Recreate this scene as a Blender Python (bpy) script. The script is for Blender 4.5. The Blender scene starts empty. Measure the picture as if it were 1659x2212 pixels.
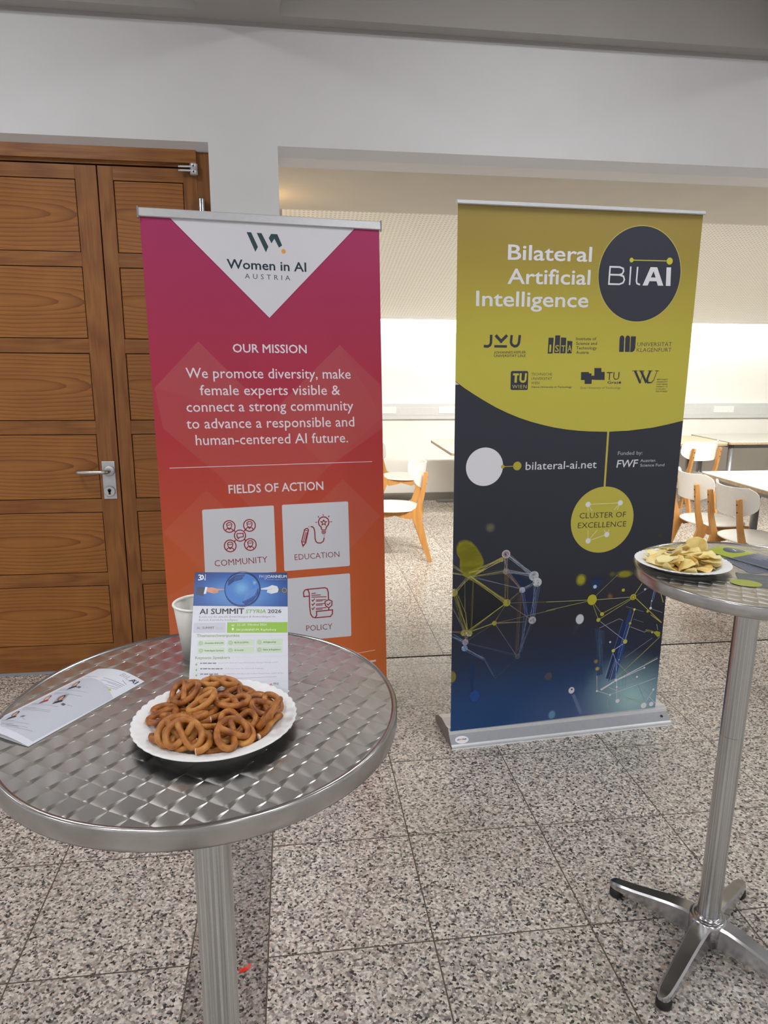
import bpy, bmesh, math, random
from mathutils import Vector, Matrix, Euler
from mathutils.geometry import tessellate_polygon
PI = math.pi
sc = bpy.context.scene
COL = sc.collection
random.seed(7)

# ------------------------------------------------------------------ camera, world, exposure, lights
CAM = Vector((0, 0, 1.6))
F_PX, PITCH, ROLL, YAW = 1508.73, .223973, .0080926, .130768
cam = bpy.data.cameras.new('camera')
cam.sensor_fit = 'VERTICAL'; cam.sensor_height = 24.0
cam.lens = 24.0 * F_PX / 2212.0
cam.clip_start = .02; cam.clip_end = 60
camo = bpy.data.objects.new('camera', cam); COL.objects.link(camo)
fw = Vector((math.sin(YAW), math.cos(YAW), 0)); rt = Vector((math.cos(YAW), -math.sin(YAW), 0)); up = Vector((0, 0, 1))
f2 = fw*math.cos(PITCH) - up*math.sin(PITCH); u2 = up*math.cos(PITCH) + fw*math.sin(PITCH)
r3 = rt*math.cos(ROLL) + u2*math.sin(ROLL); u3 = u2*math.cos(ROLL) - rt*math.sin(ROLL)
camo.matrix_world = Matrix(((r3.x, u3.x, -f2.x, CAM.x), (r3.y, u3.y, -f2.y, CAM.y), (r3.z, u3.z, -f2.z, CAM.z), (0, 0, 0, 1)))
sc.camera = camo

world = bpy.data.worlds.new('world'); sc.world = world; world.use_nodes = True
world.node_tree.nodes['Background'].inputs[0].default_value = (.75, .8, .9, 1)
world.node_tree.nodes['Background'].inputs[1].default_value = .2
sc.view_settings.view_transform = 'Standard'; sc.view_settings.look = 'None'
sc.view_settings.gamma = 1; sc.view_settings.use_curve_mapping = False
sc.view_settings.exposure = EXPOSURE = 0.0
sc.cycles.use_denoising = True
sc.cycles.max_bounces = 7; sc.cycles.diffuse_bounces = 4; sc.cycles.glossy_bounces = 4
sc.cycles.sample_clamp_indirect = 6
sc.cycles.caustics_reflective = False; sc.cycles.caustics_refractive = False

COFFER_W = 12.6; WASH_W = 340.0; BACK_W = 118.0; WARM_W = 2.2
def area(name, loc, rot, sx, sy, watts, color=(1, 1, 1), spread=PI):
    l = bpy.data.lights.new(name, 'AREA'); l.shape = 'RECTANGLE'; l.size = sx; l.size_y = sy
    l.energy = watts; l.color = color; l.spread = spread
    o = bpy.data.objects.new(name, l); COL.objects.link(o); o.location = loc; o.rotation_euler = rot
    return o
BAY_X = (-3.99, -1.46, 1.09, 3.64); BAY_Y = (2.02, -.53, -3.08)
for bx in BAY_X:
    for by in BAY_Y:
        area('coffer_light', (bx, by, 3.265), (0, 0, 0), .34, .34, COFFER_W * (1.0 if by > 0 else 1.45), (.96, .98, 1))
# linear wall washer tucked behind the lower edge of the perforated panel
area('wall_washer_light', (2.9, 7.39, 1.985), (math.radians(6), 0, 0), 6.0, .08, WASH_W, (1, .985, .95))
# added fill light, unseen behind the lintel, brightens back wall and chairs
area('added_back_room_fill', (2.9, 3.68, 2.46), (math.radians(47), 0, 0), 6.0, .12, BACK_W, (1, .96, .89), math.radians(94))
wl = bpy.data.lights.new('warm_wall_light', 'POINT'); wl.energy = WARM_W; wl.color = (1, .62, .22); wl.shadow_soft_size = .05
wo = bpy.data.objects.new('warm_wall_light', wl); COL.objects.link(wo); wo.location = (-.19, 4.55, 2.36)

# ------------------------------------------------------------------ colour and material helpers
def lin(c):
    return c/12.92 if c <= .04045 else ((c+.055)/1.055)**2.4
def hx(h, k=1.0):
    h = h.lstrip('#')
    return tuple(min(.92, lin(int(h[i:i+2], 16)/255)*k) for i in (0, 2, 4))
def new_mat(name):
    m = bpy.data.materials.new(name); m.use_nodes = True
    nt = m.node_tree
    return m, nt, nt.nodes['Principled BSDF']
def simple(name, color, rough=.5, metal=0.0, noise=0.0, nscale=40.0, coat=0.0, spec=None, bump=0.0):
    m, nt, b = new_mat(name)
    b.inputs['Roughness'].default_value = rough; b.inputs['Metallic'].default_value = metal
    if spec is not None: b.inputs['Specular IOR Level'].default_value = spec
    b.inputs['Coat Weight'].default_value = coat
    c = (*color, 1)
    tc = nt.nodes.new('ShaderNodeTexCoord')
    n = nt.nodes.new('ShaderNodeTexNoise'); n.inputs['Scale'].default_value = nscale; n.inputs['Detail'].default_value = 4
    nt.links.new(tc.outputs['Object'], n.inputs['Vector'])
    r = nt.nodes.new('ShaderNodeMapRange'); r.inputs[1].default_value = .3; r.inputs[2].default_value = .7
    r.inputs[3].default_value = 1-noise; r.inputs[4].default_value = 1+noise
    nt.links.new(n.outputs['Fac'], r.inputs[0])
    mx = nt.nodes.new('ShaderNodeVectorMath'); mx.operation = 'SCALE'; mx.inputs[0].default_value = color
    nt.links.new(r.outputs[0], mx.inputs['Scale'])
    nt.links.new(mx.outputs[0], b.inputs['Base Color'])
    if bump:
        bp = nt.nodes.new('ShaderNodeBump'); bp.inputs['Strength'].default_value = bump; bp.inputs['Distance'].default_value = .002
        nt.links.new(n.outputs['Fac'], bp.inputs['Height']); nt.links.new(bp.outputs[0], b.inputs['Normal'])
    return m
class NB:
    """tiny node-building helper"""
    def __init__(s, nt): s.nt = nt
    def n(s, t, **kw):
        x = s.nt.nodes.new(t)
        for k, v in kw.items(): setattr(x, k, v)
        return x
    def put(s, sock, v):
        if hasattr(v, 'links'): s.nt.links.new(v, sock)
        else: sock.default_value = v
    def m(s, op, a, b=0.0, c=0.0):
        x = s.n('ShaderNodeMath', operation=op)
        s.put(x.inputs[0], a); s.put(x.inputs[1], b); s.put(x.inputs[2], c)
        return x.outputs[0]
    def mix(s, f, a, b, blend='MIX'):
        x = s.n('ShaderNodeMix', data_type='RGBA', blend_type=blend)
        s.put(x.inputs[0], f); s.put(x.inputs[6], a if hasattr(a, 'links') else (*a, 1)); s.put(x.inputs[7], b if hasattr(b, 'links') else (*b, 1))
        return x.outputs[2]
    def noise(s, vec, scale, detail=2.0, rough=.5):
        x = s.n('ShaderNodeTexNoise'); s.nt.links.new(vec, x.inputs['Vector'])
        x.inputs['Scale'].default_value = scale; x.inputs['Detail'].default_value = detail; x.inputs['Roughness'].default_value = rough
        return x
    def ramp(s, f, stops, interp='LINEAR'):
        x = s.n('ShaderNodeValToRGB'); x.color_ramp.interpolation = interp
        e = x.color_ramp.elements
        while len(e) < len(stops): e.new(.5)
        for q, (p, c) in zip(e, stops):
            q.position = p; q.color = (*c, 1)
        s.put(x.inputs[0], f)
        return x.outputs[0]

def granite(name, joints, tone, tint, grout, stain=0.0, rough=.22):
    m, nt, b = new_mat(name); q = NB(nt)
    pos = q.n('ShaderNodeTexCoord').outputs['Object']
    sep = q.n('ShaderNodeSeparateXYZ'); nt.links.new(pos, sep.inputs[0]); X, Y = sep.outputs[0], sep.outputs[1]
    ox, sx, oy, sy, band = joints
    if band:
        left = q.m('LESS_THAN', X, (band[0]+band[1])/2)
        shift = q.m('MULTIPLY', left, band[1]-band[0])
        Xs = q.m('ADD', X, shift)
        inband = q.m('MULTIPLY', q.m('GREATER_THAN', X, band[0]), q.m('LESS_THAN', X, band[1]))
    else:
        Xs = X; inband = 0.0
    ux = q.m('DIVIDE', q.m('SUBTRACT', Xs, ox), sx); uy = q.m('DIVIDE', q.m('SUBTRACT', Y, oy), sy)
    def dist(u, s):
        f = q.m('FRACT', u); return q.m('MULTIPLY', q.m('MINIMUM', f, q.m('SUBTRACT', 1.0, f)), s)
    dx = dist(ux, sx); dy = dist(uy, sy)
    if band:
        dxb = q.m('MINIMUM', q.m('ABSOLUTE', q.m('SUBTRACT', X, band[0])), q.m('ABSOLUTE', q.m('SUBTRACT', X, band[1])))
        dx = q.m('ADD', q.m('MULTIPLY', dx, q.m('SUBTRACT', 1.0, inband)), q.m('MULTIPLY', dxb, inband))
        dy = q.m('ADD', dy, inband)
    joint = q.m('LESS_THAN', q.m('MINIMUM', dx, dy), .0021)
    cell = q.n('ShaderNodeCombineXYZ'); q.put(cell.inputs[0], q.m('FLOOR', ux)); q.put(cell.inputs[1], q.m('FLOOR', uy))
    wn = q.n('ShaderNodeTexWhiteNoise'); wn.noise_dimensions = '3D'; nt.links.new(cell.outputs[0], wn.inputs['Vector'])
    # mineral grains
    warp = q.noise(pos, 90, 2)
    add = q.n('ShaderNodeVectorMath', operation='MULTIPLY_ADD'); nt.links.new(warp.outputs['Color'], add.inputs[0])
    add.inputs[1].default_value = (.008, .008, .008); nt.links.new(pos, add.inputs[2])
    v1 = q.n('ShaderNodeTexVoronoi'); v1.inputs['Scale'].default_value = 160; nt.links.new(add.outputs[0], v1.inputs['Vector'])
    s1 = q.n('ShaderNodeSeparateColor'); nt.links.new(v1.outputs['Color'], s1.inputs[0])
    cl = q.noise(pos, 60, 3, .6)
    val = q.m('ADD', q.m('MULTIPLY', s1.outputs[0], .72), q.m('MULTIPLY', cl.outputs['Fac'], .38))
    t = tone
    grain = q.ramp(val, [(0, (.018*t, .018*t, .02*t)), (.25, (.05*t, .05*t, .052*t)), (.31, (.15*t, .145*t, .145*t)), (.43, (.27*t, .255*t, .245*t)), (.57, (.43*t, .41*t, .385*t)), (.75, (.58*t, .545*t, .51*t)), (.96, (.74*t, .71*t, .67*t))])
    grain = q.mix(q.m('MULTIPLY', q.m('GREATER_THAN', s1.outputs[1], .82), .5), grain, (.42*t, .33*t, .28*t))
    tile = q.m('ADD', .90, q.m('MULTIPLY', wn.outputs['Value'], .2))
    if band:
        tile = q.m('MULTIPLY', tile, q.m('SUBTRACT', 1.0, q.m('MULTIPLY', inband, .42)))
    sv = q.n('ShaderNodeVectorMath', operation='SCALE'); nt.links.new(grain, sv.inputs[0]); nt.links.new(tile, sv.inputs['Scale'])
    c = q.mix(1.0, sv.outputs[0], tint, 'MULTIPLY')
    if stain:
        # old brownish traffic stains, strongest on the tile row in front of the yellow banner
        big = q.noise(pos, 1.7, 3)
        def bump_(v, c0, w): return q.m('MAXIMUM', 0.0, q.m('SUBTRACT', 1.0, q.m('ABSOLUTE', q.m('DIVIDE', q.m('SUBTRACT', v, c0), w))))
        pat = q.m('MULTIPLY', bump_(X, .52, .33), bump_(Y, 2.12, .38))
        f = q.m('ADD', q.m('MULTIPLY', pat, stain*1.5), q.m('MULTIPLY', q.m('MAXIMUM', 0.0, q.m('SUBTRACT', big.outputs['Fac'], .5)), stain*2.0))
        c = q.mix(f, c, (.20, .14, .07))
    c = q.mix(joint, c, grout)
    nt.links.new(c, b.inputs['Base Color'])
    b.inputs['Roughness'].default_value = rough
    q.put(b.inputs['Roughness'], q.m('ADD', rough, q.m('MULTIPLY', joint, .5)))
    return m

def wood(name, axis, c1, c2, rough=.38, cathedral=0.0, scale=1.0):
    """planed timber: grain runs along `axis` (0 x, 1 y, 2 z)"""
    m, nt, b = new_mat(name); q = NB(nt)
    pos = q.n('ShaderNodeTexCoord').outputs['Object']
    def stretched(across, along):
        mp = q.n('ShaderNodeMapping'); nt.links.new(pos, mp.inputs[0])
        s = [across*scale]*3; s[axis] = along*scale; mp.inputs['Scale'].default_value = s; return mp.outputs[0]
    broad = q.noise(stretched(2.6, .9), 1.0, 2, .5)
    mid = q.noise(stretched(38, 1.6), 1.0, 3, .55)
    fine = q.noise(stretched(300, 5), 1.0, 2, .5)
    tone = q.noise(stretched(3.0, 7.0), 1.0, 2, .5)
    if cathedral:
        # growth rings cut at a slant: nested arches about a line through the middle of the board
        mp = q.n('ShaderNodeMapping'); nt.links.new(pos, mp.inputs[0]); s = [1, 1, 1]; s[axis] = .16; mp.inputs['Scale'].default_value = s
        sep = q.n('ShaderNodeSeparateXYZ'); nt.links.new(mp.outputs[0], sep.inputs[0])
        oth = 2 if axis == 0 else 0
        a_, c_ = sep.outputs[axis], sep.outputs[oth]
        d = q.m('SQRT', q.m('ADD', q.m('MULTIPLY', a_, a_), q.m('ADD', q.m('MULTIPLY', c_, c_), .0006)))
        rr = q.m('ADD', q.m('MULTIPLY', d, 58.0), q.m('ADD', q.m('MULTIPLY', broad.outputs['Fac'], 7.0), q.m('MULTIPLY', mid.outputs['Fac'], .5)))
    else:
        rr = q.m('ADD', q.m('MULTIPLY', broad.outputs['Fac'], 9.0), q.m('MULTIPLY', mid.outputs['Fac'], 2.2))
    ring = q.m('POWER', q.m('FRACT', rr), 3.0) if cathedral else q.m('ABSOLUTE', q.m('SUBTRACT', q.m('MULTIPLY', q.m('FRACT', rr), 2.0), 1.0))
    f = q.m('ADD', q.m('MULTIPLY', q.m('SUBTRACT', 1.0, ring), .30 if cathedral else .16), q.m('ADD', q.m('MULTIPLY', mid.outputs['Fac'], .25), q.m('ADD', q.m('MULTIPLY', fine.outputs['Fac'], .22), q.m('MULTIPLY', tone.outputs['Fac'], .20))))
    c = q.ramp(f, [(.30, c1), (.80, c2)])
    nt.links.new(c, b.inputs['Base Color']); b.inputs['Roughness'].default_value = rough
    bp = q.n('ShaderNodeBump'); bp.inputs['Strength'].default_value = .10; bp.inputs['Distance'].default_value = .001
    nt.links.new(fine.outputs['Fac'], bp.inputs['Height']); nt.links.new(bp.outputs[0], b.inputs['Normal'])
    return m

def swirl_steel(name, rot, size):
    """engine-turned stainless steel: rows of overlapping discs, each brushed in circles round its own centre"""
    m, nt, b = new_mat(name); q = NB(nt)
    pos = q.n('ShaderNodeTexCoord').outputs['Object']
    mp = q.n('ShaderNodeMapping'); nt.links.new(pos, mp.inputs[0]); mp.inputs['Rotation'].default_value = (0, 0, rot)
    mp.inputs['Scale'].default_value = (1/size, 1/size, 1)
    wv = q.noise(pos, 14, 1)
    sep = q.n('ShaderNodeSeparateXYZ'); nt.links.new(mp.outputs[0], sep.inputs[0])
    sx = q.m('ADD', sep.outputs[0], q.m('MULTIPLY', wv.outputs['Fac'], .12)); sy = sep.outputs[1]
    # the disc stamped last covers its neighbours: each lozenge shows the quarter next to its disc centre
    bow = q.m('MULTIPLY', q.m('SINE', q.m('MULTIPLY', sx, PI)), .0)
    ix = q.m('FLOOR', sx); iy = q.m('FLOOR', sy)
    u = q.m('ADD', q.m('FRACT', sx), .10); v = q.m('ADD', q.m('FRACT', sy), .10)
    ca, sa = math.cos(-rot), math.sin(-rot)
    tx, ty = q.m('MULTIPLY', v, -1.0), u
    cx = q.m('ADD', q.m('MULTIPLY', tx, ca), q.m('MULTIPLY', ty, -sa)); cy = q.m('ADD', q.m('MULTIPLY', tx, sa), q.m('MULTIPLY', ty, ca))
    t = q.n('ShaderNodeCombineXYZ'); q.put(t.inputs[0], cx); q.put(t.inputs[1], cy); q.put(t.inputs[2], 0.0)
    nrm = q.n('ShaderNodeVectorMath', operation='NORMALIZE'); nt.links.new(t.outputs[0], nrm.inputs[0])
    nt.links.new(nrm.outputs[0], b.inputs['Tangent'])
    rad = q.m('SQRT', q.m('ADD', q.m('MULTIPLY', u, u), q.m('MULTIPLY', v, v)))
    cell = q.n('ShaderNodeCombineXYZ'); q.put(cell.inputs[0], ix); q.put(cell.inputs[1], iy)
    wn = q.n('ShaderNodeTexWhiteNoise'); nt.links.new(cell.outputs[0], wn.inputs['Vector'])
    wob = q.noise(pos, 9, 2)
    # where a later disc cuts an earlier one it leaves a raised burr, wide at one end of the lozenge and fading to a point
    u0 = q.m('SUBTRACT', u, .10); v0 = q.m('SUBTRACT', v, .10)
    wedge = q.m('MAXIMUM', 0.0, q.m('SUBTRACT', 1.0, q.m('DIVIDE', v0, q.m('ADD', .02, q.m('MULTIPLY', .30, q.m('SUBTRACT', 1.0, u0))))))
    h = q.m('ADD', q.m('MULTIPLY', wedge, SWIRL_DEPTH), q.m('ADD', q.m('MULTIPLY', q.m('MULTIPLY', u, v), .22), q.m('MULTIPLY', wob.outputs['Fac'], .6)))
    bp = q.n('ShaderNodeBump'); bp.inputs['Strength'].default_value = .6; bp.inputs['Distance'].default_value = .0016
    nt.links.new(h, bp.inputs['Height']); nt.links.new(bp.outputs[0], b.inputs['Normal'])
    dirt = q.noise(pos, 28, 4)
    q.put(b.inputs['Roughness'], q.m('ADD', .21, q.m('MULTIPLY', dirt.outputs['Fac'], .08)))
    b.inputs['Metallic'].default_value = 1.0
    b.inputs['Anisotropic'].default_value = .9
    val = q.m('ADD', .72, q.m('MULTIPLY', wn.outputs['Value'], .10))
    cc = q.n('ShaderNodeCombineColor'); q.put(cc.inputs[0], val); q.put(cc.inputs[1], q.m('MULTIPLY', val, .985)); q.put(cc.inputs[2], q.m('MULTIPLY', val, .955))
    nt.links.new(cc.outputs[0], b.inputs['Base Color'])
    return m
SWIRL_DEPTH = -.85

def print_mat(name, rough=.5, sheen=0.0, spec=.35):
    """printed sheet: ink colours come from the colour attribute of the artwork"""
    m, nt, b = new_mat(name); q = NB(nt)
    a = q.n('ShaderNodeVertexColor'); a.layer_name = 'ink'
    nz = q.noise(q.n('ShaderNodeTexCoord').outputs['Object'], 900, 1)
    f = q.m('ADD', .93, q.m('MULTIPLY', nz.outputs['Fac'], .14))
    s = q.n('ShaderNodeVectorMath', operation='SCALE'); nt.links.new(a.outputs['Color'], s.inputs[0]); nt.links.new(f, s.inputs['Scale'])
    nt.links.new(s.outputs[0], b.inputs['Base Color']); nt.links.new(a.outputs['Alpha'], b.inputs['Alpha'])
    b.inputs['Roughness'].default_value = rough; b.inputs['Specular IOR Level'].default_value = spec
    return m

# ------------------------------------------------------------------ mesh helpers
class MB:
    def __init__(s): s.v = []; s.f = []; s.mi = []; s.sm = []
    def add(s, vs, fs, mi=0, smooth=False, M=None):
        o = len(s.v)
        for p in vs:
            p = Vector(p)
            s.v.append(tuple(M @ p) if M is not None else tuple(p))
        for f in fs: s.f.append(tuple(i+o for i in f)); s.mi.append(mi); s.sm.append(smooth)
        return s
    def box(s, x0, x1, y0, y1, z0, z1, mi=0, M=None, bevel=0.0):
        if bevel:
            bm = bmesh.new(); bmesh.ops.create_cube(bm, size=1)
            for v in bm.verts: v.co = Vector(((x0+x1)/2 + v.co.x*(x1-x0), (y0+y1)/2 + v.co.y*(y1-y0), (z0+z1)/2 + v.co.z*(z1-z0)))
            bmesh.ops.bevel(bm, geom=bm.edges[:] , offset=bevel, segments=2, affect='EDGES', profile=.6)
            s.bm(bm, mi, M); return s
        vs = [(x, y, z) for z in (z0, z1) for y in (y0, y1) for x in (x0, x1)]
        return s.add(vs, [(0, 2, 3, 1), (4, 5, 7, 6), (0, 1, 5, 4), (2, 6, 7, 3), (0, 4, 6, 2), (1, 3, 7, 5)], mi, False, M)
    def bm(s, bm, mi=0, M=None, smooth=False):
        bm.verts.index_update()
        s.add([v.co.copy() for v in bm.verts], [[v.index for v in f.verts] for f in bm.faces], mi, smooth, M); bm.free(); return s
    def lathe(s, prof, n=32, mi=0, M=None, smooth=True, cap0=True, cap1=True, wave=None):
        vs = []; fs = []
        for (r, z) in prof:
            for k in range(n):
                a = 2*PI*k/n; rr = r; zz = z
                if wave: rr, zz = wave(r, z, a)
                vs.append((rr*math.cos(a), rr*math.sin(a), zz))
        for i in range(len(prof)-1):
            for k in range(n):
                a, b = i*n+k, i*n+(k+1) % n
                fs.append((a, b, b+n, a+n))
        s.add(vs, fs, mi, smooth, M)
        o = len(s.v) - len(vs)
        if cap0 and prof[0][0] > 1e-6: s.f.append(tuple(o+k for k in reversed(range(n)))); s.mi.append(mi); s.sm.append(False)
        if cap1 and prof[-1][0] > 1e-6: s.f.append(tuple(o+(len(prof)-1)*n+k for k in range(n))); s.mi.append(mi); s.sm.append(False)
        return s
    def tube(s, pts, r, n=10, mi=0, M=None, smooth=True, caps=True, sq=1.0):
        P = [Vector(p) for p in pts]; m = len(P)
        R = r if isinstance(r, (list, tuple)) else [r]*m
        T = [(P[min(i+1, m-1)]-P[max(i-1, 0)]).normalized() for i in range(m)]
        a = Vector((0, 0, 1)) if abs(T[0].z) < .9 else Vector((1, 0, 0))
        N = (a - T[0]*a.dot(T[0])).normalized(); vs = []; fs = []
        for i in range(m):
            N = (N - T[i]*N.dot(T[i])).normalized(); B = T[i].cross(N)
            for k in range(n):
                t = 2*PI*k/n
                vs.append(P[i] + N*(math.cos(t)*R[i]*sq) + B*(math.sin(t)*R[i]))
        for i in range(m-1):
            for k in range(n):
                x, y = i*n+k, i*n+(k+1) % n
                fs.append((x, y, y+n, x+n))
        if caps: fs.append(tuple(reversed(range(n)))); fs.append(tuple((m-1)*n+k for k in range(n)))
        return s.add(vs, fs, mi, smooth, M)
    def prism(s, poly, d0, d1, plane='xz', mi=0, M=None):
        """extrude a 2-D outline; plane xz extrudes along y, xy along z, yz along x"""
        n = len(poly)
        def p3(p, d): return {'xz': (p[0], d, p[1]), 'xy': (p[0], p[1], d), 'yz': (d, p[0], p[1])}[plane]
        vs = [p3(p, d0) for p in poly] + [p3(p, d1) for p in poly]
        tri = tessellate_polygon([[Vector((p[0], p[1], 0)) for p in poly]])
        fs = [tuple(t) for t in tri] + [tuple(i+n for i in reversed(t)) for t in tri]
        fs += [(i, (i+1) % n, (i+1) % n+n, i+n) for i in range(n)]
        return s.add(vs, fs, mi, False, M)
    def build(s, name, mats, parent=None, sharp=None):
        me = bpy.data.meshes.new(name); me.from_pydata(s.v, [], s.f)
        for m in (mats if isinstance(mats, (list, tuple)) else [mats]): me.materials.append(m)
        me.polygons.foreach_set('material_index', s.mi); me.polygons.foreach_set('use_smooth', s.sm)
        bm = bmesh.new(); bm.from_mesh(me); bmesh.ops.recalc_face_normals(bm, faces=bm.faces[:])
        bm.to_mesh(me); bm.free(); me.update()
        if sharp: me.set_sharp_from_angle(angle=sharp)
        o = bpy.data.objects.new(name, me); COL.objects.link(o)
        if parent: o.parent = parent
        return o
def tag(o, label=None, cat=None, group=None, kind=None):
    if label: o['label'] = label
    if cat: o['category'] = cat
    if group: o['group'] = group
    if kind: o['kind'] = kind
    return o
def empty(name, loc, rz=0.0):
    o = bpy.data.objects.new(name, None); COL.objects.link(o); o.location = loc; o.rotation_euler = (0, 0, rz)
    o.empty_display_size = .05
    return o
def dup(o, parent=None):
    c = o.copy(); COL.objects.link(c); c.parent = parent
    for ch in o.children: dup(ch, c)
    return c
def struct(o, label=None):
    o['kind'] = 'structure'
    if label: o['label'] = label
    return o

# ------------------------------------------------------------------ printed artwork
class Art:
    """printed sheet: polygons, strokes, discs and lettering laid on one panel, each with its ink colour"""
    def __init__(s, origin, U, V, N, k): s.o = Vector(origin); s.U = Vector(U); s.V = Vector(V); s.N = Vector(N); s.k = k; s.v = []; s.f = []; s.c = []; s.bx = []; s.bend = None; s.clip = None
    def P(s, u, v, l):
        p = s.o + s.U*(u*.001) + s.V*(v*.001) + s.N*(l*.00003)
        return s.bend(u, v, p) if s.bend else p
    def lay(s, pts):
        # one film thickness above whatever this mark overlaps
        us = [p[0] for p in pts]; vs = [p[1] for p in pts]
        b = (min(us), max(us), min(vs), max(vs)); l = 2
        for c in s.bx:
            if c[4] >= l and b[0] < c[1] and b[1] > c[0] and b[2] < c[3] and b[3] > c[2]: l = c[4]+1
        if l > 46: l = 24 + (l*7) % 23
        s.bx.append((*b, l)); return l
    def col(s, c): return hx(c, s.k) if isinstance(c, str) else c
    def raw(s, pts, faces, cols, l=None):
        l = s.lay(pts) if l is None else l
        o = len(s.v)
        if s.bend: pts, faces, cols = s.split(pts, faces, cols)
        if s.clip: pts = [(min(max(u, 0), s.clip[0]), min(v, s.clip[1])) for u, v in pts]
        s.v += [s.P(u, v, l) for u, v in pts]; s.c += cols; s.f += [tuple(i+o for i in f) for f in faces]
    def split(s, pts, faces, cols, mx=9.0):
        # marks on a curved sheet are cut small enough to follow its curve
        pts = list(pts); cols = list(cols); todo = []; out = []
        for f in faces: todo += [(f[0], f[i], f[i+1]) for i in range(1, len(f)-1)]
        while todo:
            f = todo.pop(); e = [math.dist(pts[f[i]], pts[f[(i+1) % 3]]) for i in range(3)]
            i = e.index(max(e))
            if e[i] < mx: out.append(f); continue
            a, b, c = f[i], f[(i+1) % 3], f[(i+2) % 3]
            pts.append(tuple((x+y)/2 for x, y in zip(pts[a], pts[b]))); cols.append(tuple((x+y)/2 for x, y in zip(cols[a], cols[b])))
            m = len(pts)-1; todo += [(a, m, c), (m, b, c)]
        return pts, out, cols
    def poly(s, c, a, pts):
        tri = tessellate_polygon([[Vector((p[0], p[1], 0)) for p in pts]])
        s.raw(pts, tri, [(*s.col(c), a)]*len(pts))
    def disc(s, c, a, u, v, r, r2=None, soft=0.0, n=28):
        r2 = r2 or r; C = s.col(c)
        pts = [(u, v)]; cols = [(*C, a)]; fs = []
        rings = [(1.0, a)] if not soft else [(1-soft, a), (1-soft*.5, a*.5), (1.0, 0.0)]
        for q, aa in rings:
            pts += [(u+r*q*math.cos(2*PI*k/n), v+r2*q*math.sin(2*PI*k/n)) for k in range(n)]; cols += [(*C, aa)]*n
        fs = [(0, 1+k, 1+(k+1) % n) for k in range(n)]
        for j in range(len(rings)-1):
            fs += [(1+j*n+k, 1+(j+1)*n+k, 1+(j+1)*n+(k+1) % n, 1+j*n+(k+1) % n) for k in range(n)]
        s.raw(pts, fs, cols)
    def line(s, c, a, w, pts, l=None):
        if isinstance(w, (int, float)): w = [w]*len(pts)
        P = [Vector(p) for p in pts]; m = len(P); out = []
        for i in range(m):
            d1 = (P[i]-P[i-1]).normalized() if i else None; d2 = (P[i+1]-P[i]).normalized() if i < m-1 else None
            d = ((d1 or d2)+(d2 or d1)); d = d.normalized() if d.length > 1e-6 else (d1 or d2)
            nn = Vector((-d.y, d.x)); q = 1.0
            if d1 and d2: q = 1/max(.45, nn.dot(Vector((-d1.y, d1.x))))
            out += [tuple(P[i]+nn*(w[i]/2*q)), tuple(P[i]-nn*(w[i]/2*q))]
        s.raw(out, [(2*i, 2*i+1, 2*i+3, 2*i+2) for i in range(m-1)], [(*s.col(c), a)]*len(out), l)
    def ring(s, c, a, w, u, v, r, r2=None, n=24, t0=0.0, t1=2*PI):
        r2 = r2 or r
        s.line(c, a, w, [(u+r*math.cos(t0+(t1-t0)*k/n), v+r2*math.sin(t0+(t1-t0)*k/n)) for k in range(n+1)])
    def grid(s, us, vs, fn, l=None):
        pts = [(u, v) for v in vs for u in us]; n = len(us)
        s.raw(pts, [(j*n+i, j*n+i+1, (j+1)*n+i+1, (j+1)*n+i) for j in range(len(vs)-1) for i in range(n-1)], [fn(u, v) for u, v in pts], l)
    def text(s, t, c, u0, v0, u1, v1, h, wgt=0.0, shear=0.0, track=1.0, a=1.0, res=2):
        cu = bpy.data.curves.new('lettering', 'FONT'); cu.body = t; cu.offset = min(0.0, wgt); cu.resolution_u = res; cu.space_character = track; cu.shear = shear
        ob = bpy.data.objects.new('lettering', cu); me = bpy.data.meshes.new_from_object(ob)
        xs = [v.co.x for v in me.vertices]
        x0, x1 = min(xs), max(xs); cap = .684
        e = Vector((u1-u0, v1-v0)); L = e.length; e = e/L; g = Vector((-e.y, e.x))
        kx = L/(x1-x0); ky = h/cap; C = (*s.col(c), a)
        fs = [tuple(p.vertices) for p in me.polygons]; lv = None
        # heavier weights: the outline is laid down several times round a small circle
        off = [(0, 0)] + ([(wgt*.62*math.cos(q*PI/3), wgt*.62*math.sin(q*PI/3)) for q in range(6)] if wgt > .003 else [])
        for dx, dy in off:
            pts = [tuple(Vector((u0, v0)) + e*((v.co.x-x0+dx)*kx) - g*((v.co.y+dy)*ky)) for v in me.vertices]
            if lv is None: lv = s.lay(pts)
            s.raw(pts, fs, [C]*len(pts), lv); lv += 1
        bpy.data.objects.remove(ob); bpy.data.curves.remove(cu); bpy.data.meshes.remove(me)
    def run(s, data):
        for d in data:
            getattr(s, d[0])(*d[1:])
    def slab(s, pts, back, c, th):
        """the sheet itself: front and back faces and edges from an outline"""
        n = len(pts); C = (*s.col(c), 1.0)
        o = len(s.v)
        s.v += [s.P(u, v, 0) for u, v in pts] + [s.P(u, v, 0) - s.N*th for u, v in pts]; s.c += [C]*n + [(*s.col(back), 1.0)]*n
        tri = tessellate_polygon([[Vector((p[0], p[1], 0)) for p in pts]])
        s.f += [tuple(i+o for i in t) for t in tri] + [tuple(i+o+n for i in reversed(t)) for t in tri]
        s.f += [(o+i, o+(i+1) % n, o+(i+1) % n+n, o+i+n) for i in range(n)]
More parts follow.
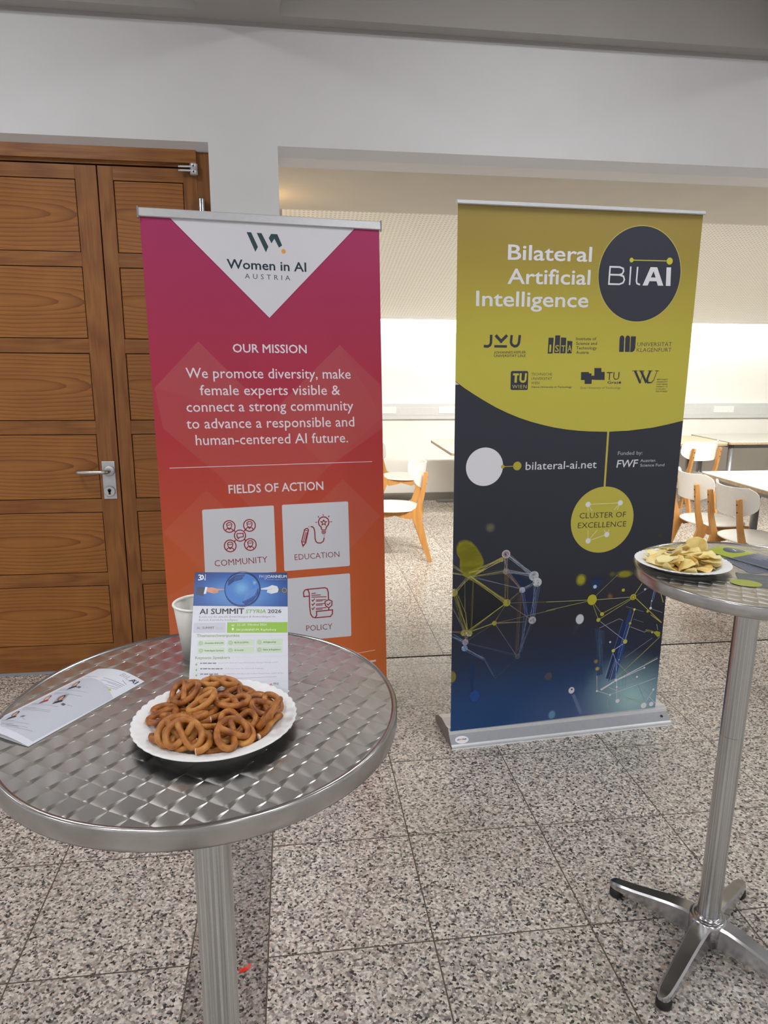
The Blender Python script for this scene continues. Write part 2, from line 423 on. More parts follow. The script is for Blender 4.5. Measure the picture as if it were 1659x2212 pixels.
    def build(s, name, mat, parent=None):
        off = Vector(parent.location) if parent else Vector()
        me = bpy.data.meshes.new(name); me.from_pydata([tuple(Vector(p)-off) for p in s.v], [], s.f)
        at = me.color_attributes.new('ink', 'FLOAT_COLOR', 'POINT')
        at.data.foreach_set('color', [x for c in s.c for x in c])
        me.materials.append(mat)
        o = bpy.data.objects.new(name, me); COL.objects.link(o)
        if parent: o.parent = parent
        return o
def lerp3(stops, t):
    for (a, ca), (b, cb) in zip(stops, stops[1:]):
        if t <= b:
            f = max(0, (t-a)/(b-a)); return tuple(x+(y-x)*f for x, y in zip(ca, cb))
    return stops[-1][1]

# ------------------------------------------------------------------ materials
M_WALL = simple('wall_paint', (.795, .80, .82), .85, noise=.015, nscale=6, bump=.02)
M_CEIL = simple('ceiling_paint', (.42, .405, .39), .9, noise=.02, nscale=5)
M_CEILB = simple('back_ceiling_paint', (.53, .49, .44), .9, noise=.02, nscale=5)
M_WALLB = simple('back_wall_paint', (.83, .82, .78), .8, noise=.015, nscale=6)
M_GREYTRIM = simple('grey_skirting', (.22, .20, .18), .5, noise=.05)
M_ALU = simple('brushed_aluminium', (.72, .73, .75), .32, 1.0, noise=.04, nscale=60)
M_ALUP = simple('anodised_aluminium', (.62, .63, .66), .42, .55, noise=.03, nscale=60)
M_ALUDK = simple('cut_aluminium', (.30, .28, .27), .5, .7, noise=.2, nscale=120)
M_STEELBR = simple('satin_steel', (.55, .54, .51), .33, 1.0, noise=.05, nscale=40)
M_STEEL = simple('polished_steel', (.60, .60, .61), .2, 1.0, noise=.04, nscale=30)
M_CAST = simple('cast_aluminium', (.50, .50, .52), .2, 1.0, noise=.06, nscale=25)
M_BAND = simple('steel_rim', (.46, .45, .44), .24, 1.0, noise=.12, nscale=30)
M_BLACK = simple('black_rubber', (.015, .015, .016), .5, noise=.1)
M_DARKGAP = simple('dark_gap', (.01, .008, .007), .9, noise=.1)
M_PAPER = simple('white_card', (.82, .82, .83), .75, noise=.02, nscale=90, bump=.04)
M_CUP = simple('cup_paper', (.90, .89, .83), .6, noise=.02, nscale=80)
M_DUCT = simple('duct_grey', (.60, .61, .61), .5, noise=.02)
M_SOCK = simple('socket_white', (.82, .82, .80), .4, noise=.02)
M_SEAT = simple('chair_white_lacquer', (.80, .78, .73), .35, noise=.02)
M_TOPW = simple('laminate_white', (.74, .76, .70), .3, noise=.02)
M_TOPY = simple('laminate_cream', (.78, .72, .52), .35, noise=.02)
M_PLY = simple('plywood_edge', (.42, .30, .18), .6, noise=.2, nscale=60)
M_LEG = simple('grey_steel_leg', (.26, .26, .265), .4, .5, noise=.05)
M_RED = simple('red_foil', (.72, .03, .02), .3, noise=.1)
M_LAMP, _nt, _b = new_mat('lamp_diffuser'); _b.inputs['Emission Color'].default_value = (1, .965, .93, 1); _b.inputs['Emission Strength'].default_value = 6
M_DOORV = wood('cherry_stile', 2, hx('#7E4A20'), hx('#B87E3E'))
M_DOORH = wood('cherry_rail', 0, hx('#7E4A1E'), hx('#BC823E'))
M_DOORP = wood('cherry_panel', 0, hx('#744016'), hx('#B27634'), cathedral=1.0)
M_BIRCH = wood('birch_leg', 2, hx('#B07A3E'), hx('#D3A263'), .4)
M_SWIRL = swirl_steel('swirled_steel', math.radians(-58), .0300)
M_PRINT = print_mat('printed_film', .55, spec=.3)
M_GLOSS = print_mat('printed_paper', .35, spec=.4)
M_GRAN = granite('granite_tiles', (-.096, .4576, 1.6032, .4392, (-.304, -.096)), 1.2, (1, .975, .945), (.09, .072, .05), .14, .22)
M_GRANB = granite('granite_tiles_back_room', (.79, .43, 3.889, .405, None), 1.1, (1, .97, .92), (.12, .10, .08), 0, .25)

# perforated acoustic panel
def perforated():
    m, nt, b = new_mat('perforated_panel'); q = NB(nt)
    uv = q.n('ShaderNodeTexCoord').outputs['Object']
    sep = q.n('ShaderNodeSeparateXYZ'); nt.links.new(uv, sep.inputs[0])
    v = q.m('DIVIDE', sep.outputs[1], .030); row = q.m('FLOOR', v)
    u = q.m('ADD', q.m('DIVIDE', sep.outputs[0], .030), q.m('MULTIPLY', q.m('MODULO', row, 2.0), .0))
    du = q.m('ABSOLUTE', q.m('SUBTRACT', q.m('FRACT', u), .5)); dv = q.m('ABSOLUTE', q.m('SUBTRACT', q.m('FRACT', v), .5))
    hole = q.m('MULTIPLY', q.m('LESS_THAN', du, .27), q.m('LESS_THAN', dv, .17))
    edge = q.m('MULTIPLY', q.m('GREATER_THAN', sep.outputs[0], .04), q.m('LESS_THAN', sep.outputs[1], 2.42))
    c = q.mix(q.m('MULTIPLY', hole, edge), (.90, .87, .81), (.58, .54, .48))
    nt.links.new(c, b.inputs['Base Color']); b.inputs['Roughness'].default_value = .7
    return m
M_PERF = perforated()

# ------------------------------------------------------------------ the setting
XL, XR, YN, YW, YF, ZC = -5.3, 5.0, -4.4, 3.40, 7.52, 2.96
YW2 = 3.56                                     # rear face of the partition wall
YT = 3.455                                     # floor seam under the partition
struct(MB().box(XL, XR, YN, YT, -.06, 0).build('floor', M_GRAN))
struct(MB().box(-.6, 7.0, YT+.004, YF+.1, -.06, 0).build('floor_back_room', M_GRANB))
struct(MB().box(-.6, 7.0, YT-.006, YT+.006, -.06, .0015).build('trim_1', M_DARKGAP))

# partition wall: pieces round the door and the wide opening, with chamfered heads
def head(mb, x0, x1, x0i, x1i, zf, zi, zs):
    """lintel over an opening: face above zf, chamfer back to zi, soffit to the rear face"""
    pts = [(YW, 3.05), (YW, zf), (YW+.045, zi), (YW2, zs), (YW2, 3.05)]
    mb.prism(pts, x0, x1, 'yz')
w = MB()
w.box(-.3405, -.040, YW, YW2, 0, 3.05)
head(w, -.040, XR, 0, 0, 2.487, 2.452, 2.440)
head(w, -2.12, -.3405, 0, 0, 2.490, 2.462, 2.462)
w.box(XL, -2.12, YW, YW2, 0, 3.05)
struct(w.build('wall_front', M_WALL))
# rear pieces close the view left of the opening
struct(MB().box(-.36, -.30, YW2, YF, 0, 2.7).build('wall_back_room_left', M_WALLB))
struct(MB().box(-.4, 7.0, YF, YF+.1, 0, 2.8).build('wall_back', M_WALLB))
struct(MB().box(6.9, 7.0, YW2, YF, 0, 2.8).build('wall_back_room_right', M_WALLB))
struct(MB().box(-.4, 7.0, YF-.018, YF, 0, .088, bevel=.003).build('baseboard_back', M_GREYTRIM))
struct(MB().box(XL-.1, XL, YN, YW, 0, 3.4).build('wall_left', M_WALL))
struct(MB().box(XR, XR+.1, YN, YW, 0, 3.4).build('wall_right', M_WALL))
struct(MB().box(XL, XR, YN-.1, YN, 0, 3.4).build('wall_rear', M_WALL))
# back room: flat ceiling, sloping perforated panel
struct(MB().box(-.4, 7.0, YW2, 5.0, 2.52, 2.60).build('ceiling_back_room', M_CEILB))
PY0, PZ0, PY1, PZ1 = 4.98, 2.521, 7.42, 1.955
ln = math.hypot(PY1-PY0, PZ1-PZ0)
pp = MB().box(0, 7.0, 0, ln, 0, .02).build('ceiling_perforated', M_PERF)
ang = math.atan2(PZ1-PZ0, PY1-PY0)
pp.location = (-.06, PY0, PZ0); pp.rotation_euler = (ang, 0, 0); struct(pp)
struct(MB().box(-.36, -.04, PY0, 7.4, 0, .02).build('ceiling_plain_strip', M_CEILB)).matrix_world = Matrix.Translation((0, PY0, PZ0)) @ Matrix.Rotation(ang, 4, 'X') @ Matrix.Translation((0, -PY0, 0))
struct(MB().box(-.06, 7.0, 7.405, 7.425, 1.94, 1.965, bevel=.002).build('trim_2', M_WALLB))

# coffered ceiling of the hall: ledge and beams at ZC, tapered coffers between them
def coffers():
    mb = MB(); d = .42; ins = .10
    xs = [XL-.1]
    for bx in BAY_X: xs += [bx-1.11, bx+1.11]
    xs.append(XR+.1)
    ys = [YN-.1]
    for by in reversed(BAY_Y): ys += [by-1.11, by+1.29 if by > 2 else by+1.11]
    ys.append(YW+.001)
    for j in range(len(ys)-1):
        for i in range(len(xs)-1):
            x0, x1, y0, y1 = xs[i], xs[i+1], ys[j], ys[j+1]
            if i % 2 == 1 and j % 2 == 1:
                a = [(x0, y0, ZC), (x1, y0, ZC), (x1, y1, ZC), (x0, y1, ZC)]
                b = [(x0+ins, y0+ins, ZC+d), (x1-ins, y0+ins, ZC+d), (x1-ins, y1-ins, ZC+d), (x0+ins, y1-ins, ZC+d)]
                mb.add(a+b, [(0, 1, 5, 4), (1, 2, 6, 5), (2, 3, 7, 6), (3, 0, 4, 7), (4, 5, 6, 7)])
            else:
                mb.add([(x0, y0, ZC), (x1, y0, ZC), (x1, y1, ZC), (x0, y1, ZC)], [(0, 1, 2, 3)])
    return mb
struct(coffers().build('ceiling', M_CEIL))
struct(MB().box(XL, XR, YW-.012, YW, ZC-.012, ZC, 0).build('trim_3', M_CEIL))
first = None
for bx in BAY_X:
    for by in BAY_Y:
        if first is None:
            first = empty('ceiling_lamp', (bx, by, 3.28))
            MB().box(-.30, .30, -.30, .30, 0, .10, bevel=.006).build('lamp_housing', M_ALUP, first)
            MB().box(-.27, .27, -.27, .27, -.006, .0).build('diffuser', M_LAMP, first)
            o = first
        else:
            o = dup(first); o.location = (bx, by, 3.28)
        tag(o, 'square white ceiling lamp set in a coffer above the hall', 'lamp', 'lamps in the ceiling coffers')

# ------------------------------------------------------------------ timber double door
YD = 3.46                                       # front face of the leaves
def door_leaf(name, x0, x1, px0, px1):
    root = empty(name, ((x0+x1)/2, YD, 0)); root['kind'] = 'structure'
    ox = (x0+x1)/2
    X = lambda x: x-ox
    zt = 2.392
    for k, (a, b) in enumerate(((x0, px0), (px1, x1))):
        MB().box(X(a), X(b), 0, .045, .012, zt, bevel=.0015).build('stile', M_DOORV, root)
    g = .0035
    rails = [(2.3346, zt), (1.968, 2.0291), (1.5882, 1.6522), (1.213, 1.2769), (.8355, .8991), (.4616, .5263), (.012, .1507)]
    for a, b in rails:
        MB().box(X(px0), X(px1), 0, .045, a, b, bevel=.0015).build('rail', M_DOORH, root)
    for (a, b), (c, d) in zip(rails, rails[1:]):
        p = MB().box(-(px1-px0)/2+g, (px1-px0)/2-g, .003, .035, -(a-d)/2+g, (a-d)/2-g, bevel=.001).build('panel', M_DOORP, root)
        p.location = (X((px0+px1)/2), 0, (a+d)/2)
    MB().box(X(x0)+.01, X(x1)-.01, .036, .04, .02, zt-.01).build('backing', M_DARKGAP, root)
    return root
d1 = door_leaf('door_1', -1.76, -.8335, -1.667, -.924)
d1['label'] = 'left leaf of the cherry timber double door with lever handle'
d2 = door_leaf('door_2', -.828, -.4005, -.7645, -.462)
d2['label'] = 'narrow right leaf of the cherry timber double door'
# lock plate, lever and cylinder on the left leaf
ox = d1.location.x
pl = MB().box(-.9106-ox, -.8505-ox, -.006, 0, .9, 1.084, bevel=.002).build('lock_plate', M_ALUP, d1)
MB().lathe([(.0255, 0), (.0255, -.008), (.022, -.011), (.013, -.012)], 28, M=Matrix.Translation((-.8765-ox, -.006, 1.0385)) @ Matrix.Rotation(-PI/2, 4, 'X')).build('rosette', M_ALUP, pl)
MB().lathe([(.0255, 0), (.0255, .007), (.023, .009)], 28, M=Matrix.Translation((-.8815-ox, -.006, .9385)) @ Matrix.Rotation(PI/2, 4, 'X')).build('cylinder_rosette', M_ALUP, pl)
kh = MB().lathe([(.0085, 0), (.0085, .0105)], 18, M=Matrix.Translation((-.8815-ox, -.0055, .944)) @ Matrix.Rotation(PI/2, 4, 'X'))
kh.box(-.8815-ox-.005, -.8815-ox+.005, -.016, -.006, .924, .944); kh.build('keyhole', M_BLACK, pl)
lev = [(-.8765, 0), (-.8765, -.03), (-.8775, -.043), (-.8815, -.052), (-.890, -.057), (-.905, -.058), (-.99, -.058), (-1.004, -.055), (-1.012, -.046), (-1.0155, -.034), (-1.0155, -.018)]
MB().tube([(x-ox, y, 1.0385) for x, y in lev], .0095, 14).build('lever_handle', M_STEELBR, pl)
# frame
fr = MB().box(-.4000, -.3405, YD-.002, YD+.08, 0, 2.462).box(-1.84, -1.762, YD-.002, YD+.08, 0, 2.462)
fr.build('trim_4', M_DOORV)['kind'] = 'structure'
struct(MB().box(-1.762, -.4000, YD-.022, YD+.08, 2.412, 2.466).box(-1.762, -.4000, YD-.004, YD+.08, 2.399, 2.412).build('trim_5', M_DOORH))
struct(MB().box(-2.12, -1.84, YD, YD+.05, 0, 2.462).build('trim_6', M_WALL))
struct(MB().box(-2.2, -.33, YD+.06, YD+.09, 0, 2.5).build('wall_behind_door', M_DARKGAP))
# pivot hinge clamp at the head of the right leaf
hg = empty('hinge_clamp', (-.4165, YD-.001, 2.386))
tag(hg, 'small grey pivot hinge clamp at the top corner of the timber door', 'hinge')
cl = MB().lathe([(.011, -.024), (.0165, -.021), (.0165, -.003), (.0150, -.002), (.0150, .002), (.0165, .003), (.0165, .021), (.014, .025)], 20, M=Matrix.Translation((.005, -.02, 0)))
cl.build('barrel', M_ALUP, hg)
for z in (-.0095, .0065):
    MB().prism([(-.058, -.003-.019), (-.054, .0055-.022), (.005, -.002-.008), (.005, -.034), (-.05, -.030), (-.058, -.026)], z, z+.006, 'xy').build('arm', M_ALUP, hg)
for z in (.012, -.012):
    MB().lathe([(.0035, 0), (.0035, .003)], 10, M=Matrix.Translation((.005, -.0365, z)) @ Matrix.Rotation(-PI/2, 4, 'X')).build('screw', M_BLACK, hg)
hg.scale = (1.05, 1.0, 1.0)
tb = empty('door_pull_tube', (-.384, YD-.03, 0))
tag(tb, 'upright steel tube beside the timber door frame, behind the pink banner', 'door pull')
MB().lathe([(.0125, .55), (.0152, .553), (.0152, 2.262), (.0125, 2.268)], 22).build('tube', M_STEEL, tb)
for z in (.7, 2.12):
    MB().box(-.008, .008, .008, .03, z-.008, z+.008).build('bracket', M_STEEL, tb)

# ------------------------------------------------------------------ high tables
def table_parts(root, R, top, rot, seam):
    prof = [(R-.004, -.030), (R-.0005, -.028), (R, -.024), (R, -.0035), (R-.0015, -.0008), (R-.004, 0), (R-.0065, -.0009), (R-.008, -.0028)]
    t = MB().lathe([(R-.008, -.0028), (R*.5, -.0024), (.0, -.0024)], 96, cap0=False, smooth=True).build('tabletop', M_SWIRL, root); t.location.z = top
    r = MB().lathe(prof, 96, cap0=False, cap1=False).build('rim_band', M_BAND, root); r.location.z = top
    u = MB().lathe([(R-.005, -.0285), (.0, -.0285)], 48, cap0=False).build('underside', M_BLACK, root); u.location.z = top
    MB().lathe([(.028, .085), (.0285, .09), *([(.0285, .65), (.0278, .6505), (.0278, .6525), (.0285, .653)] if seam else []), (.0285, top-.05), (.0285, top-.032)], 40).build('pole', M_POLE, root, sharp=math.radians(30))
    MB().lathe([(.030, top-.045), (.085, top-.042), (.095, top-.03)], 32).build('top_flange', M_CAST, root)
    MB().lathe([(.022, .03), (.047, .035), (.049, .09), (.047, .099), (.039, .103), (.034, .100), (.0335, .108), (.0292, .109)], 36).build('hub', M_CAST, root)
    for k in range(4):
        a = rot + k*PI/2
        L = root_leg(root); L.rotation_euler = (0, 0, a)
_leg = []
def root_leg(root):
    if not _leg:
        # arm seen from the side (x outward): arched spine, tapering in plan
        st = [(.030, .098, .036, .026), (.06, .097, .034, .024), (.10, .089, .034, .0225), (.15, .076, .033, .021), (.20, .062, .031, .0195), (.24, .053, .030, .0185), (.262, .049, .029, .0175), (.276, .045, .029, .0135), (.283, .041, .030, .006)]
        mb = MB(); vs = []; n = 0
        for x, zt, zb, hw in st:
            c = min(.0055, (zt-zb)*.3)
            ring = [(x, -hw, zb), (x, -hw*1.0, zt-c), (x, -hw+c*.9, zt), (x, hw-c*.9, zt), (x, hw, zt-c), (x, hw, zb)]
            n = len(ring); vs += ring
        fs = []
        for i in range(len(st)-1):
            for k in range(n):
                a, b = i*n+k, i*n+(k+1) % n; fs.append((a, b, b+n, a+n))
        fs.append(tuple(range(n))); fs.append(tuple((len(st)-1)*n+k for k in reversed(range(n))))
        mb.add(vs, fs, 0, True)
        leg = mb.build('leg', M_CAST, root, sharp=math.radians(38))
        MB().lathe([(.017, 0), (.020, .003), (.020, .020), (.016, .024), (.012, .033)], 22, M=Matrix.Translation((.262, 0, 0))).build('rubber_foot', M_BLACK, leg)
        _leg.append(leg); return leg
    return dup(_leg[0], root)
def pole_mat():
    m, nt, b = new_mat('drawn_aluminium_pole'); q = NB(nt)
    pos = q.n('ShaderNodeTexCoord').outputs['Object']
    sep = q.n('ShaderNodeSeparateXYZ'); nt.links.new(pos, sep.inputs[0])
    a = q.m('ARCTAN2', sep.outputs[1], sep.outputs[0])
    cv = q.n('ShaderNodeCombineXYZ'); q.put(cv.inputs[0], q.m('MULTIPLY', q.m('SINE', a), 3.2)); q.put(cv.inputs[1], q.m('MULTIPLY', q.m('COSINE', a), 3.2)); q.put(cv.inputs[2], q.m('MULTIPLY', sep.outputs[2], .25))
    n = q.noise(cv.outputs[0], 2.2, 3)
    c = q.ramp(n.outputs['Fac'], [(.3, (.36, .37, .37)), (.55, (.60, .61, .61)), (.75, (.72, .72, .73))])
    nt.links.new(c, b.inputs['Base Color']); b.inputs['Metallic'].default_value = 1; b.inputs['Roughness'].default_value = .27
    return m
M_POLE = pole_mat()
T1C, T1Z, T1R = (-.1358, .958), 1.1007, .281
T2C, T2Z, T2R = (1.105, 1.497), 1.0897, .276
t1 = empty('high_table', (*T1C, 0))
tag(t1, 'round steel bar table with a plate of pretzels on its swirled top', 'table', 'round steel bar tables')
table_parts(t1, T1R, T1Z, math.radians(12), False)
t2 = empty('high_table', (*T2C, 0))
tag(t2, 'round steel bar table with a plate of potato chips, four-footed base in view', 'table', 'round steel bar tables')
table_parts(t2, T2R, T2Z, math.radians(37.5), True)

# ------------------------------------------------------------------ roll-up banners
def banner_basis(TL, TR, BL):
    TL, TR, BL = Vector(TL), Vector(TR), Vector(BL)
    U = (TR-TL).normalized(); V = (BL-TL).normalized(); N = V.cross(U).normalized()
    if N.y > 0: N = -N
    return TL, U, V, N
def fr_box(mb, O, U, V, N, u0, u1, v0, v1, n0, n1, mi=0):
    vs = [O+U*u+V*v+N*n for n in (n0, n1) for v in (v0, v1) for u in (u0, u1)]
    mb.add(vs, [(0, 2, 3, 1), (4, 5, 7, 6), (0, 1, 5, 4), (2, 6, 7, 3), (0, 4, 6, 2), (1, 3, 7, 5)], mi)
B2 = ((.5797,2.5251,2.1025),(1.5323,2.6058,2.1107),(.6292,2.5911,.055),.956,2.0492)
B1 = ((-.5597,2.9319,2.0988),(.3667,3.0121,2.0885),(-.5235,2.8223,.065),.93,2.0371)
ART_PINK = [
('poly','#E8A090',.09,[(187.5,458),(9.7,642.1),(30.5,800.7),(227.5,985),(460.2,741.6)]),
('poly','#E8A090',.09,[(755,460.2),(924.6,622.8),(929.5,804),(689.2,969.2),(460.2,741.6)]),
('poly','#E8A090',.08,[(460.2,741.6),(227.5,985),(448.3,1231.4),(689.2,969.2)]),
('poly','#E8A090',.08,[(1.5,1225.3),(184.7,1053.1),(351.6,1237.9),(153.1,1398.9)]),
('poly','#E8A090',.09,[(751.4,1019.9),(914.5,1185.9),(731.6,1375.1),(577.3,1185.6)]),
('poly','#E8A090',.04,[(187.5,458),(344.6,624.5),(266.3,717.6),(9.7,642.1)]),
('poly','#E8A090',.04,[(460.2,741.6),(689.2,969.2),(930.3,754.9),(755,460.2)]),
('poly','#E8A090',.07,[(-8,1500.4),(171.9,1399.9),(333.8,1602.4),(148.8,1797.5),(-10.8,1764.2)]),
('line','#7A2048',1,1.73,[(102.9,-4.6),(471.5,362.4),(831.1,.2)]),
('poly','#CBCCD4',1,[(105.3,-5.9),(828.6,-.8),(471.6,360)]),
('poly','#30434E',1,[(396.8,35.9),(414.9,36.1),(438.5,89.4),(427.8,108.8)]),
('poly','#30434E',1,[(436.1,36.8),(454.9,36.9),(479.5,86.8),(468.7,108.6)]),
('poly','#30434E',1,[(482.2,54.3),(492,37.9),(516.6,37.8),(533.9,79.4),(521.2,88.3),(504.1,55.5),(492.3,73.8)]),
('disc','#DB9A3C',1,538.5,101.7,8.8,8.8,0,28),
('text','Women in AI','#22343F',315.6,175.7,626.2,175.6,34.74,.026,0,1,1,2),
('text','AUSTRIA','#3B4852',382.1,211.4,560.8,212,18.62,0,0,1.7,1,2),
('text','OUR MISSION','#D6D0DA',320.9,498.6,616.6,496.8,32.93,.02,0,1,1,2),
('text','We promote diversity, make','#D6D0DA',132.7,601.9,797.5,597.5,39.64,.006,0,1,1,2),
('text','female experts visible &','#D6D0DA',183,669.2,750.7,664.3,39.94,.006,0,1,1,2),
('text','connect a strong community','#D6D0DA',126.7,735.8,805.5,728.4,40.24,.006,0,1,1,2),
('text','to advance a responsible and','#D6D0DA',122.5,803.2,807.9,795.9,40.54,.006,0,1,1,2),
('text','human-centered AI future.','#D6D0DA',154.4,869.6,779.3,863.1,40.94,.006,0,1,1,2),
('line','#D6D0DA',1,2.22,[(44.8,961.5),(881.9,946.4)]),
('text','FIELDS OF ACTION','#D6D0DA',274.3,1071.1,667.6,1063.6,35.23,.02,0,1,1,2),
('poly','#C6C8D0',1,[(162,1142.9),(162.8,1139),(165.1,1136.6),(168.8,1135.7),(448.5,1126.1),(452.4,1126.8),(454.7,1129.1),(455.5,1133),(454.3,1406.8),(453.5,1410.9),(451,1413.5),(447.1,1414.4),(165,1420.2),(161.3,1419.5),(159,1417),(158.3,1413.1)]),
('poly','#C6C8D0',1,[(489.4,1131.6),(490.1,1127.6),(492.5,1125.1),(496.4,1124.2),(765.7,1117.1),(769.7,1117.8),(772.2,1120.2),(773,1124.2),(773.6,1395.2),(772.8,1399.4),(770.3,1402),(766.2,1403),(495.2,1412.5),(491.3,1411.9),(488.9,1409.4),(488.2,1405.4)]),
('poly','#C6C8D0',1,[(490.3,1454.4),(491.1,1450.2),(493.5,1447.6),(497.4,1446.6),(765.4,1436.3),(769.4,1437),(772,1439.5),(772.8,1443.6),(771.8,1716.7),(770.9,1721),(768.4,1723.7),(764.2,1724.7),(496.9,1730.2),(492.9,1729.4),(490.5,1726.9),(489.7,1722.7)]),
('poly','#C6C8D0',1,[(159.9,1464),(160.8,1460),(163.1,1457.4),(166.9,1456.6),(454.5,1449.3),(458.4,1450.1),(460.8,1452.5),(461.6,1456.6),(459.2,1728.2),(458.4,1732.4),(455.9,1735),(451.9,1735.8),(161,1736.2),(157.2,1735.4),(154.9,1732.9),(154.3,1728.7)]),
('line','#8C2832',1,5.53,[(290.8,1232),(283.7,1225.2)]),
('line','#8C2832',1,5.53,[(328.3,1231.2),(335.3,1224)]),
('line','#8C2832',1,5.53,[(290.7,1269.4),(283.5,1276.6)]),
('line','#8C2832',1,5.58,[(328,1268.1),(334.9,1274.9)]),
('ring','#8C2832',1,4.55,267.8,1209.9,23.9,24.9,24,0,6.28),
('ring','#8C2832',1,3.81,268,1207.5,9.6,10.1,10,0,3.14),
('line','#8C2832',1,3.92,[(258.3,1207.2),(257.6,1198.9),(264.2,1193.8),(274.4,1194.1),(279.1,1200.8),(277.6,1207.9)]),
('line','#8C2832',1,3.11,[(259.1,1203.7),(269.3,1204),(275.1,1201.9)]),
('line','#8C2832',1,3.92,[(252.1,1227.8),(254.7,1221.3),(262.8,1218.1),(267.1,1223),(271.9,1218.4),(279.7,1222.2),(281.7,1228.8)]),
('ring','#8C2832',1,4.56,351,1208,24.2,25.1,24,0,6.28),
('ring','#8C2832',1,3.8,351.1,1205.6,9.8,10.1,10,0,3.14),
('line','#8C2832',1,3.95,[(341.3,1205.3),(340.6,1196.9),(347.2,1191.7),(357.5,1192.1),(362.4,1198.8),(360.9,1205.9)]),
('line','#8C2832',1,3.16,[(342.1,1201.7),(352.4,1202.1),(358.3,1199.9)]),
('line','#8C2832',1,3.95,[(335.1,1226),(337.7,1219.5),(346,1216.2),(350.3,1221.1),(355.2,1216.5),(363.1,1220.3),(365,1227)]),
('ring','#8C2832',1,4.6,267.4,1292.8,24,25.2,24,0,6.28),
('ring','#8C2832',1,3.75,267.5,1290.5,9.7,10.1,10,0,3.14),
('line','#8C2832',1,3.92,[(257.8,1290.1),(257.1,1281.7),(263.7,1276.5),(274,1276.9),(278.8,1283.7),(277.2,1290.8)]),
('line','#8C2832',1,3.16,[(258.6,1286.5),(268.9,1286.9),(274.7,1284.7)]),
('line','#8C2832',1,3.95,[(251.6,1310.8),(254.2,1304.3),(262.4,1301),(266.7,1306),(271.5,1301.4),(279.3,1305.3),(281.3,1312)]),
('ring','#8C2832',1,4.6,350.4,1290.2,24.3,25.3,24,0,6.28),
('ring','#8C2832',1,3.85,350.5,1287.8,9.9,10.2,10,0,3.14),
('line','#8C2832',1,3.99,[(340.7,1287.4),(340,1278.9),(346.6,1273.8),(357,1274.2),(361.9,1281),(360.4,1288.1)]),
('line','#8C2832',1,3.16,[(341.5,1283.8),(351.9,1284.2),(357.8,1282)]),
('line','#8C2832',1,3.99,[(334.5,1308.2),(337.1,1301.7),(345.4,1298.4),(349.8,1303.4),(354.6,1298.8),(362.6,1302.7),(364.6,1309.5)]),
('ring','#8C2832',1,4.51,309.8,1250.2,22.9,23.9,24,0,6.28),
('line','#8C2832',1,3.95,[(297.6,1241.3),(322.9,1240.5),(323.3,1255.5),(308.2,1257.3),(301,1264.2),(301.4,1256.4),(297.4,1256.3),(297.6,1241.3)]),
('text','COMMUNITY','#7E3236',199.9,1378.9,419,1370.8,26.74,-.004,0,1,1,2),
('line','#8C2832',1,4.86,[(585.7,1231.1),(592.9,1228.9),(598.1,1235.2),(584.7,1290.9),(572.2,1306.4),(566.9,1286.6),(581.4,1234),(585.7,1231.1)]),
('line','#8C2832',1,3.24,[(581.3,1237),(596.1,1240.6)]),
('line','#8C2832',1,3.24,[(586.4,1244.5),(574,1288.1)]),
('line','#8C2832',1,3.27,[(592.3,1246),(580,1289.5)]),
('line','#8C2832',1,3.27,[(567.5,1286.6),(584.7,1290.9)]),
('poly','#8C2832',1,[(570.1,1297.7),(577.2,1299.2),(572.2,1306.4)]),
('line','#8C2832',1,4.9,[(607.5,1222.1),(615.8,1223),(621.6,1229.3),(624.7,1244.7),(624.9,1275.3),(628.1,1287.7),(636.3,1294.8),(649.5,1295.3),(660.6,1287.7),(664.8,1271.9)]),
('disc','#8C2832',1,600.3,1222.5,2.1,2.1,0,8),
('disc','#8C2832',1,664.4,1265.1,2.1,2.2,0,8),
('line','#8C2832',1,4.94,[(654.4,1236.6),(653,1226.1),(643.7,1214.8),(641.7,1201.3),(647.6,1188.1),(659.2,1181.8),(672.4,1182.2),(683,1190.5),(687.4,1204.1),(683.4,1217.4),(674.7,1226.9),(673.2,1236)]),
('line','#8C2832',1,4.09,[(653.8,1238.4),(673.7,1237.9)]),
('line','#8C2832',1,4.09,[(653.6,1244.5),(673.5,1244)]),
('line','#8C2832',1,4.09,[(653.4,1250.6),(673.3,1250.1)]),
('line','#8C2832',1,3.32,[(656.8,1255.6),(669.5,1255.5)]),
('line','#8C2832',1,4.09,[(664.8,1193.6),(667.8,1202),(676.6,1202.8),(669.5,1208.2),(671.5,1217),(664.3,1211.8),(656.7,1216.5),(659.2,1207.9),(652.6,1202),(661.4,1201.8),(664.8,1193.6)]),
('line','#8C2832',1,4.09,[(663.6,1176.5),(663.2,1170.4)]),
('line','#8C2832',1,4.09,[(644.7,1183.2),(640.7,1177.6)]),
('line','#8C2832',1,4.09,[(685.1,1183.2),(689.5,1177.3)]),
('line','#8C2832',1,4.05,[(635.1,1204.2),(629.6,1204.6)]),
('line','#8C2832',1,4.09,[(693.5,1203.6),(699.6,1203.2)]),
('text','EDUCATION','#7E3236',534.7,1366.2,728.6,1360,24.82,-.004,0,1,1,2),
('line','#8C2832',1,5.03,[(590.7,1529.8),(567.6,1531),(566.5,1511.5),(573.5,1501.2),(582.1,1499.2),(587.9,1504.5),(591.2,1516),(591.4,1579.1),(594,1611),(602,1625.5),(612.9,1629.4),(680.7,1628),(689.7,1617),(690.9,1597.9),(620,1601.2),(620.6,1619.1),(612.9,1629.4)]),
('line','#8C2832',1,4.99,[(580.9,1499.1),(660.2,1495.8),(669.8,1500.2),(674.3,1514.3),(675.1,1549.8)]),
('line','#8C2832',1,5.11,[(674.5,1587.3),(674.8,1598.2)]),
('line','#8C2832',1,3.77,[(600.8,1518.4),(619.7,1517.6)]),
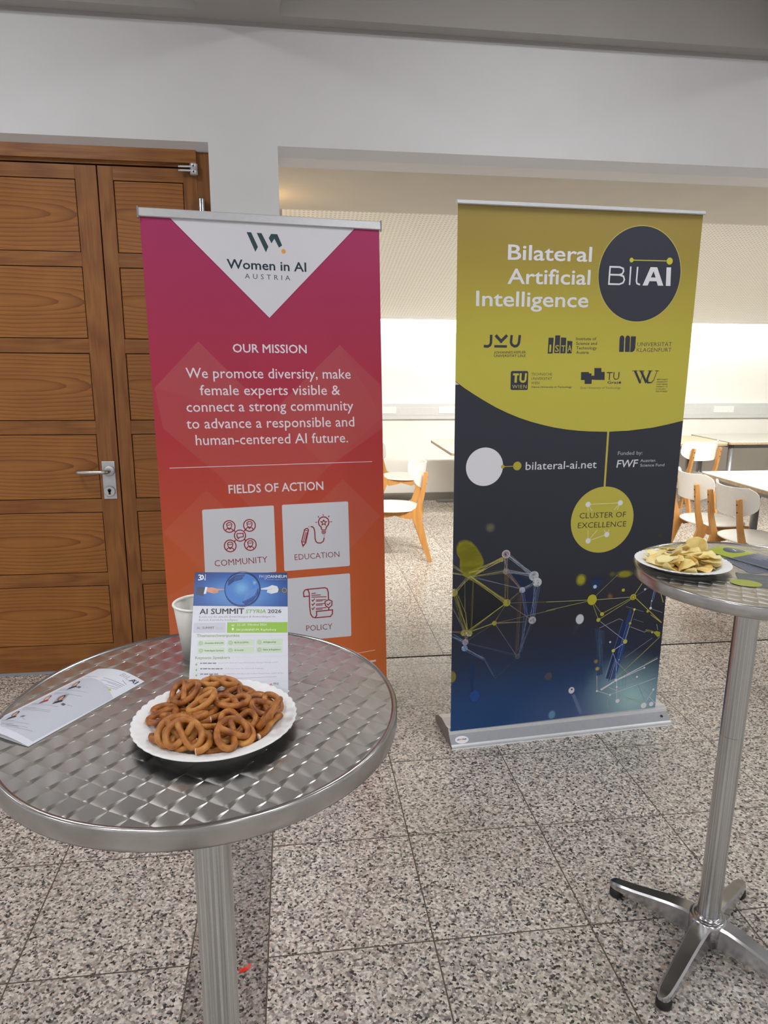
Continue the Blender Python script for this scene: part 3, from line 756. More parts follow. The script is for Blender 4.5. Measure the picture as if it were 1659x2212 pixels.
('line','#8C2832',1,3.77,[(600.5,1526.6),(640.8,1527)]),
('line','#8C2832',1,3.74,[(600.3,1534.8),(666.3,1536.6)]),
('line','#8C2832',1,4.16,[(601.1,1546.8),(605.7,1553.4),(614.6,1542.5)]),
('line','#8C2832',1,3.77,[(619.3,1549.1),(665.8,1549.9)]),
('line','#8C2832',1,3.35,[(619.1,1554.8),(648.5,1554.6)]),
('line','#8C2832',1,4.22,[(600.4,1565.7),(605.1,1572.4),(614,1561.5)]),
('line','#8C2832',1,3.77,[(618.7,1568.1),(665.3,1567)]),
('line','#8C2832',1,3.35,[(618.5,1573.8),(647.9,1573.6)]),
('line','#8C2832',1,4.16,[(599.8,1584.7),(604.4,1591.3),(613.3,1580.5)]),
('line','#8C2832',1,3.77,[(618,1587.1),(664.7,1586.1)]),
('line','#8C2832',1,3.35,[(617.8,1592.8),(647.3,1592.7)]),
('poly','#C6C8D0',1,[(658.2,1557.7),(675.7,1549.9),(690.2,1558.3),(688.4,1578.6),(675.1,1588),(661.3,1578.3)]),
('line','#8C2832',1,4.61,[(658.2,1559),(675.7,1550.5),(690.2,1558.3),(688.4,1577.3),(675.1,1588),(661.3,1578.3),(658.2,1559)]),
('line','#8C2832',1,4.19,[(666.5,1568.4),(672.5,1575.1),(683.9,1563.1)]),
('text','POLICY','#7E3236',572.9,1688.2,688.3,1686.4,25.72,-.004,0,1,1,2),
('line','#E0C8BC',1,2.23,[(693.8,1819.4),(878.3,1797.9)]),
('poly','#D9C2B8',1,[(851.6,1846.2),(881.2,1843.9),(881.7,1852.5),(852.7,1855.6)])]
ARC_YELLOW = [(0,601.8),(33.2,625.9),(73.1,650.9),(116.5,676.3),(160.4,700.2),(207.8,722),(255.7,741.2),(303.9,757.1),(352.5,770.1),(401.5,781.4),(450.8,789.8),(500.5,795.8),(550.4,800),(630.8,803.2),(718.7,801),(820.8,791.6),(889.1,780.1),(956,766.3)]
ART_YELLOW = [
('poly','#2A2820',.3,[(68.6,1359.9),(231,1489.4),(62.2,1606.6),(8.6,1428.9)]),
('poly','#23304E',.8,[(243.6,1360.9),(334.6,1401.7),(295.5,1436.4)]),
('poly','#21396A',.35,[(307.2,1440.1),(362,1426.8),(350.7,1561),(306.2,1554.3)]),
('disc','#5B5A8C',.35,1.1,1288.5,30.3,24.9,.9,28),
('line','#B9A07A',.78,.41,[(-10.6,1309.7),(67.1,1357.6)]),
('line','#C9C4B8',.63,.55,[(-9.7,1322.5),(62.3,1362.6)]),
('line','#C9C4B8',.64,.82,[(-12.4,1311.1),(75,1368)]),
('line','#C9C4B8',.8,.44,[(-9.4,1317.3),(72.1,1368.2)]),
('line','#B9A07A',.89,.91,[(-4.3,1315.9),(64,1362)]),
('line','#A08A70',.9,.88,[(-.4,1321),(61.5,1359.2)]),
('line','#B9A07A',.66,.52,[(-6.6,1314.4),(70.1,1361.8)]),
('line','#A08A70',.75,.69,[(-2.6,1309.9),(68.3,1370)]),
('line','#B9A07A',.74,.73,[(-8.9,1322.7),(64.2,1361.1)]),
('line','#BDBB5A',.6,.89,[(-10.5,1347.9),(69.9,1364.6)]),
('line','#BDBB5A',.93,.46,[(-12.1,1345),(72.3,1364.5)]),
('line','#8E8A34',.94,.79,[(-9.1,1342.5),(66.6,1357)]),
('line','#C8C48A',.91,.85,[(-12.7,1345.8),(75,1366.9)]),
('line','#8E8A34',.71,.48,[(-4,1343.6),(70.4,1368.2)]),
('line','#BDBB5A',.88,.59,[(-.2,1347.2),(62,1356.1)]),
('line','#BDBB5A',.58,.46,[(.3,1350.5),(67.8,1358.7)]),
('line','#C8C48A',.69,.99,[(73.2,1364.9),(213.7,1304.4)]),
('line','#BDBB5A',.66,.91,[(60,1368.5),(200.9,1311)]),
('line','#C8C48A',.76,1.17,[(66.8,1353.8),(202.9,1296.8)]),
('line','#BDBB5A',.66,.86,[(59.7,1357.4),(199.4,1295.8)]),
('line','#C8C48A',.82,1.27,[(65.5,1370),(200.7,1294.2)]),
('line','#C8C48A',.91,.71,[(75.8,1367.4),(195.6,1299)]),
('line','#8E8A34',.77,1.16,[(76.4,1371.4),(201.5,1304.5)]),
('line','#C8C48A',.95,.61,[(71.7,1366.5),(200.4,1309.5)]),
('line','#BDBB5A',.67,1.12,[(77.5,1366.6),(196,1308.8)]),
('line','#C8C48A',.93,1.11,[(75.6,1370.3),(208.2,1301.3)]),
('line','#8E8A34',.88,.47,[(63.8,1354),(230.3,1346)]),
('line','#BDBB5A',.8,.49,[(73.5,1369.5),(224.5,1360.3)]),
('line','#C8C48A',.57,.42,[(74,1364.2),(228.5,1361.2)]),
('line','#BDBB5A',.59,.42,[(70.3,1362.7),(229.7,1356.1)]),
('line','#A3A03A',.78,.46,[(75.2,1370),(219.8,1350.9)]),
('line','#C8C48A',.72,.86,[(66.8,1367.5),(220,1349)]),
('line','#C8C48A',.84,.63,[(61.7,1369.3),(228.4,1351.8)]),
('line','#8C7A68',.61,.67,[(67.8,1364.8),(231,1356.6)]),
('line','#8E8A34',.7,1,[(69.7,1360.4),(224.5,1493)]),
('line','#8E8A34',.6,.72,[(69.6,1370.5),(234.8,1479.9)]),
('line','#C8C48A',.7,1.29,[(74.1,1365.1),(231.5,1489.8)]),
('line','#8E8A34',.92,1.05,[(73.9,1372.4),(233.6,1493.1)]),
('line','#C8C48A',.74,1.1,[(74.1,1364.4),(239.6,1490.2)]),
('line','#BDBB5A',.8,.97,[(62,1367.4),(228.4,1492.4)]),
('line','#BDBB5A',.7,1.05,[(72.1,1365.3),(227.1,1497.8)]),
('line','#B9C3D2',.71,.52,[(69.4,1360),(280.2,1432.5)]),
('line','#B9C3D2',.88,.73,[(66.5,1365.2),(281.4,1429.7)]),
('line','#B8A9A8',.59,1.04,[(75.2,1358.2),(7.1,1428.7)]),
('line','#9A8E8C',.87,.59,[(75,1370.3),(1.1,1428)]),
('line','#BDBB5A',.84,1,[(71.1,1368.1),(8.6,1434.5)]),
('line','#C8C48A',.72,1,[(65.8,1358.6),(3.4,1430.4)]),
('line','#A3A03A',.92,.61,[(67.3,1367.3),(2.7,1427.2)]),
('line','#C8C48A',.62,.83,[(68.1,1363.6),(10.5,1427.6)]),
('line','#B8A9A8',.92,.95,[(62.5,1369.2),(13,1435.4)]),
('line','#9A7A5A',.62,1.03,[(11.5,1428.8),(65.4,1606.4)]),
('line','#9A7A5A',.78,.95,[(0,1423.7),(72.3,1599.6)]),
('line','#A3A03A',.94,.64,[(16,1424.1),(62.6,1598.6)]),
('line','#9A7A5A',.84,1.1,[(-3.5,1422.8),(70.9,1610.8)]),
('line','#A3A03A',.84,.9,[(11,1432.6),(72.7,1616.5)]),
('line','#8E8A34',.59,.83,[(10.8,1430.3),(62.1,1598.5)]),
('line','#8E8A34',.69,1.11,[(-1.4,1436.6),(56.6,1603.6)]),
('line','#A3A03A',.88,.71,[(3.3,1426.8),(51.6,1614.5)]),
('line','#BDBB5A',.75,.88,[(-3.5,1419.3),(64.5,1595.4)]),
('line','#C8C48A',.63,.74,[(10.6,1421.9),(69.9,1619)]),
('line','#8E8A34',.82,.71,[(6.4,1421.7),(61.8,1616.1)]),
('line','#8E8A34',.88,.89,[(14.7,1431.7),(51.7,1608.8)]),
('line','#B8A9A8',.92,.9,[(-3.1,1494.9),(62,1611.7)]),
('line','#8C7A68',.94,.67,[(1.2,1493.4),(65.2,1608.5)]),
('line','#8C7A68',.58,.8,[(1.7,1486.3),(55.5,1606.3)]),
('line','#9A8E8C',.95,.47,[(-1.9,1488.4),(63.6,1601.2)]),
('line','#8C7A68',.94,.56,[(.3,1491.1),(54.9,1611.2)]),
('line','#BDBB5A',.92,.67,[(50.9,1382.8),(53.1,1513.3)]),
('line','#C8C48A',.72,.47,[(50.4,1382.2),(54.1,1512.3)]),
('line','#8E8A34',.84,1.14,[(87,1379.6),(84.1,1601.5)]),
('line','#8E8A34',.92,.8,[(84,1376.1),(79.4,1604.6)]),
('line','#BDBB5A',.76,.54,[(24.2,1440.1),(54.6,1516.5)]),
('line','#BDBB5A',.69,.73,[(21.1,1437.6),(54.1,1517)]),
('line','#8E8A34',.92,.99,[(56.8,1517.1),(65.5,1602)]),
('line','#BDBB5A',.66,.63,[(54.8,1513.8),(64.2,1600.7)]),
('line','#BDBB5A',.59,1.13,[(56.4,1514),(67.1,1600.2)]),
('line','#B8A9A8',.67,.88,[(227.7,1277.1),(227.5,1344.4)]),
('line','#9A8E8C',.62,1.05,[(222.9,1285.9),(228.4,1359.7)]),
('line','#B8A9A8',.66,.86,[(225.8,1274.4),(213.9,1346.2)]),
('line','#B8A9A8',.8,.72,[(229.6,1287.1),(223.5,1360.9)]),
('line','#B8A9A8',.58,.91,[(220.7,1279.6),(221.9,1351.8)]),
('line','#B8A9A8',.83,1.02,[(213.6,1277),(218,1354.9)]),
('line','#9A8E8C',.77,.58,[(218.5,1283.7),(215.2,1347.6)]),
('line','#9A8E8C',.76,1.02,[(210.9,1274.8),(219.3,1357.4)]),
('line','#B8A9A8',.81,1.06,[(211.4,1278.6),(227.8,1351.9)]),
('line','#8FA6C6',.85,1.03,[(217.7,1273.5),(347.8,1381.5)]),
('line','#B9C3D2',.95,.83,[(219.1,1275.7),(339.9,1383.1)]),
('line','#8FA6C6',.82,.52,[(221.2,1277.1),(346.3,1384.3)]),
('line','#B9C3D2',.67,.63,[(218.5,1277.9),(345.7,1384.7)]),
('line','#D0D6DE',.89,1.15,[(219.5,1279.5),(346.3,1375.9)]),
('line','#8FA6C6',.62,.54,[(224,1284.7),(340.9,1383.9)]),
('line','#B9C3D2',.8,1.1,[(222.5,1290),(344.1,1388.6)]),
('line','#B9C3D2',.7,.87,[(230.1,1276.9),(348.2,1384.4)]),
('line','#B9C3D2',.67,.87,[(229.5,1287.7),(335.2,1388.2)]),
('line','#7C92BC',.77,.88,[(215.8,1352.8),(350.1,1377.6)]),
('line','#B9C3D2',.77,.45,[(227.4,1346.6),(338,1389)]),
('line','#B9C3D2',.88,.9,[(229.6,1360.1),(336.4,1380.5)]),
('line','#D0D6DE',.93,.54,[(215.2,1348.1),(346.8,1377.2)]),
('line','#8FA6C6',.77,.75,[(230.9,1362.8),(335,1373)]),
('line','#D0D6DE',.78,.73,[(215.9,1353.7),(340.8,1376.3)]),
('line','#B9C3D2',.77,1,[(226.3,1346.6),(342.5,1375.8)]),
('line','#A3B2CC',.59,.81,[(223.7,1356.6),(337.6,1383.2)]),
('line','#9A8E8C',.8,.85,[(229.4,1349.5),(299.4,1440.2)]),
('line','#8C7A68',.95,.66,[(229.5,1349.5),(293.7,1438.5)]),
('line','#B8A9A8',.79,.56,[(230.2,1355.3),(289,1439.6)]),
('line','#B8A9A8',.69,.58,[(224.4,1355.2),(298.6,1445.7)]),
('line','#9A8E8C',.9,.56,[(220.5,1351.1),(291.5,1438.7)]),
('line','#8C7A68',.63,.85,[(218.6,1348),(292.1,1444.5)]),
('line','#B8A9A8',.83,.88,[(218.1,1360.2),(288.8,1431.9)]),
('line','#A39048',.74,.54,[(217,1361.9),(228.4,1492.2)]),
('line','#8C6E50',.72,.51,[(228,1349.8),(222.6,1494.8)]),
('line','#8C6E50',.7,.94,[(220.9,1346.8),(234.5,1480.1)]),
('line','#A39048',.76,.71,[(220.4,1357.3),(220.5,1485.7)]),
('line','#8C6E50',.77,.67,[(232.3,1353),(235.7,1487.5)]),
('line','#A39048',.86,.82,[(228.2,1345.8),(222.4,1480.9)]),
('line','#A39048',.85,.9,[(231.1,1350.6),(234.8,1497.9)]),
('line','#7C92BC',.73,.88,[(368.3,1406.8),(341.7,1575.4)]),
('line','#4A6496',.69,.62,[(366.7,1422.2),(347.8,1579.3)]),
('line','#A3B2CC',.87,.82,[(346.7,1420.7),(349.5,1580.9)]),
('line','#7C92BC',.94,.74,[(352,1410.7),(357.9,1574.7)]),
('line','#56719E',.69,.56,[(369.7,1409.5),(341.7,1586.5)]),
('line','#4A6496',.88,.9,[(349.7,1411.2),(359.3,1589)]),
('line','#7C92BC',.83,.9,[(374.2,1424.2),(352.4,1571.5)]),
('line','#A3B2CC',.74,.95,[(352.8,1413.8),(336.3,1579)]),
('line','#A3B2CC',.62,.9,[(365.4,1413.2),(333.9,1559.6)]),
('line','#7C92BC',.57,.84,[(369.6,1421.3),(347.3,1568.9)]),
('line','#B9C3D2',.81,.51,[(354.1,1413.9),(291.7,1438.6)]),
('line','#A3B2CC',.76,1.07,[(354.5,1402.9),(291.1,1443.4)]),
('line','#8FA6C6',.7,1.04,[(357,1407),(293.9,1433.6)]),
('line','#8FA6C6',.92,1.09,[(361.6,1405.1),(291.6,1432.9)]),
('line','#7C92BC',.71,.78,[(353.3,1414.5),(289.2,1442)]),
('line','#8FA6C6',.92,.56,[(353.5,1415.6),(297.9,1445.1)]),
('line','#84705A',.58,.45,[(286.3,1455.6),(283.5,1714.1)]),
('line','#5A4E44',.74,.58,[(279.6,1448.6),(292,1718.6)]),
('line','#5A4E44',.65,.77,[(281.6,1453),(277.4,1704.6)]),
('line','#84705A',.88,.81,[(292.3,1457.2),(287.8,1708.3)]),
('line','#84705A',.83,.49,[(298.3,1455.5),(280.8,1718)]),
('line','#7A6450',.7,.43,[(288.4,1440.4),(289.4,1725.3)]),
('line','#7A6450',.62,.45,[(277.9,1450.2),(278.4,1724.6)]),
('line','#5A4E44',.59,.71,[(285,1450.7),(277.5,1706.9)]),
('line','#7A6450',.71,.84,[(287.5,1459.2),(279.8,1721.9)]),
('line','#7A6450',.73,.49,[(281.8,1460.2),(275.6,1722.1)]),
('line','#4A6496',.74,.88,[(304.7,1436.3),(323.6,1562.4)]),
('line','#4A6496',.66,.71,[(292.3,1447.6),(325.2,1561.3)]),
('line','#4A6496',.74,.82,[(287.6,1441.9),(326.6,1564.6)]),
('line','#7C92BC',.76,.51,[(291,1444.1),(312.3,1550.6)]),
('line','#A3B2CC',.63,.64,[(288.7,1436.3),(314,1551.1)]),
('line','#4A6496',.82,.53,[(295.1,1442.8),(316.5,1550.3)]),
('line','#7C92BC',.69,.71,[(300.6,1441.2),(326.9,1557.1)]),
('line','#4A6496',.71,.65,[(301.5,1449.9),(311.4,1552)]),
('line','#A3B2CC',.72,.5,[(292.3,1436.2),(322.5,1553.3)]),
('line','#56719E',.59,.62,[(309.6,1550.5),(303,1713.6)]),
('line','#A3B2CC',.62,.46,[(321.2,1551.7),(293.8,1712.1)]),
('line','#A3B2CC',.42,1,[(321.7,1548.7),(301.3,1698.9)]),
('line','#7C92BC',.7,.5,[(313.2,1557.8),(308.3,1713.7)]),
('line','#7C92BC',.5,.79,[(325.5,1565.9),(292.7,1701.8)]),
('line','#7C92BC',.5,.92,[(320.4,1563),(306.5,1697)]),
('line','#56719E',.49,.74,[(310,1554.2),(298.8,1696.4)]),
('line','#7C92BC',.55,.96,[(306.8,1557.2),(299.7,1701.6)]),
('line','#4A6496',.51,.73,[(314.6,1560.7),(299.6,1713.2)]),
('line','#A3B2CC',.62,.52,[(342.6,1571.2),(289.2,1731.9)]),
('line','#56719E',.66,.41,[(349.2,1583),(284.9,1733.1)]),
('line','#A3B2CC',.6,.68,[(344.8,1576.2),(292.8,1726.8)]),
('line','#4A6496',.6,.63,[(354.5,1584.1),(285.5,1731.6)]),
('line','#8E8A34',.89,.56,[(294.9,1442.1),(234.2,1492)]),
('line','#BDBB5A',.66,.57,[(295,1436.9),(230.8,1490.6)]),
('line','#9A8E8C',.76,.52,[(296.3,1436.5),(230.1,1488.2)]),
('line','#8C7A68',.6,.79,[(295.2,1436.5),(229.7,1488.2)]),
('line','#B8A9A8',.82,.55,[(233.4,1490.6),(345.5,1576.6)]),
('line','#9A8E8C',.88,.76,[(230.5,1491.4),(343.3,1575.5)]),
('line','#8C7A68',.74,1.1,[(232.3,1491.4),(343.4,1573.3)]),
('line','#BDBB5A',.69,1.22,[(231.9,1486.5),(58.4,1603.5)]),
('line','#A3A03A',.76,.72,[(230.9,1487.2),(60.7,1605.9)]),
('line','#BDBB5A',.8,1.25,[(229.3,1488.8),(64.1,1608.7)]),
('line','#BDBB5A',.9,1.26,[(231.3,1490.9),(60.7,1602.6)]),
('line','#8E8A34',.67,.67,[(229.4,1488.2),(182.1,1572.5)]),
('line','#8E8A34',.94,.84,[(230.9,1490.5),(178.5,1573.4)]),
('line','#8E8A34',.9,.97,[(231.6,1487.4),(178.1,1576.6)]),
('line','#C8C48A',.59,1.07,[(179.3,1576.1),(63.3,1603.1)]),
('line','#C8C48A',.58,.76,[(179.7,1574.4),(62.7,1609.5)]),
('line','#8E8A34',.57,.86,[(178.1,1575.6),(59.6,1607)]),
('line','#A3A03A',.85,1.16,[(177.5,1573.5),(62.6,1609.6)]),
('line','#BDBB5A',.83,1.13,[(178.4,1572.2),(64.2,1606.4)]),
('line','#BDBB5A',.6,.66,[(182.1,1576),(312,1578.9)]),
('line','#BDBB5A',.67,.52,[(184.1,1575.3),(314.2,1579.3)]),
('line','#B8A9A8',.88,.82,[(182.4,1572.7),(308.5,1579.1)]),
('line','#8C7A68',.91,.59,[(183.7,1577.7),(309.7,1580.8)]),
('line','#C8C48A',.67,.81,[(180.2,1575.2),(446.7,1536.2)]),
('line','#BDBB5A',.64,.83,[(231.4,1490.3),(445.2,1501.8)]),
('line','#8E8A34',.92,.57,[(320.8,1552.4),(448.2,1532.9)]),
('line','#8C7A68',.81,.4,[(178.1,1572.6),(57.9,1647.7)]),
('line','#8C7A68',.86,.52,[(180.3,1575.7),(57.4,1645.2)]),
('line','#B8A9A8',.45,.76,[(181.9,1576.9),(284.8,1732.2)]),
('line','#B8A9A8',.65,.78,[(181.7,1573.6),(284.7,1734.2)]),
('line','#B8A9A8',.9,.61,[(55.7,1611.1),(58.9,1642.2)]),
('line','#B8A9A8',.91,.58,[(70.9,1605),(49.1,1654.2)]),
('line','#9A8E8C',.69,.53,[(53.1,1596.3),(55,1653.3)]),
('line','#8C7A68',.94,.81,[(52.3,1600),(63,1651.3)]),
('line','#B8A9A8',.72,.81,[(69.7,1606.3),(56.3,1647.7)]),
('line','#B8A9A8',.85,.65,[(73.1,1602.7),(61.6,1647.5)]),
('line','#B8A9A8',.76,.43,[(69.6,1610.4),(64.1,1652)]),
('line','#9A8E8C',.78,.63,[(59,1614.6),(59.7,1645.8)]),
('line','#8C7A68',.67,.56,[(55.5,1599.7),(47.6,1643)]),
('line','#8C7A68',.61,.42,[(54,1608.4),(62.7,1640.6)]),
('line','#B8A9A8',.73,.77,[(-7.6,1597.8),(57.5,1608.9)]),
('line','#8C7A68',.74,.64,[(-1,1590.7),(64,1602.7)]),
('line','#B8A9A8',.8,.77,[(-2.3,1595.9),(67.5,1603.8)]),
('line','#56719E',.8,.6,[(-4.8,1619.9),(57.9,1652.2)]),
('line','#56719E',.76,.58,[(-3.1,1605.9),(48.5,1637.9)]),
('line','#A3B2CC',.82,.73,[(-1.3,1617.8),(50.7,1645.4)]),
('line','#A3B2CC',.87,.72,[(2.8,1620.5),(57.7,1639.5)]),
('line','#A3B2CC',.86,.66,[(5.7,1605.9),(51,1638.8)]),
('line','#7C92BC',.69,.47,[(6.1,1608.8),(49.5,1644.1)]),
('line','#A3B2CC',.88,.98,[(-3.2,1620.3),(58.6,1646.1)]),
('line','#56719E',.94,.98,[(6.5,1617),(62.8,1648.1)]),
('line','#4A6496',.64,.96,[(3.2,1621.5),(54.4,1651.8)]),
('line','#A3B2CC',.71,.77,[(-4,1613),(49.6,1648.1)]),
('line','#56719E',.64,.89,[(0,1616.5),(54.9,1659.2)]),
('line','#4A6496',.6,.88,[(2.8,1622.8),(56.4,1659.8)]),
('line','#A3B2CC',.79,1.12,[(62.4,1679.2),(142.4,1727.9)]),
('line','#7C92BC',.66,.88,[(56.2,1671.5),(130,1726.1)]),
('line','#7C92BC',.78,1.04,[(52.1,1681.4),(137.9,1734.2)]),
('line','#7C92BC',.59,.74,[(51.1,1674.9),(132.5,1726.2)]),
('line','#A3B2CC',.57,.93,[(50.5,1666.6),(138.1,1728)]),
('line','#7C92BC',.76,.98,[(47.9,1666.2),(134.2,1727.8)]),
('line','#7C92BC',.37,.53,[(55.5,1648.3),(285.5,1734.8)]),
('line','#A3B2CC',.45,.54,[(59.6,1647.6),(285.1,1726.7)]),
('line','#7C92BC',.41,.33,[(55.6,1651.9),(290.4,1729.8)]),
('line','#9A8E8C',.78,.77,[(62.2,1651.9),(51.3,1671)]),
('line','#9A8E8C',.86,.94,[(64.6,1641.8),(47.1,1678.4)]),
('line','#4A6496',.61,.45,[(60,1654.7),(51.8,1670.4)]),
('line','#4A6496',.77,.9,[(63,1653.9),(61.4,1680.2)]),
('line','#A3B2CC',.9,.45,[(54.3,1653.3),(49.5,1668)]),
('line','#56719E',.71,.43,[(59.2,1644.4),(53.3,1672.3)]),
('line','#4A6496',.71,.78,[(57.6,1655.4),(49.5,1666.8)]),
('line','#9A8E8C',.66,.66,[(50,1645.7),(56.8,1677.5)]),
('poly','#ABA636',.16,[(11.3,1240.2),(21.5,1216.7),(46.9,1209.2),(74.3,1218.4),(96,1242.3),(119.8,1278.8),(130.7,1305.6),(129.2,1320.9),(107.6,1344.1),(92.8,1367.8),(80.9,1385.6),(65.4,1381.4),(46.7,1364.6),(31.1,1341.9),(26.2,1320.1),(27.2,1289.6),(13.3,1267.5)]),
('poly','#ABA636',.3,[(14.1,1242.8),(23.8,1220.4),(48.1,1213.3),(74.2,1222),(95,1244.9),(117.7,1279.7),(128,1305.3),(126.6,1319.9),(106,1342),(91.9,1364.7),(80.5,1381.6),(65.8,1377.6),(47.9,1361.5),(33,1339.9),(28.3,1319.1),(29.3,1290),(16,1268.9)]),
('poly','#ABA636',.55,[(16.9,1245.5),(26.1,1224.1),(49.3,1217.3),(74.1,1225.6),(94,1247.4),(115.6,1280.6),(125.4,1304.9),(124.1,1318.8),(104.4,1339.9),(91,1361.5),(80.1,1377.6),(66.1,1373.8),(49.1,1358.5),(34.9,1338),(30.4,1318.1),(31.3,1290.5),(18.6,1270.3)]),
('poly','#ABA636',.6,[(19.7,1248.1),(28.4,1227.8),(50.4,1221.3),(74.1,1229.2),(92.9,1250),(113.4,1281.5),(122.7,1304.6),(121.5,1317.8),(102.9,1337.9),(90.1,1358.3),(79.8,1373.7),(66.5,1370),(50.3,1355.5),(36.8,1336),(32.5,1317.2),(33.4,1290.9),(21.3,1271.7)]),
('poly','#ABA636',.5,[(23.6,1251.8),(31.7,1233),(52.1,1227),(74,1234.3),(91.4,1253.6),(110.4,1282.8),(119.1,1304.2),(117.9,1316.4),(100.6,1335),(88.8,1353.9),(79.3,1368.1),(66.9,1364.8),(52,1351.3),(39.5,1333.2),(35.5,1315.8),(36.3,1291.4),(25.1,1273.7)]),
('line','#B7B34A',.95,.69,[(65.5,1344),(199.1,1300.9)]),
('line','#C6C15C',.67,1.12,[(66.9,1351.2),(204.9,1303.7)]),
('line','#B7B34A',.73,1.07,[(65.4,1346.7),(198.7,1303.5)]),
('line','#B7B34A',.59,.95,[(71.3,1348.1),(205.7,1305.7)]),
('line','#C6C15C',.8,.6,[(64.3,1349.4),(128.4,1337.3)]),
('line','#C6C15C',.66,.81,[(65.2,1353.6),(127.8,1338.3)]),
('line','#B7B34A',.87,.67,[(68.7,1349.4),(137.1,1339.5)]),
('line','#C6C15C',.85,1.06,[(66.4,1349.2),(133.7,1336.9)]),
('line','#C6C15C',.71,.9,[(68.1,1347.8),(129,1346.1)]),
('line','#B7B34A',.75,.87,[(64.1,1345.2),(133.8,1340.8)]),
('line','#BDBB5A',.67,1.07,[(68.6,1363.9),(219.3,1477.1)]),
('line','#BDBB5A',.68,1.1,[(71.4,1362.3),(218.3,1470.9)]),
('line','#8E8A34',.79,1.19,[(68.5,1357.1),(221.6,1474.7)]),
('ring','#B9A9AC',1,6.26,220.8,1281.7,14.8,14.7,18,0,6.28),
('ring','#C9BDC0',1,1.71,220.8,1281.7,8.6,8.5,14,0,6.28),
('disc','#8E8486',.85,223.4,1353.8,13.7,13.6,0,16),
('disc','#8E8486',.5,231.5,1356.3,3.3,3.3,0,8),
('disc','#E2E2E6',.5,225,1360,3.3,3.3,0,8),
('disc','#8E8486',.5,233.1,1350.7,3.3,3.3,0,8),
('disc','#8E8486',.5,231.1,1343.6,3.3,3.3,0,8),
('disc','#8E8486',.5,232.3,1363.5,3.3,3.3,0,8),
('disc','#8E8486',.5,224.3,1360,3.3,3.3,0,8),
('disc','#9C9AA0',.5,234,1359.2,3.3,3.3,0,8),
('disc','#9C9AA0',.5,222.9,1344,3.3,3.3,0,8),
('disc','#8E8486',.5,214.4,1350.9,3.3,3.2,0,8),
('disc','#9C9AA0',.5,228.8,1354.5,3.3,3.3,0,8),
('disc','#A29C52',.85,201.8,1302.9,9.6,9.6,0,16),
('disc','#9C9AA0',.5,199.3,1307.2,2.3,2.3,0,8),
('disc','#A29C52',.5,207.3,1300.7,2.3,2.3,0,8),
('disc','#E2E2E6',.5,205.2,1310.1,2.3,2.3,0,8),
('disc','#9C9AA0',.5,198.7,1299.4,2.3,2.3,0,8),
('disc','#9C9AA0',.5,207.7,1303.6,2.3,2.3,0,8),
('disc','#A29C52',.5,197.7,1301.2,2.3,2.3,0,8),
('disc','#B9C3CB',.85,343.9,1382.2,21.1,20.8,0,16),
('disc','#B9C3CB',.5,330,1390.6,5,5,0,8),
('disc','#B9C3CB',.5,349.3,1366.9,5.1,5,0,8),
('disc','#B9C3CB',.5,352.8,1387.2,5,5,0,8),
('disc','#E2E2E6',.5,348,1375.1,5.1,5,0,8),
('disc','#E2E2E6',.5,339.5,1375,5,5,0,8),
('disc','#E2E2E6',.5,350.3,1398.5,5.1,5,0,8),
('disc','#9C9AA0',.5,343.5,1377.2,5,4.9,0,8),
('disc','#B9C3CB',.5,344.9,1367,5,5,0,8),
('disc','#B9C3CB',.5,348.2,1372.5,5.1,5,0,8),
('disc','#B9C3CB',.5,339.1,1380.6,5,5,0,8),
('disc','#B9C3CB',.5,341.2,1389.9,5.1,4.9,0,8),
('disc','#B9C3CB',.5,360,1389.8,5.1,5,0,8),
('disc','#9C9AA0',.5,341.6,1391.4,5.1,5,0,8),
('disc','#E2E2E6',.5,330.6,1384.5,5,5,0,8),
('disc','#BAC4CC',.85,359.8,1410.7,19.5,19.2,0,16),
('disc','#E2E2E6',.5,366.3,1397.5,4.7,4.6,0,8),
('disc','#E2E2E6',.5,362.6,1421.8,4.7,4.6,0,8),
('disc','#E2E2E6',.5,351.4,1398.3,4.6,4.6,0,8),
('disc','#E2E2E6',.5,351.6,1413.7,4.6,4.6,0,8),
('disc','#E2E2E6',.5,370.8,1419.9,4.6,4.6,0,8),
('disc','#E2E2E6',.5,350.5,1419.4,4.6,4.6,0,8),
('disc','#9C9AA0',.5,363.3,1424.1,4.7,4.6,0,8),
('disc','#9C9AA0',.5,342.8,1411.4,4.6,4.6,0,8),
('disc','#BAC4CC',.5,343.6,1401.6,4.7,4.6,0,8),
('disc','#BAC4CC',.5,360.7,1402.2,4.6,4.6,0,8),
('disc','#9C9AA0',.5,355,1425.5,4.6,4.6,0,8),
('disc','#9C9AA0',.5,364.1,1413.1,4.6,4.6,0,8),
('disc','#AEBACB',.85,295.6,1439.3,12.8,12.8,0,16),
('disc','#AEBACB',.5,290.2,1447.4,3.1,3.1,0,8),
('disc','#AEBACB',.5,294.6,1432.1,3.1,3,0,8),
('disc','#E2E2E6',.5,297,1431.7,3.1,3,0,8),
('disc','#E2E2E6',.5,299,1432.2,3.1,3.1,0,8),
('disc','#9C9AA0',.5,294.1,1448.5,3.1,3.1,0,8),
('disc','#E2E2E6',.5,306.3,1444.3,3,3.1,0,8),
('disc','#A9A638',.85,231,1489.4,15.6,15.8,0,16),
('disc','#A9A638',.5,238.4,1490.1,3.8,3.8,0,8),
('disc','#9C9AA0',.5,235.8,1494.4,3.8,3.8,0,8),
('disc','#A9A638',.5,236.9,1479.8,3.8,3.8,0,8),
('disc','#A9A638',.5,234,1484.7,3.8,3.8,0,8),
('disc','#9C9AA0',.5,243.8,1483.1,3.7,3.8,0,8),
('disc','#A9A638',.5,233,1483.8,3.7,3.8,0,8),
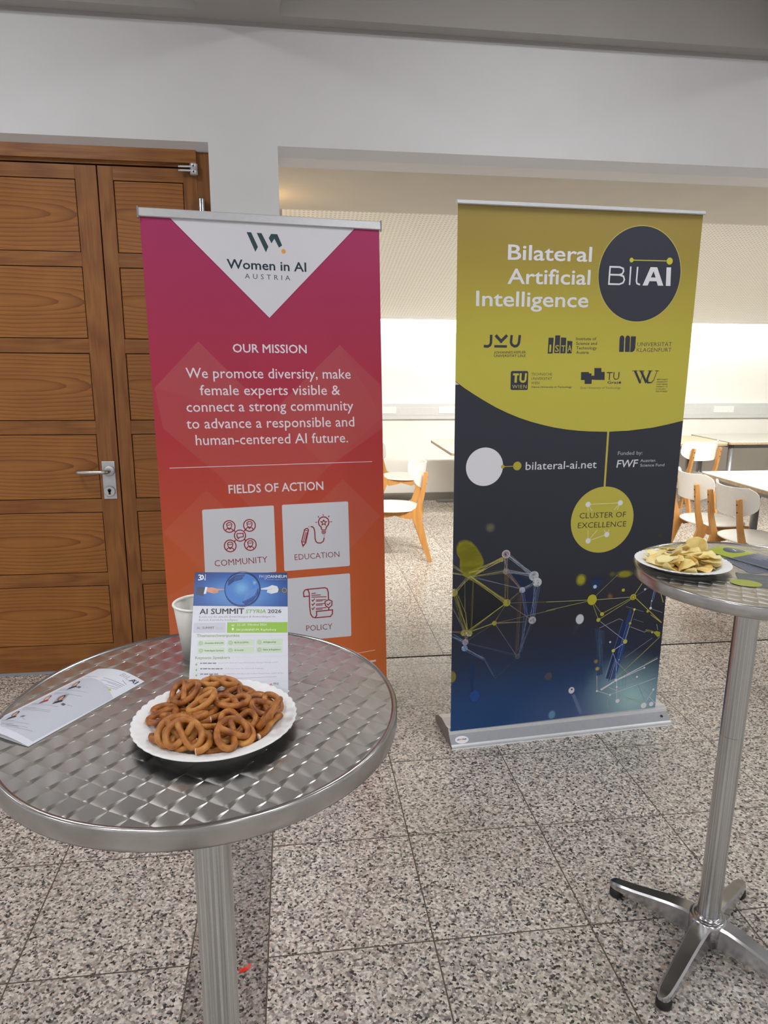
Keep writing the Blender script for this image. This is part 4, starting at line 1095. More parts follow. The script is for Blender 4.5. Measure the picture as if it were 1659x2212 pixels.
('disc','#A8AAB4',.85,345.4,1575.4,16.8,16.8,0,16),
('disc','#A8AAB4',.5,350.6,1577.4,4,4,0,8),
('disc','#9C9AA0',.5,348.3,1571.5,4,4,0,8),
('disc','#E2E2E6',.5,339.4,1571.3,4,4,0,8),
('disc','#9C9AA0',.5,350.4,1572.1,4,4,0,8),
('disc','#9C9AA0',.5,339.1,1577.4,4,4,0,8),
('disc','#9C9AA0',.5,341.1,1574.8,4,4,0,8),
('disc','#9C9AA0',.5,352.7,1583.4,4,4.1,0,8),
('disc','#A8AAB4',.5,352.9,1580.6,4,4,0,8),
('disc','#A9A638',.85,180.4,1574.5,10.4,10.6,0,16),
('disc','#E2E2E6',.5,179.4,1567.1,2.5,2.5,0,8),
('disc','#9C9AA0',.5,187.2,1572,2.5,2.6,0,8),
('disc','#E2E2E6',.5,174.2,1573.9,2.5,2.5,0,8),
('disc','#A9A638',.5,186.7,1576.5,2.5,2.6,0,8),
('disc','#9A9642',.85,50.8,1605.6,13.8,14.1,0,16),
('disc','#9C9AA0',.5,54.5,1615,3.3,3.4,0,8),
('disc','#E2E2E6',.5,48.6,1596.6,3.2,3.3,0,8),
('disc','#9C9AA0',.5,46.8,1592.7,3.3,3.3,0,8),
('disc','#E2E2E6',.5,48.8,1611.9,3.3,3.4,0,8),
('disc','#E2E2E6',.5,61.5,1607.5,3.2,3.4,0,8),
('disc','#9A9642',.5,56.1,1602.2,3.3,3.4,0,8),
('disc','#A09A50',.85,73.7,1610.6,13.3,13.6,0,16),
('disc','#9C9AA0',.5,76.1,1613.6,3.2,3.2,0,8),
('disc','#E2E2E6',.5,77.5,1618.8,3.2,3.2,0,8),
('disc','#A09A50',.5,82.3,1614.2,3.2,3.3,0,8),
('disc','#9C9AA0',.5,71.7,1607.6,3.2,3.3,0,8),
('disc','#E2E2E6',.5,65.4,1616.3,3.2,3.3,0,8),
('disc','#A09A50',.5,66.5,1598.7,3.2,3.3,0,8),
('disc','#A9A2B0',.85,57.3,1647.5,13.3,13.6,0,16),
('disc','#E2E2E6',.5,57,1635.7,3.1,3.3,0,8),
('disc','#9C9AA0',.5,51.6,1640,3.1,3.2,0,8),
('disc','#A9A2B0',.5,56.1,1650.3,3.1,3.3,0,8),
('disc','#9C9AA0',.5,65.3,1653.2,3.2,3.3,0,8),
('disc','#E2E2E6',.5,51.1,1653.9,3.2,3.2,0,8),
('disc','#A9A2B0',.5,56.2,1643.6,3.2,3.3,0,8),
('disc','#A9A2B0',.5,66.7,1649.3,3.1,3.3,0,8),
('disc','#9C9AA0',.5,66.2,1650.7,3.2,3.3,0,8),
('disc','#7F97C0',.85,54.9,1673.9,12.8,13.2,0,16),
('disc','#E2E2E6',.5,49,1673.4,3,3.1,0,8),
('disc','#9C9AA0',.5,59.1,1680.6,3,3.2,0,8),
('disc','#7F97C0',.5,47.2,1674.7,3,3.2,0,8),
('disc','#E2E2E6',.5,57.7,1674.9,3,3.1,0,8),
('disc','#7F97C0',.5,54.4,1671.1,3.1,3.2,0,8),
('disc','#E2E2E6',.5,46,1668.6,3,3.2,0,8),
('disc','#9C9AA0',.5,64.5,1669.7,3.1,3.2,0,8),
('disc','#7F97C0',.5,58.9,1678.8,3,3.2,0,8),
('disc','#A8A448',.85,5.8,1428.7,16.2,16.5,0,16),
('disc','#E2E2E6',.5,1.8,1415.7,3.9,3.9,0,8),
('disc','#9C9AA0',.5,-3.5,1421.9,3.9,4,0,8),
('disc','#9C9AA0',.5,11.2,1429,3.9,3.9,0,8),
('disc','#A8A448',.5,14.5,1418.1,3.9,3.9,0,8),
('disc','#A8A448',.5,12.1,1417.9,3.9,4,0,8),
('disc','#E2E2E6',.5,-.1,1437.7,3.9,3.9,0,8),
('disc','#E2E2E6',.5,9.2,1417,3.9,3.9,0,8),
('disc','#E2E2E6',.5,13.7,1436.1,3.9,4,0,8),
('disc','#4F5664',.85,286.9,1732.7,12,12.3,0,16),
('disc','#4F5664',.5,285.2,1735.3,2.9,3,0,8),
('disc','#4F5664',.5,295,1741.2,2.9,2.9,0,8),
('disc','#4F5664',.5,280.6,1738.4,2.9,2.9,0,8),
('poly','#2B4E8C',.6,[(788.5,1562),(801.1,1569.7),(786.9,1702.6),(749.8,1881),(712.7,1894.5),(751.1,1726.3)]),
('poly','#20355F',.7,[(762.8,1619.7),(780.8,1631.3),(747.5,1766.9),(722.4,1885.1),(701.2,1879.3)]),
('poly','#3A4E70',.45,[(628.8,1634.5),(677.1,1652.2),(685.1,1713.3),(664.6,1711.4),(685.7,1856.9),(658.6,1860.9),(644.2,1709.4)]),
('line','#6A86A8',.4,.75,[(665.8,1698.6),(676,1783.9)]),
('line','#6A86A8',.4,.75,[(661.2,1656.5),(682.3,1831.6)]),
('line','#6A86A8',.4,.75,[(651.8,1675.5),(665.4,1822.8)]),
('line','#6A86A8',.4,.75,[(666.5,1686.8),(681.9,1841.5)]),
('line','#6A86A8',.4,.75,[(666.4,1653.8),(687.6,1860.5)]),
('line','#6A86A8',.4,.75,[(655.3,1657.3),(670.8,1841.7)]),
('line','#6A86A8',.4,.75,[(654.9,1643.6),(667.8,1804.3)]),
('line','#6A86A8',.4,.75,[(656.6,1675.1),(668.7,1798.8)]),
('line','#6A86A8',.4,.75,[(659.9,1705.7),(672.1,1818.9)]),
('line','#6A86A8',.4,.74,[(660.1,1669),(676,1777.1)]),
('line','#6A86A8',.4,.75,[(649.7,1686.4),(657.5,1778.8)]),
('line','#6A86A8',.4,.75,[(659.2,1685.9),(678.4,1855.8)]),
('line','#6A86A8',.4,.75,[(653.4,1715.6),(673.1,1864.9)]),
('line','#6A86A8',.4,.75,[(647.5,1641.7),(666.5,1793.6)]),
('disc','#9E9A2E',.9,554.2,1414.3,26.4,30.5,.55,28),
('disc','#8C8A2E',.8,751.3,1402.8,44,19.5,.5,28),
('disc','#6B6A2E',.6,694.4,1398.8,20,16.2,.7,28),
('disc','#23457E',.6,624.4,1435.3,36.7,38.9,1,28),
('disc','#A9C3E4',.95,619.5,1449.4,10,9.7,.35,28),
('disc','#AAA93A',.95,751.3,1474.5,8.8,8.5,.3,28),
('disc','#8A6F4A',.55,692.1,1496.9,16.9,16.5,.8,28),
('disc','#463F30',.5,528.5,1521.3,19.8,19.5,.9,28),
('disc','#C2C5D2',.95,559.8,1589.6,20.1,24.6,.2,28),
('poly','#4C5068',.35,[(544,1610.6),(567.5,1615.9),(540.3,1656.4),(526.7,1651.9)]),
('disc','#57565E',.7,431.5,1840.2,20.8,21.2,.25,28),
('disc','#8C7A4A',.7,647.8,1792.8,11.8,11.7,.4,28),
('disc','#A89C62',.75,657.2,1828,11.1,11.1,.4,28),
('line','#BDBD8E',.9,1.95,[(404.1,1500.1),(609.7,1506.7)]),
('line','#9F9E58',.9,2.28,[(406.1,1538.7),(609.8,1508.3)]),
('line','#8D8B60',.9,1.95,[(612.7,1502.1),(719.7,1403.7)]),
('line','#BDBD8E',.9,1.99,[(629.7,1508.3),(800.9,1508.7)]),
('line','#A7A456',.9,2.32,[(657.9,1574.3),(797.6,1510)]),
('line','#A7A456',.9,2.35,[(646.3,1599.7),(798,1515)]),
('line','#A7A456',.9,1.95,[(621,1525.5),(657.7,1572.6)]),
('line','#A7A456',.9,2.02,[(614.3,1524.9),(644.4,1596.2)]),
('line','#B5B24A',.9,2.69,[(805.3,1500.8),(848.3,1432.2)]),
('line','#B5B24A',.9,3.02,[(807.9,1510.9),(947.7,1639.1)]),
('line','#B5B24A',.9,2.43,[(891.3,1597.2),(945.9,1638.9)]),
('line','#B5B24A',.9,2.73,[(915.9,1466.6),(945.9,1544.9)]),
('line','#B8B4BE',.9,2.02,[(655.4,1608.7),(776.9,1706.7)]),
('line','#BDBD8E',.9,2.39,[(811.2,1567.2),(777.4,1711.8)]),
('line','#8C93A8',.9,2.39,[(652.5,1638.3),(742.7,1603),(762.2,1613)]),
('line','#9AA0B0',.9,2.02,[(797.4,1644.5),(867.5,1676),(891.1,1668)]),
('line','#8C90A2',.9,1.37,[(809.8,1610.4),(859.8,1629.8)]),
('line','#8C90A2',.9,1.34,[(770.6,1550.7),(810.9,1563.9),(855.3,1580.8)]),
('line','#7A90C0',.9,3.08,[(899.9,1471.9),(889,1537),(887.3,1573.5)]),
('line','#5A78B8',.9,2.39,[(906.8,1472.4),(897.1,1531.1)]),
('line','#8C93A8',.9,2.05,[(892.2,1570.6),(946.4,1591.8)]),
('line','#5C6272',.9,2.39,[(814.1,1504.8),(885.5,1464.3)]),
('line','#A7A456',.9,2.5,[(947.1,1703.7),(869.7,1775.4),(749.8,1881)]),
('line','#8A8894',.9,2.11,[(783.7,1787.6),(908.8,1707)]),
('line','#9A9678',.9,1.78,[(944.3,1800.1),(885.2,1829)]),
('line','#C8C4D0',.9,2.73,[(771.3,1721.5),(732,1744.9)]),
('line','#9C9CB2',.9,2.42,[(726.4,1761.4),(743.3,1800.7),(858.3,1920.8),(929.1,1992.8),(938.5,2015.4)]),
('line','#8FA0C6',.9,1.76,[(724.7,1761.2),(697.2,1871.9)]),
('line','#7E94C4',.9,1.76,[(738.7,1786.5),(712.4,1890.9)]),
('line','#A8A6BE',.9,2.08,[(742.8,1793.8),(719.7,1895.2)]),
('line','#B2B4CC',.9,2.11,[(745.6,1807.8),(750.1,1884.5)]),
('line','#5E7EBC',.9,1.76,[(756.7,1795.2),(743.1,1883.8)]),
('line','#6A80B0',.9,1.71,[(771.3,1721.5),(756.7,1795.2)]),
('line','#5A76B4',.9,1.68,[(760.8,1616.2),(728.5,1744.6)]),
('line','#5A76B4',.9,1.71,[(780.8,1631.3),(750.7,1763.8)]),
('line','#D5D3DC',.95,[9.01,5.54,3.46,2.77],[(684.3,1929.8),(750.8,1893.3),(862,1844),(945,1807.1)]),
('line','#CFCEDA',1,2.81,[(750.9,1895.1),(883.3,1846.2)]),
('line','#C4C6D2',1,2.14,[(728.2,1959.3),(945.4,1901.9)]),
('line','#B4BACB',.5,1.78,[(756.9,1925.5),(940.1,1883.7)]),
('line','#CDCBD4',1,2.11,[(754.4,1895.5),(762.2,1991.5)]),
('line','#B8B6BE',.6,4.22,[(657.5,1860.8),(662.8,1934.4)]),
('line','#C9C8D0',1,2.46,[(662.8,1934.4),(728.3,1961.1)]),
('line','#B8C4C4',1,1.78,[(718.4,1923),(760.2,1945.3)]),
('line','#B9CACB',.7,1.76,[(710.9,1960.9),(758.6,1991.1)]),
('line','#9FA9C8',.7,1.84,[(936.3,1918.7),(913.1,1937.4),(893.9,1960.2),(877.2,1972.6)]),
('line','#B9BBD2',.9,4.34,[(940.2,1958.2),(896.6,2028.6)]),
('line','#7F94C2',.6,1.76,[(858.7,1924.4),(897.9,2003.6)]),
('line','#C0C2D6',1,2.53,[(921.9,1992),(954.2,2028.1)]),
('line','#B8CBB8',.35,1.41,[(755.8,1955.4),(893,2028.2)]),
('line','#B8CBB8',.35,1.43,[(763.2,1960.4),(896.3,2024.9)]),
('line','#B8CBB8',.35,1.43,[(770.6,1965.5),(899.6,2021.7)]),
('line','#B8CBB8',.35,1.45,[(778,1970.6),(902.9,2018.5)]),
('line','#B8CBB8',.35,1.43,[(785.5,1975.7),(906.2,2015.3)]),
('line','#B8CBB8',.35,1.43,[(793,1980.8),(909.4,2012.1)]),
('line','#B8CBB8',.35,1.45,[(800.4,1985.9),(912.7,2008.9)]),
('line','#B8CBB8',.35,1.45,[(807.9,1991.1),(916,2005.6)]),
('line','#B8CBB8',.35,1.45,[(815.4,1996.2),(919.3,2002.4)]),
('line','#B7CBC8',.35,2.85,[(713.4,1957.6),(721.9,2036.7)]),
('line','#6A92C0',.2,3.52,[(781.1,1839.1),(785.2,1930.4)]),
('line','#6A92C0',.15,4.92,[(795.8,1847.6),(797.6,1931.8)]),
('disc','#D9DAE2',.95,684.3,1929.8,5.5,5.6,.25,16),
('disc','#D9DAE2',.95,750.7,1892.3,8.4,8.4,.25,16),
('disc','#D9DAE2',.95,756.9,1925.9,5.6,5.7,.25,16),
('disc','#D9DAE2',.95,727.6,1961,6,6,.25,16),
('disc','#D9DAE2',.95,766,1994.8,12.1,12.2,.25,16),
('disc','#D9DAE2',.95,883.3,1846.2,5,4.9,.25,16),
('disc','#D9DAE2',.95,938.4,1958,6.5,6.5,.25,16),
('disc','#D9DAE2',.95,897,2032.2,16.8,16.9,.25,16),
('disc','#D9DAE2',.95,934.4,2029.4,13.3,13.3,.25,16),
('disc','#D9DAE2',.95,662.9,1935.1,5.6,5.6,.25,16),
('disc','#ACA82E',1,609.7,1506.4,21.4,23.5,0,24),
('disc','#ACA82E',1,660.6,1575.2,9.1,8.9,0,24),
('disc','#ACA82E',1,645.7,1600.3,9.1,9,0,24),
('disc','#ACA82E',1,800.3,1509.6,13.7,13.3,0,24),
('ring','#55531C',1,2.66,801.1,1511,7.5,7.3,14,0,6.28),
('disc','#CFCB6A',.95,810.8,1566.5,5.5,5.4,0,16),
('disc','#A9A638',.95,795.7,1628.6,6.2,6,0,16),
('disc','#B5B05A',.95,779.1,1712,10.4,10.3,0,16),
('disc','#BDB85A',.95,726.2,1749.8,8.3,8.2,0,16),
('disc','#A9A638',.95,875.2,1580.5,6.3,6.1,0,16),
('disc','#D0D0C8',.95,887.7,1566.9,6.3,6,0,16),
('disc','#B5B05A',.95,903.1,1468.9,6.9,6.6,0,16),
('disc','#C5C7D2',.95,708.5,1707.8,4.8,4.7,0,16),
('disc','#D5D8E2',.95,851.1,1887.3,5,4.9,0,16),
('disc','#A9AEC2',.95,853.3,1478.3,5.5,5.2,0,16),
('disc','#C5CBDC',.95,890.4,1533.8,3.5,3.4,0,16),
('disc','#D5D7B8',.95,906.3,1680.2,4.9,4.8,0,16),
('disc','#B8C0DA',.95,756.7,1795.2,2.8,2.8,0,16),
('poly','#A5A038',.85,[(909.7,1679.8),(926.9,1676.3),(945.1,1683),(945,1700.1),(935,1706),(923.4,1694.7)]),
('line','#8C882E',.5,9,[(873.6,1666.4),(913.2,1680.2)]),
('line','#B5B270',.7,2.42,[(924.4,1643.8),(931.7,1671.6)]),
('disc','#D5D6E0',.9,542.2,1918.5,15.8,18.1,.25,28),
('disc','#23304A',1,543.6,1914.1,4.1,4.2,0,10),
('line','#7C8CB4',.55,[13.86,15.24],[(551.3,1939.3),(595.1,2035.7)]),
('disc','#6E9CC4',.75,456.7,2026.1,19.2,24.8,.35,28),
('disc','#7E7A3C',.85,1.8,1797.7,22.1,30.1,.25,28),
('disc','#274F92',.8,102.8,1895.8,28.1,35.1,.3,28),
('poly','#243C66',.7,[(77.2,1736.2),(94.9,1744.8),(97.8,1875.7),(86.5,1874.4)]),
('line','#5E7098',.7,2.01,[(130,1714.4),(189,1823.2)]),
('line','#5E7098',.6,1.6,[(143.5,1729.3),(192.4,1823.6)]),
('line','#53586A',.6,1.62,[(192.4,1823.6),(295.8,1730.7)]),
('disc','#465068',.5,190.8,1816.5,12.1,12.5,.6,28),
('line','#353843',1,9.78,[(134.2,436.5),(133.8,465.3),(130.4,473.6),(122.1,478),(106.4,476.9)]),
('line','#353843',1,10.93,[(151.1,438.1),(172.9,459.6),(195.9,437.9)]),
('poly','#353843',1,[(167.9,453),(178.2,452.9),(177.4,465.2),(168.3,465.2)]),
('poly','#353843',1,[(147.3,473),(196.5,473.5),(196.2,482.4),(147,481.9)]),
('line','#353843',1,9.86,[(213.5,437.3),(211.4,462.9),(215.4,471.8),(225.4,477.4),(235.2,475.7),(241,469.5),(243.2,461.7),(245.3,437.1)]),
('text','JOHANNES KEPLER','#353843',147,503.7,271.4,502.7,8.41,.012,0,1,1,2),
('text','UNIVERSITÄT LINZ','#353843',147.4,515.5,271.3,515.7,8.41,.012,0,1,1,2),
('poly','#353843',1,[(359.5,446.2),(380.1,446.1),(378.8,503.4),(358.7,503.9)]),
('text','I','#B6AE46',364.7,497.6,370.9,497.7,26.24,.01,0,1,1,2),
('poly','#353843',1,[(385.9,437.6),(406,437.6),(405.9,502.2),(384.4,502.2)]),
('text','S','#B6AE46',387.9,497.1,403.1,497.1,24.04,.01,0,1,1,2),
('poly','#353843',1,[(409.5,444.9),(431,445.9),(430.6,502.8),(409.1,502.8)]),
('text','T','#B6AE46',412.5,497.1,428.4,497.1,22.94,.01,0,1,1,2),
('poly','#353843',1,[(435.5,456.7),(456.5,458.9),(455.4,502.9),(436.4,503.4)]),
('text','A','#B6AE46',438.5,496.5,454.4,496.6,24.15,.01,0,1,1,2),
('text','Institute of','#353843',470.9,454.9,553.4,454.6,10.83,.01,0,1,1,2),
('text','Science and','#353843',472,472,557.3,471.8,10.92,.01,0,1,1,2),
('text','Technology','#353843',473,488.5,557.2,488.5,11.02,.01,0,1,1,2),
('text','Austria','#353843',474,504.6,525.4,504.6,11.02,.01,0,1,1,2),
('poly','#353843',1,[(651.7,497.8),(649.6,448),(652.2,440),(658.5,436.5),(665.9,438.8),(669.7,445.7),(671.5,497.8)]),
('poly','#353843',1,[(676.1,497.8),(673.8,447.9),(676.4,439.9),(682.7,436.4),(690.1,438.7),(694,445.6),(695.9,497.8)]),
('poly','#353843',1,[(697.8,481.5),(696.8,439.8),(717.9,439.7),(719,481.5),(716,493.2),(707.2,498.4),(697.9,498.4)]),
('text','UNIVERSITÄT','#353843',726.5,476.8,874.7,476.1,14.77,-.004,0,1,1,2),
('text','KLAGENFURT','#353843',725.7,497.8,874.8,497.3,14.77,-.004,0,1,1,2),
('poly','#353843',1,[(218.9,566.6),(279.8,567),(284.3,571.6),(285.2,633.9),(280.9,637.3),(220.3,636.6),(215.8,632.5),(214.8,571.2)]),
('poly','#B6AE46',1,[(224.2,575.2),(247.1,575.4),(247.4,582.8),(240.6,582.8),(239.8,609.7),(230.5,609.6),(231.3,582.7),(223.9,582.6)]),
('line','#B6AE46',1,7.8,[(254.6,574.8),(253.7,598.4),(257.7,604.7),(265.2,606.5),(272,603.7),(274.2,598),(275.7,575)]),
('text','WIEN','#B6AE46',222.5,630.3,280,630.9,12.81,0,0,1.2,1,2),
('text','TECHNISCHE','#353843',296.7,583.7,381.3,584.4,9.81,-.004,0,1,1,2),
('text','UNIVERSITÄT','#353843',297.5,599.9,380.9,600.6,9.91,-.004,0,1,1,2),
('text','WIEN','#353843',298.2,616.1,331,616.4,9.91,-.004,0,1,1,2),
('text','Vienna University of Technology','#353843',298.2,629.4,464,631.2,7.01,.006,0,1,1,2),
('poly','#353843',1,[(499,572.4),(531.4,572.6),(532.8,602.5),(500.3,602.2)]),
('poly','#353843',1,[(515.5,597.7),(544.8,597.9),(545.5,617.4),(516.2,617.1)]),
('poly','#353843',1,[(531,586.1),(556.4,586.2),(556.8,601.5),(531.4,601.3)]),
('poly','#353843',1,[(553,557.5),(582.4,557.7),(585.1,602.4),(555.6,602.1)]),
('poly','#353843',1,[(582.2,572.3),(597.2,572.4),(598.9,602.5),(583.7,602.4)]),
('poly','#353843',1,[(531.7,577.3),(542.7,577.4),(542.8,587.3),(531.7,587.2)]),
('text','TU','#353843',606.1,602.6,660.3,602.4,29.19,0,0,1,1,2),
('text','Graz','#353843',611.8,616.8,658.9,617.3,10.13,.024,0,1,1,2),
('poly','#353843',1,[(660.2,609.6),(668.9,609.6),(669.5,617.4),(660.2,617.3)]),
('text','Graz University of Technology','#353843',499.2,635.2,669.1,637.1,7.82,-.004,0,1,1,2),
('line','#353843',1,[9.47,9.47],[(725.4,569.1),(752.5,616.4)]),
('line','#353843',1,2.54,[(749.9,617.6),(763,569.9)]),
('line','#353843',1,[9.54,9.54],[(750.9,569.2),(778.1,615.4)]),
('line','#353843',1,2.57,[(774.2,617.8),(789.5,579)]),
('line','#353843',1,[8.91,8.91,7,3.82,2.55],[(791.3,569.5),(780.6,599.9),(784.8,614.9),(801,614.5),(810.7,602.5)]),
('line','#353843',1,2.56,[(808.5,607.3),(821.1,569.7)]),
('line','#353843',1,2.52,[(713.4,569),(737.5,569.2)]),
('line','#353843',1,2.52,[(741.5,569.2),(765.7,569.3)]),
('line','#353843',1,2.54,[(780.5,569.4),(800.8,569.5)]),
('line','#353843',1,2.57,[(811.6,569.6),(827.9,569.7)]),
('text','WIRTSCHAFTS','#353843',821.9,605.6,871.1,606.1,5.22,.004,0,1,1,1),
('text','UNIVERSITÄT','#353843',822,614.8,871.5,615.2,5.22,.004,0,1,1,1),
('text','WIEN VIENNA','#353843',822.1,623.9,871.9,624.5,5.14,.004,0,1,1,1),
('text','UNIVERSITY OF','#353843',822.1,633.1,872.3,633.7,5.22,.004,0,1,1,1),
('text','ECONOMICS','#353843',822.2,642.3,864.5,642.8,5.12,.004,0,1,1,1),
('text','AND BUSINESS','#353843',822.3,651.5,873.1,652.2,5.22,.004,0,1,1,1),
('disc','#B9B060',1,714.8,216.4,171.7,171.7,0,72),
('disc','#353843',1,714.8,216.4,169.2,169.2,0,72),
('text','Bilateral','#D4D5DD',190.2,176.3,513.3,175.7,49.77,.02,0,1,1,3),
('text','Artificial','#D4D5DD',191.9,258.4,512.7,255.7,50.67,.02,0,1,1,3),
('text','Intelligence','#D4D5DD',74.4,336.3,510.6,335.9,51.16,.02,0,1,1,3),
('line','#D8D9E0',1,5.91,[(590.4,189.5),(589.7,254.2)]),
('line','#D8D9E0',1,5.96,[(588.6,191.7),(629.3,191.9),(643.7,196.5),(646.4,206.3),(641.4,215.2),(630.2,219.3),(589.5,219.1)]),
('line','#D8D9E0',1,5.96,[(630.2,219.3),(647.2,223.9),(652,235.4),(647.8,246.5),(632.9,252.3),(588.2,252.1)]),
('line','#D8D9E0',1,5.91,[(674.3,188.7),(674.9,254.3)]),
('line','#D8D9E0',1,6.01,[(702.6,189.1),(702.1,240.5),(705.3,248.2),(718,252.4)]),
('poly','#D8D9E0',1,[(728.7,255),(756.3,188.9),(783.6,188.9),(815.7,254),(792.7,254.4),(785.9,238.9),(756.5,238.9),(750.1,254.6)]),
('poly','#353843',1,[(760.4,225.4),(780.7,225.6),(770,203.6)]),
('poly','#D8D9E0',1,[(822.8,188.5),(841.8,188.1),(845.5,254.6),(826.3,254.4)]),
('line','#B9B23C',1,3.55,[(675.6,166.2),(833.6,165.5)]),
('disc','#C0B93E',1,675.6,166.2,8.3,8.3,0,18),
('disc','#C0B93E',1,833.6,166.1,12.7,12.7,0,22),
('line','#B4AB48',1,8.34,[(630,803),(630.9,1029.4)]),
('disc','#D6D7DE',1,121.5,925.3,74.6,74.6,0,56),
('line','#A8A03A',1,2.88,[(195.1,927.3),(254.4,926.5)]),
('disc','#A8A03A',1,195.1,927.3,7.5,7.5,0,18),
('disc','#A8A03A',1,254.4,926.5,17,17,0,28),
('text','bilateral-ai.net','#D2D3DB',289.2,943.1,589.3,946.3,30.85,.004,0,1,1,2),
('text','Funded by:','#AEB0BA',679,897.3,787.2,898.4,14.75,0,0,1,1,2),
('text','FWF','#CDCED6',676.7,947.7,771,948,29.81,.016,.12,1,1,2),
('text','Austrian','#B6B8C2',780.9,928.8,847.2,929.3,11.34,.006,0,1,1,2),
('text','Science Fund','#B6B8C2',781.4,947.8,890.4,949.2,11.44,.006,0,1,1,2),
('disc','#B4AB48',1,631.9,1162.2,138.8,138.8,0,64),
('line','#CFCB9A',1,3.08,[(563.7,1094),(706,1094)]),
('line','#CFCB9A',1,3.08,[(563.7,1094),(565.5,1121.2)]),
('line','#CFCB9A',1,3.08,[(563.7,1094),(583.4,1122.1)]),
('line','#CFCB9A',1,3.16,[(706,1094),(680.5,1122.6)]),
('line','#CFCB9A',1,3.16,[(706,1094),(694.7,1122.7)]),
('line','#CFCB9A',1,3.18,[(574.2,1247.4),(656,1224.9)]),
('line','#CFCB9A',1,3.18,[(574.2,1247.4),(571.2,1203.5)]),
('line','#CFCB9A',1,3.18,[(574.2,1247.4),(611.7,1203.3)]),
('line','#CFCB9A',1,3.21,[(656,1224.9),(642.1,1204.4)]),
('line','#CFCB9A',1,3.21,[(656,1224.9),(665.5,1203.8)]),
('disc','#D3D4DA',1,563.7,1094,11.2,11.2,0,20),
('disc','#D3D4DA',1,706,1094,11.4,11.4,0,20),
('disc','#D3D4DA',1,574.2,1247.4,11.4,11.4,0,20),
('disc','#D3D4DA',1,656,1224.9,11.5,11.5,0,20),
('text','CLUSTER OF','#34362C',529.4,1150.8,735.2,1155.2,22.76,-.002,0,1,1,2),
('text','EXCELLENCE','#34362C',525,1191.2,739.9,1195.5,22.86,-.002,0,1,1,2),
('disc','#77775C',.6,151.9,1168.4,24.1,23.7,.6,28),
('disc','#4A5030',.6,901.4,1243.9,19,17.9,.8,28)]
FLY = ((-.1647,.9989,1.0983),(-.0165,.9687,1.0983),(-.1629,1.118,1.2492),(-.0132,1.0893,1.2526))
FLYSPLIT = 57.1
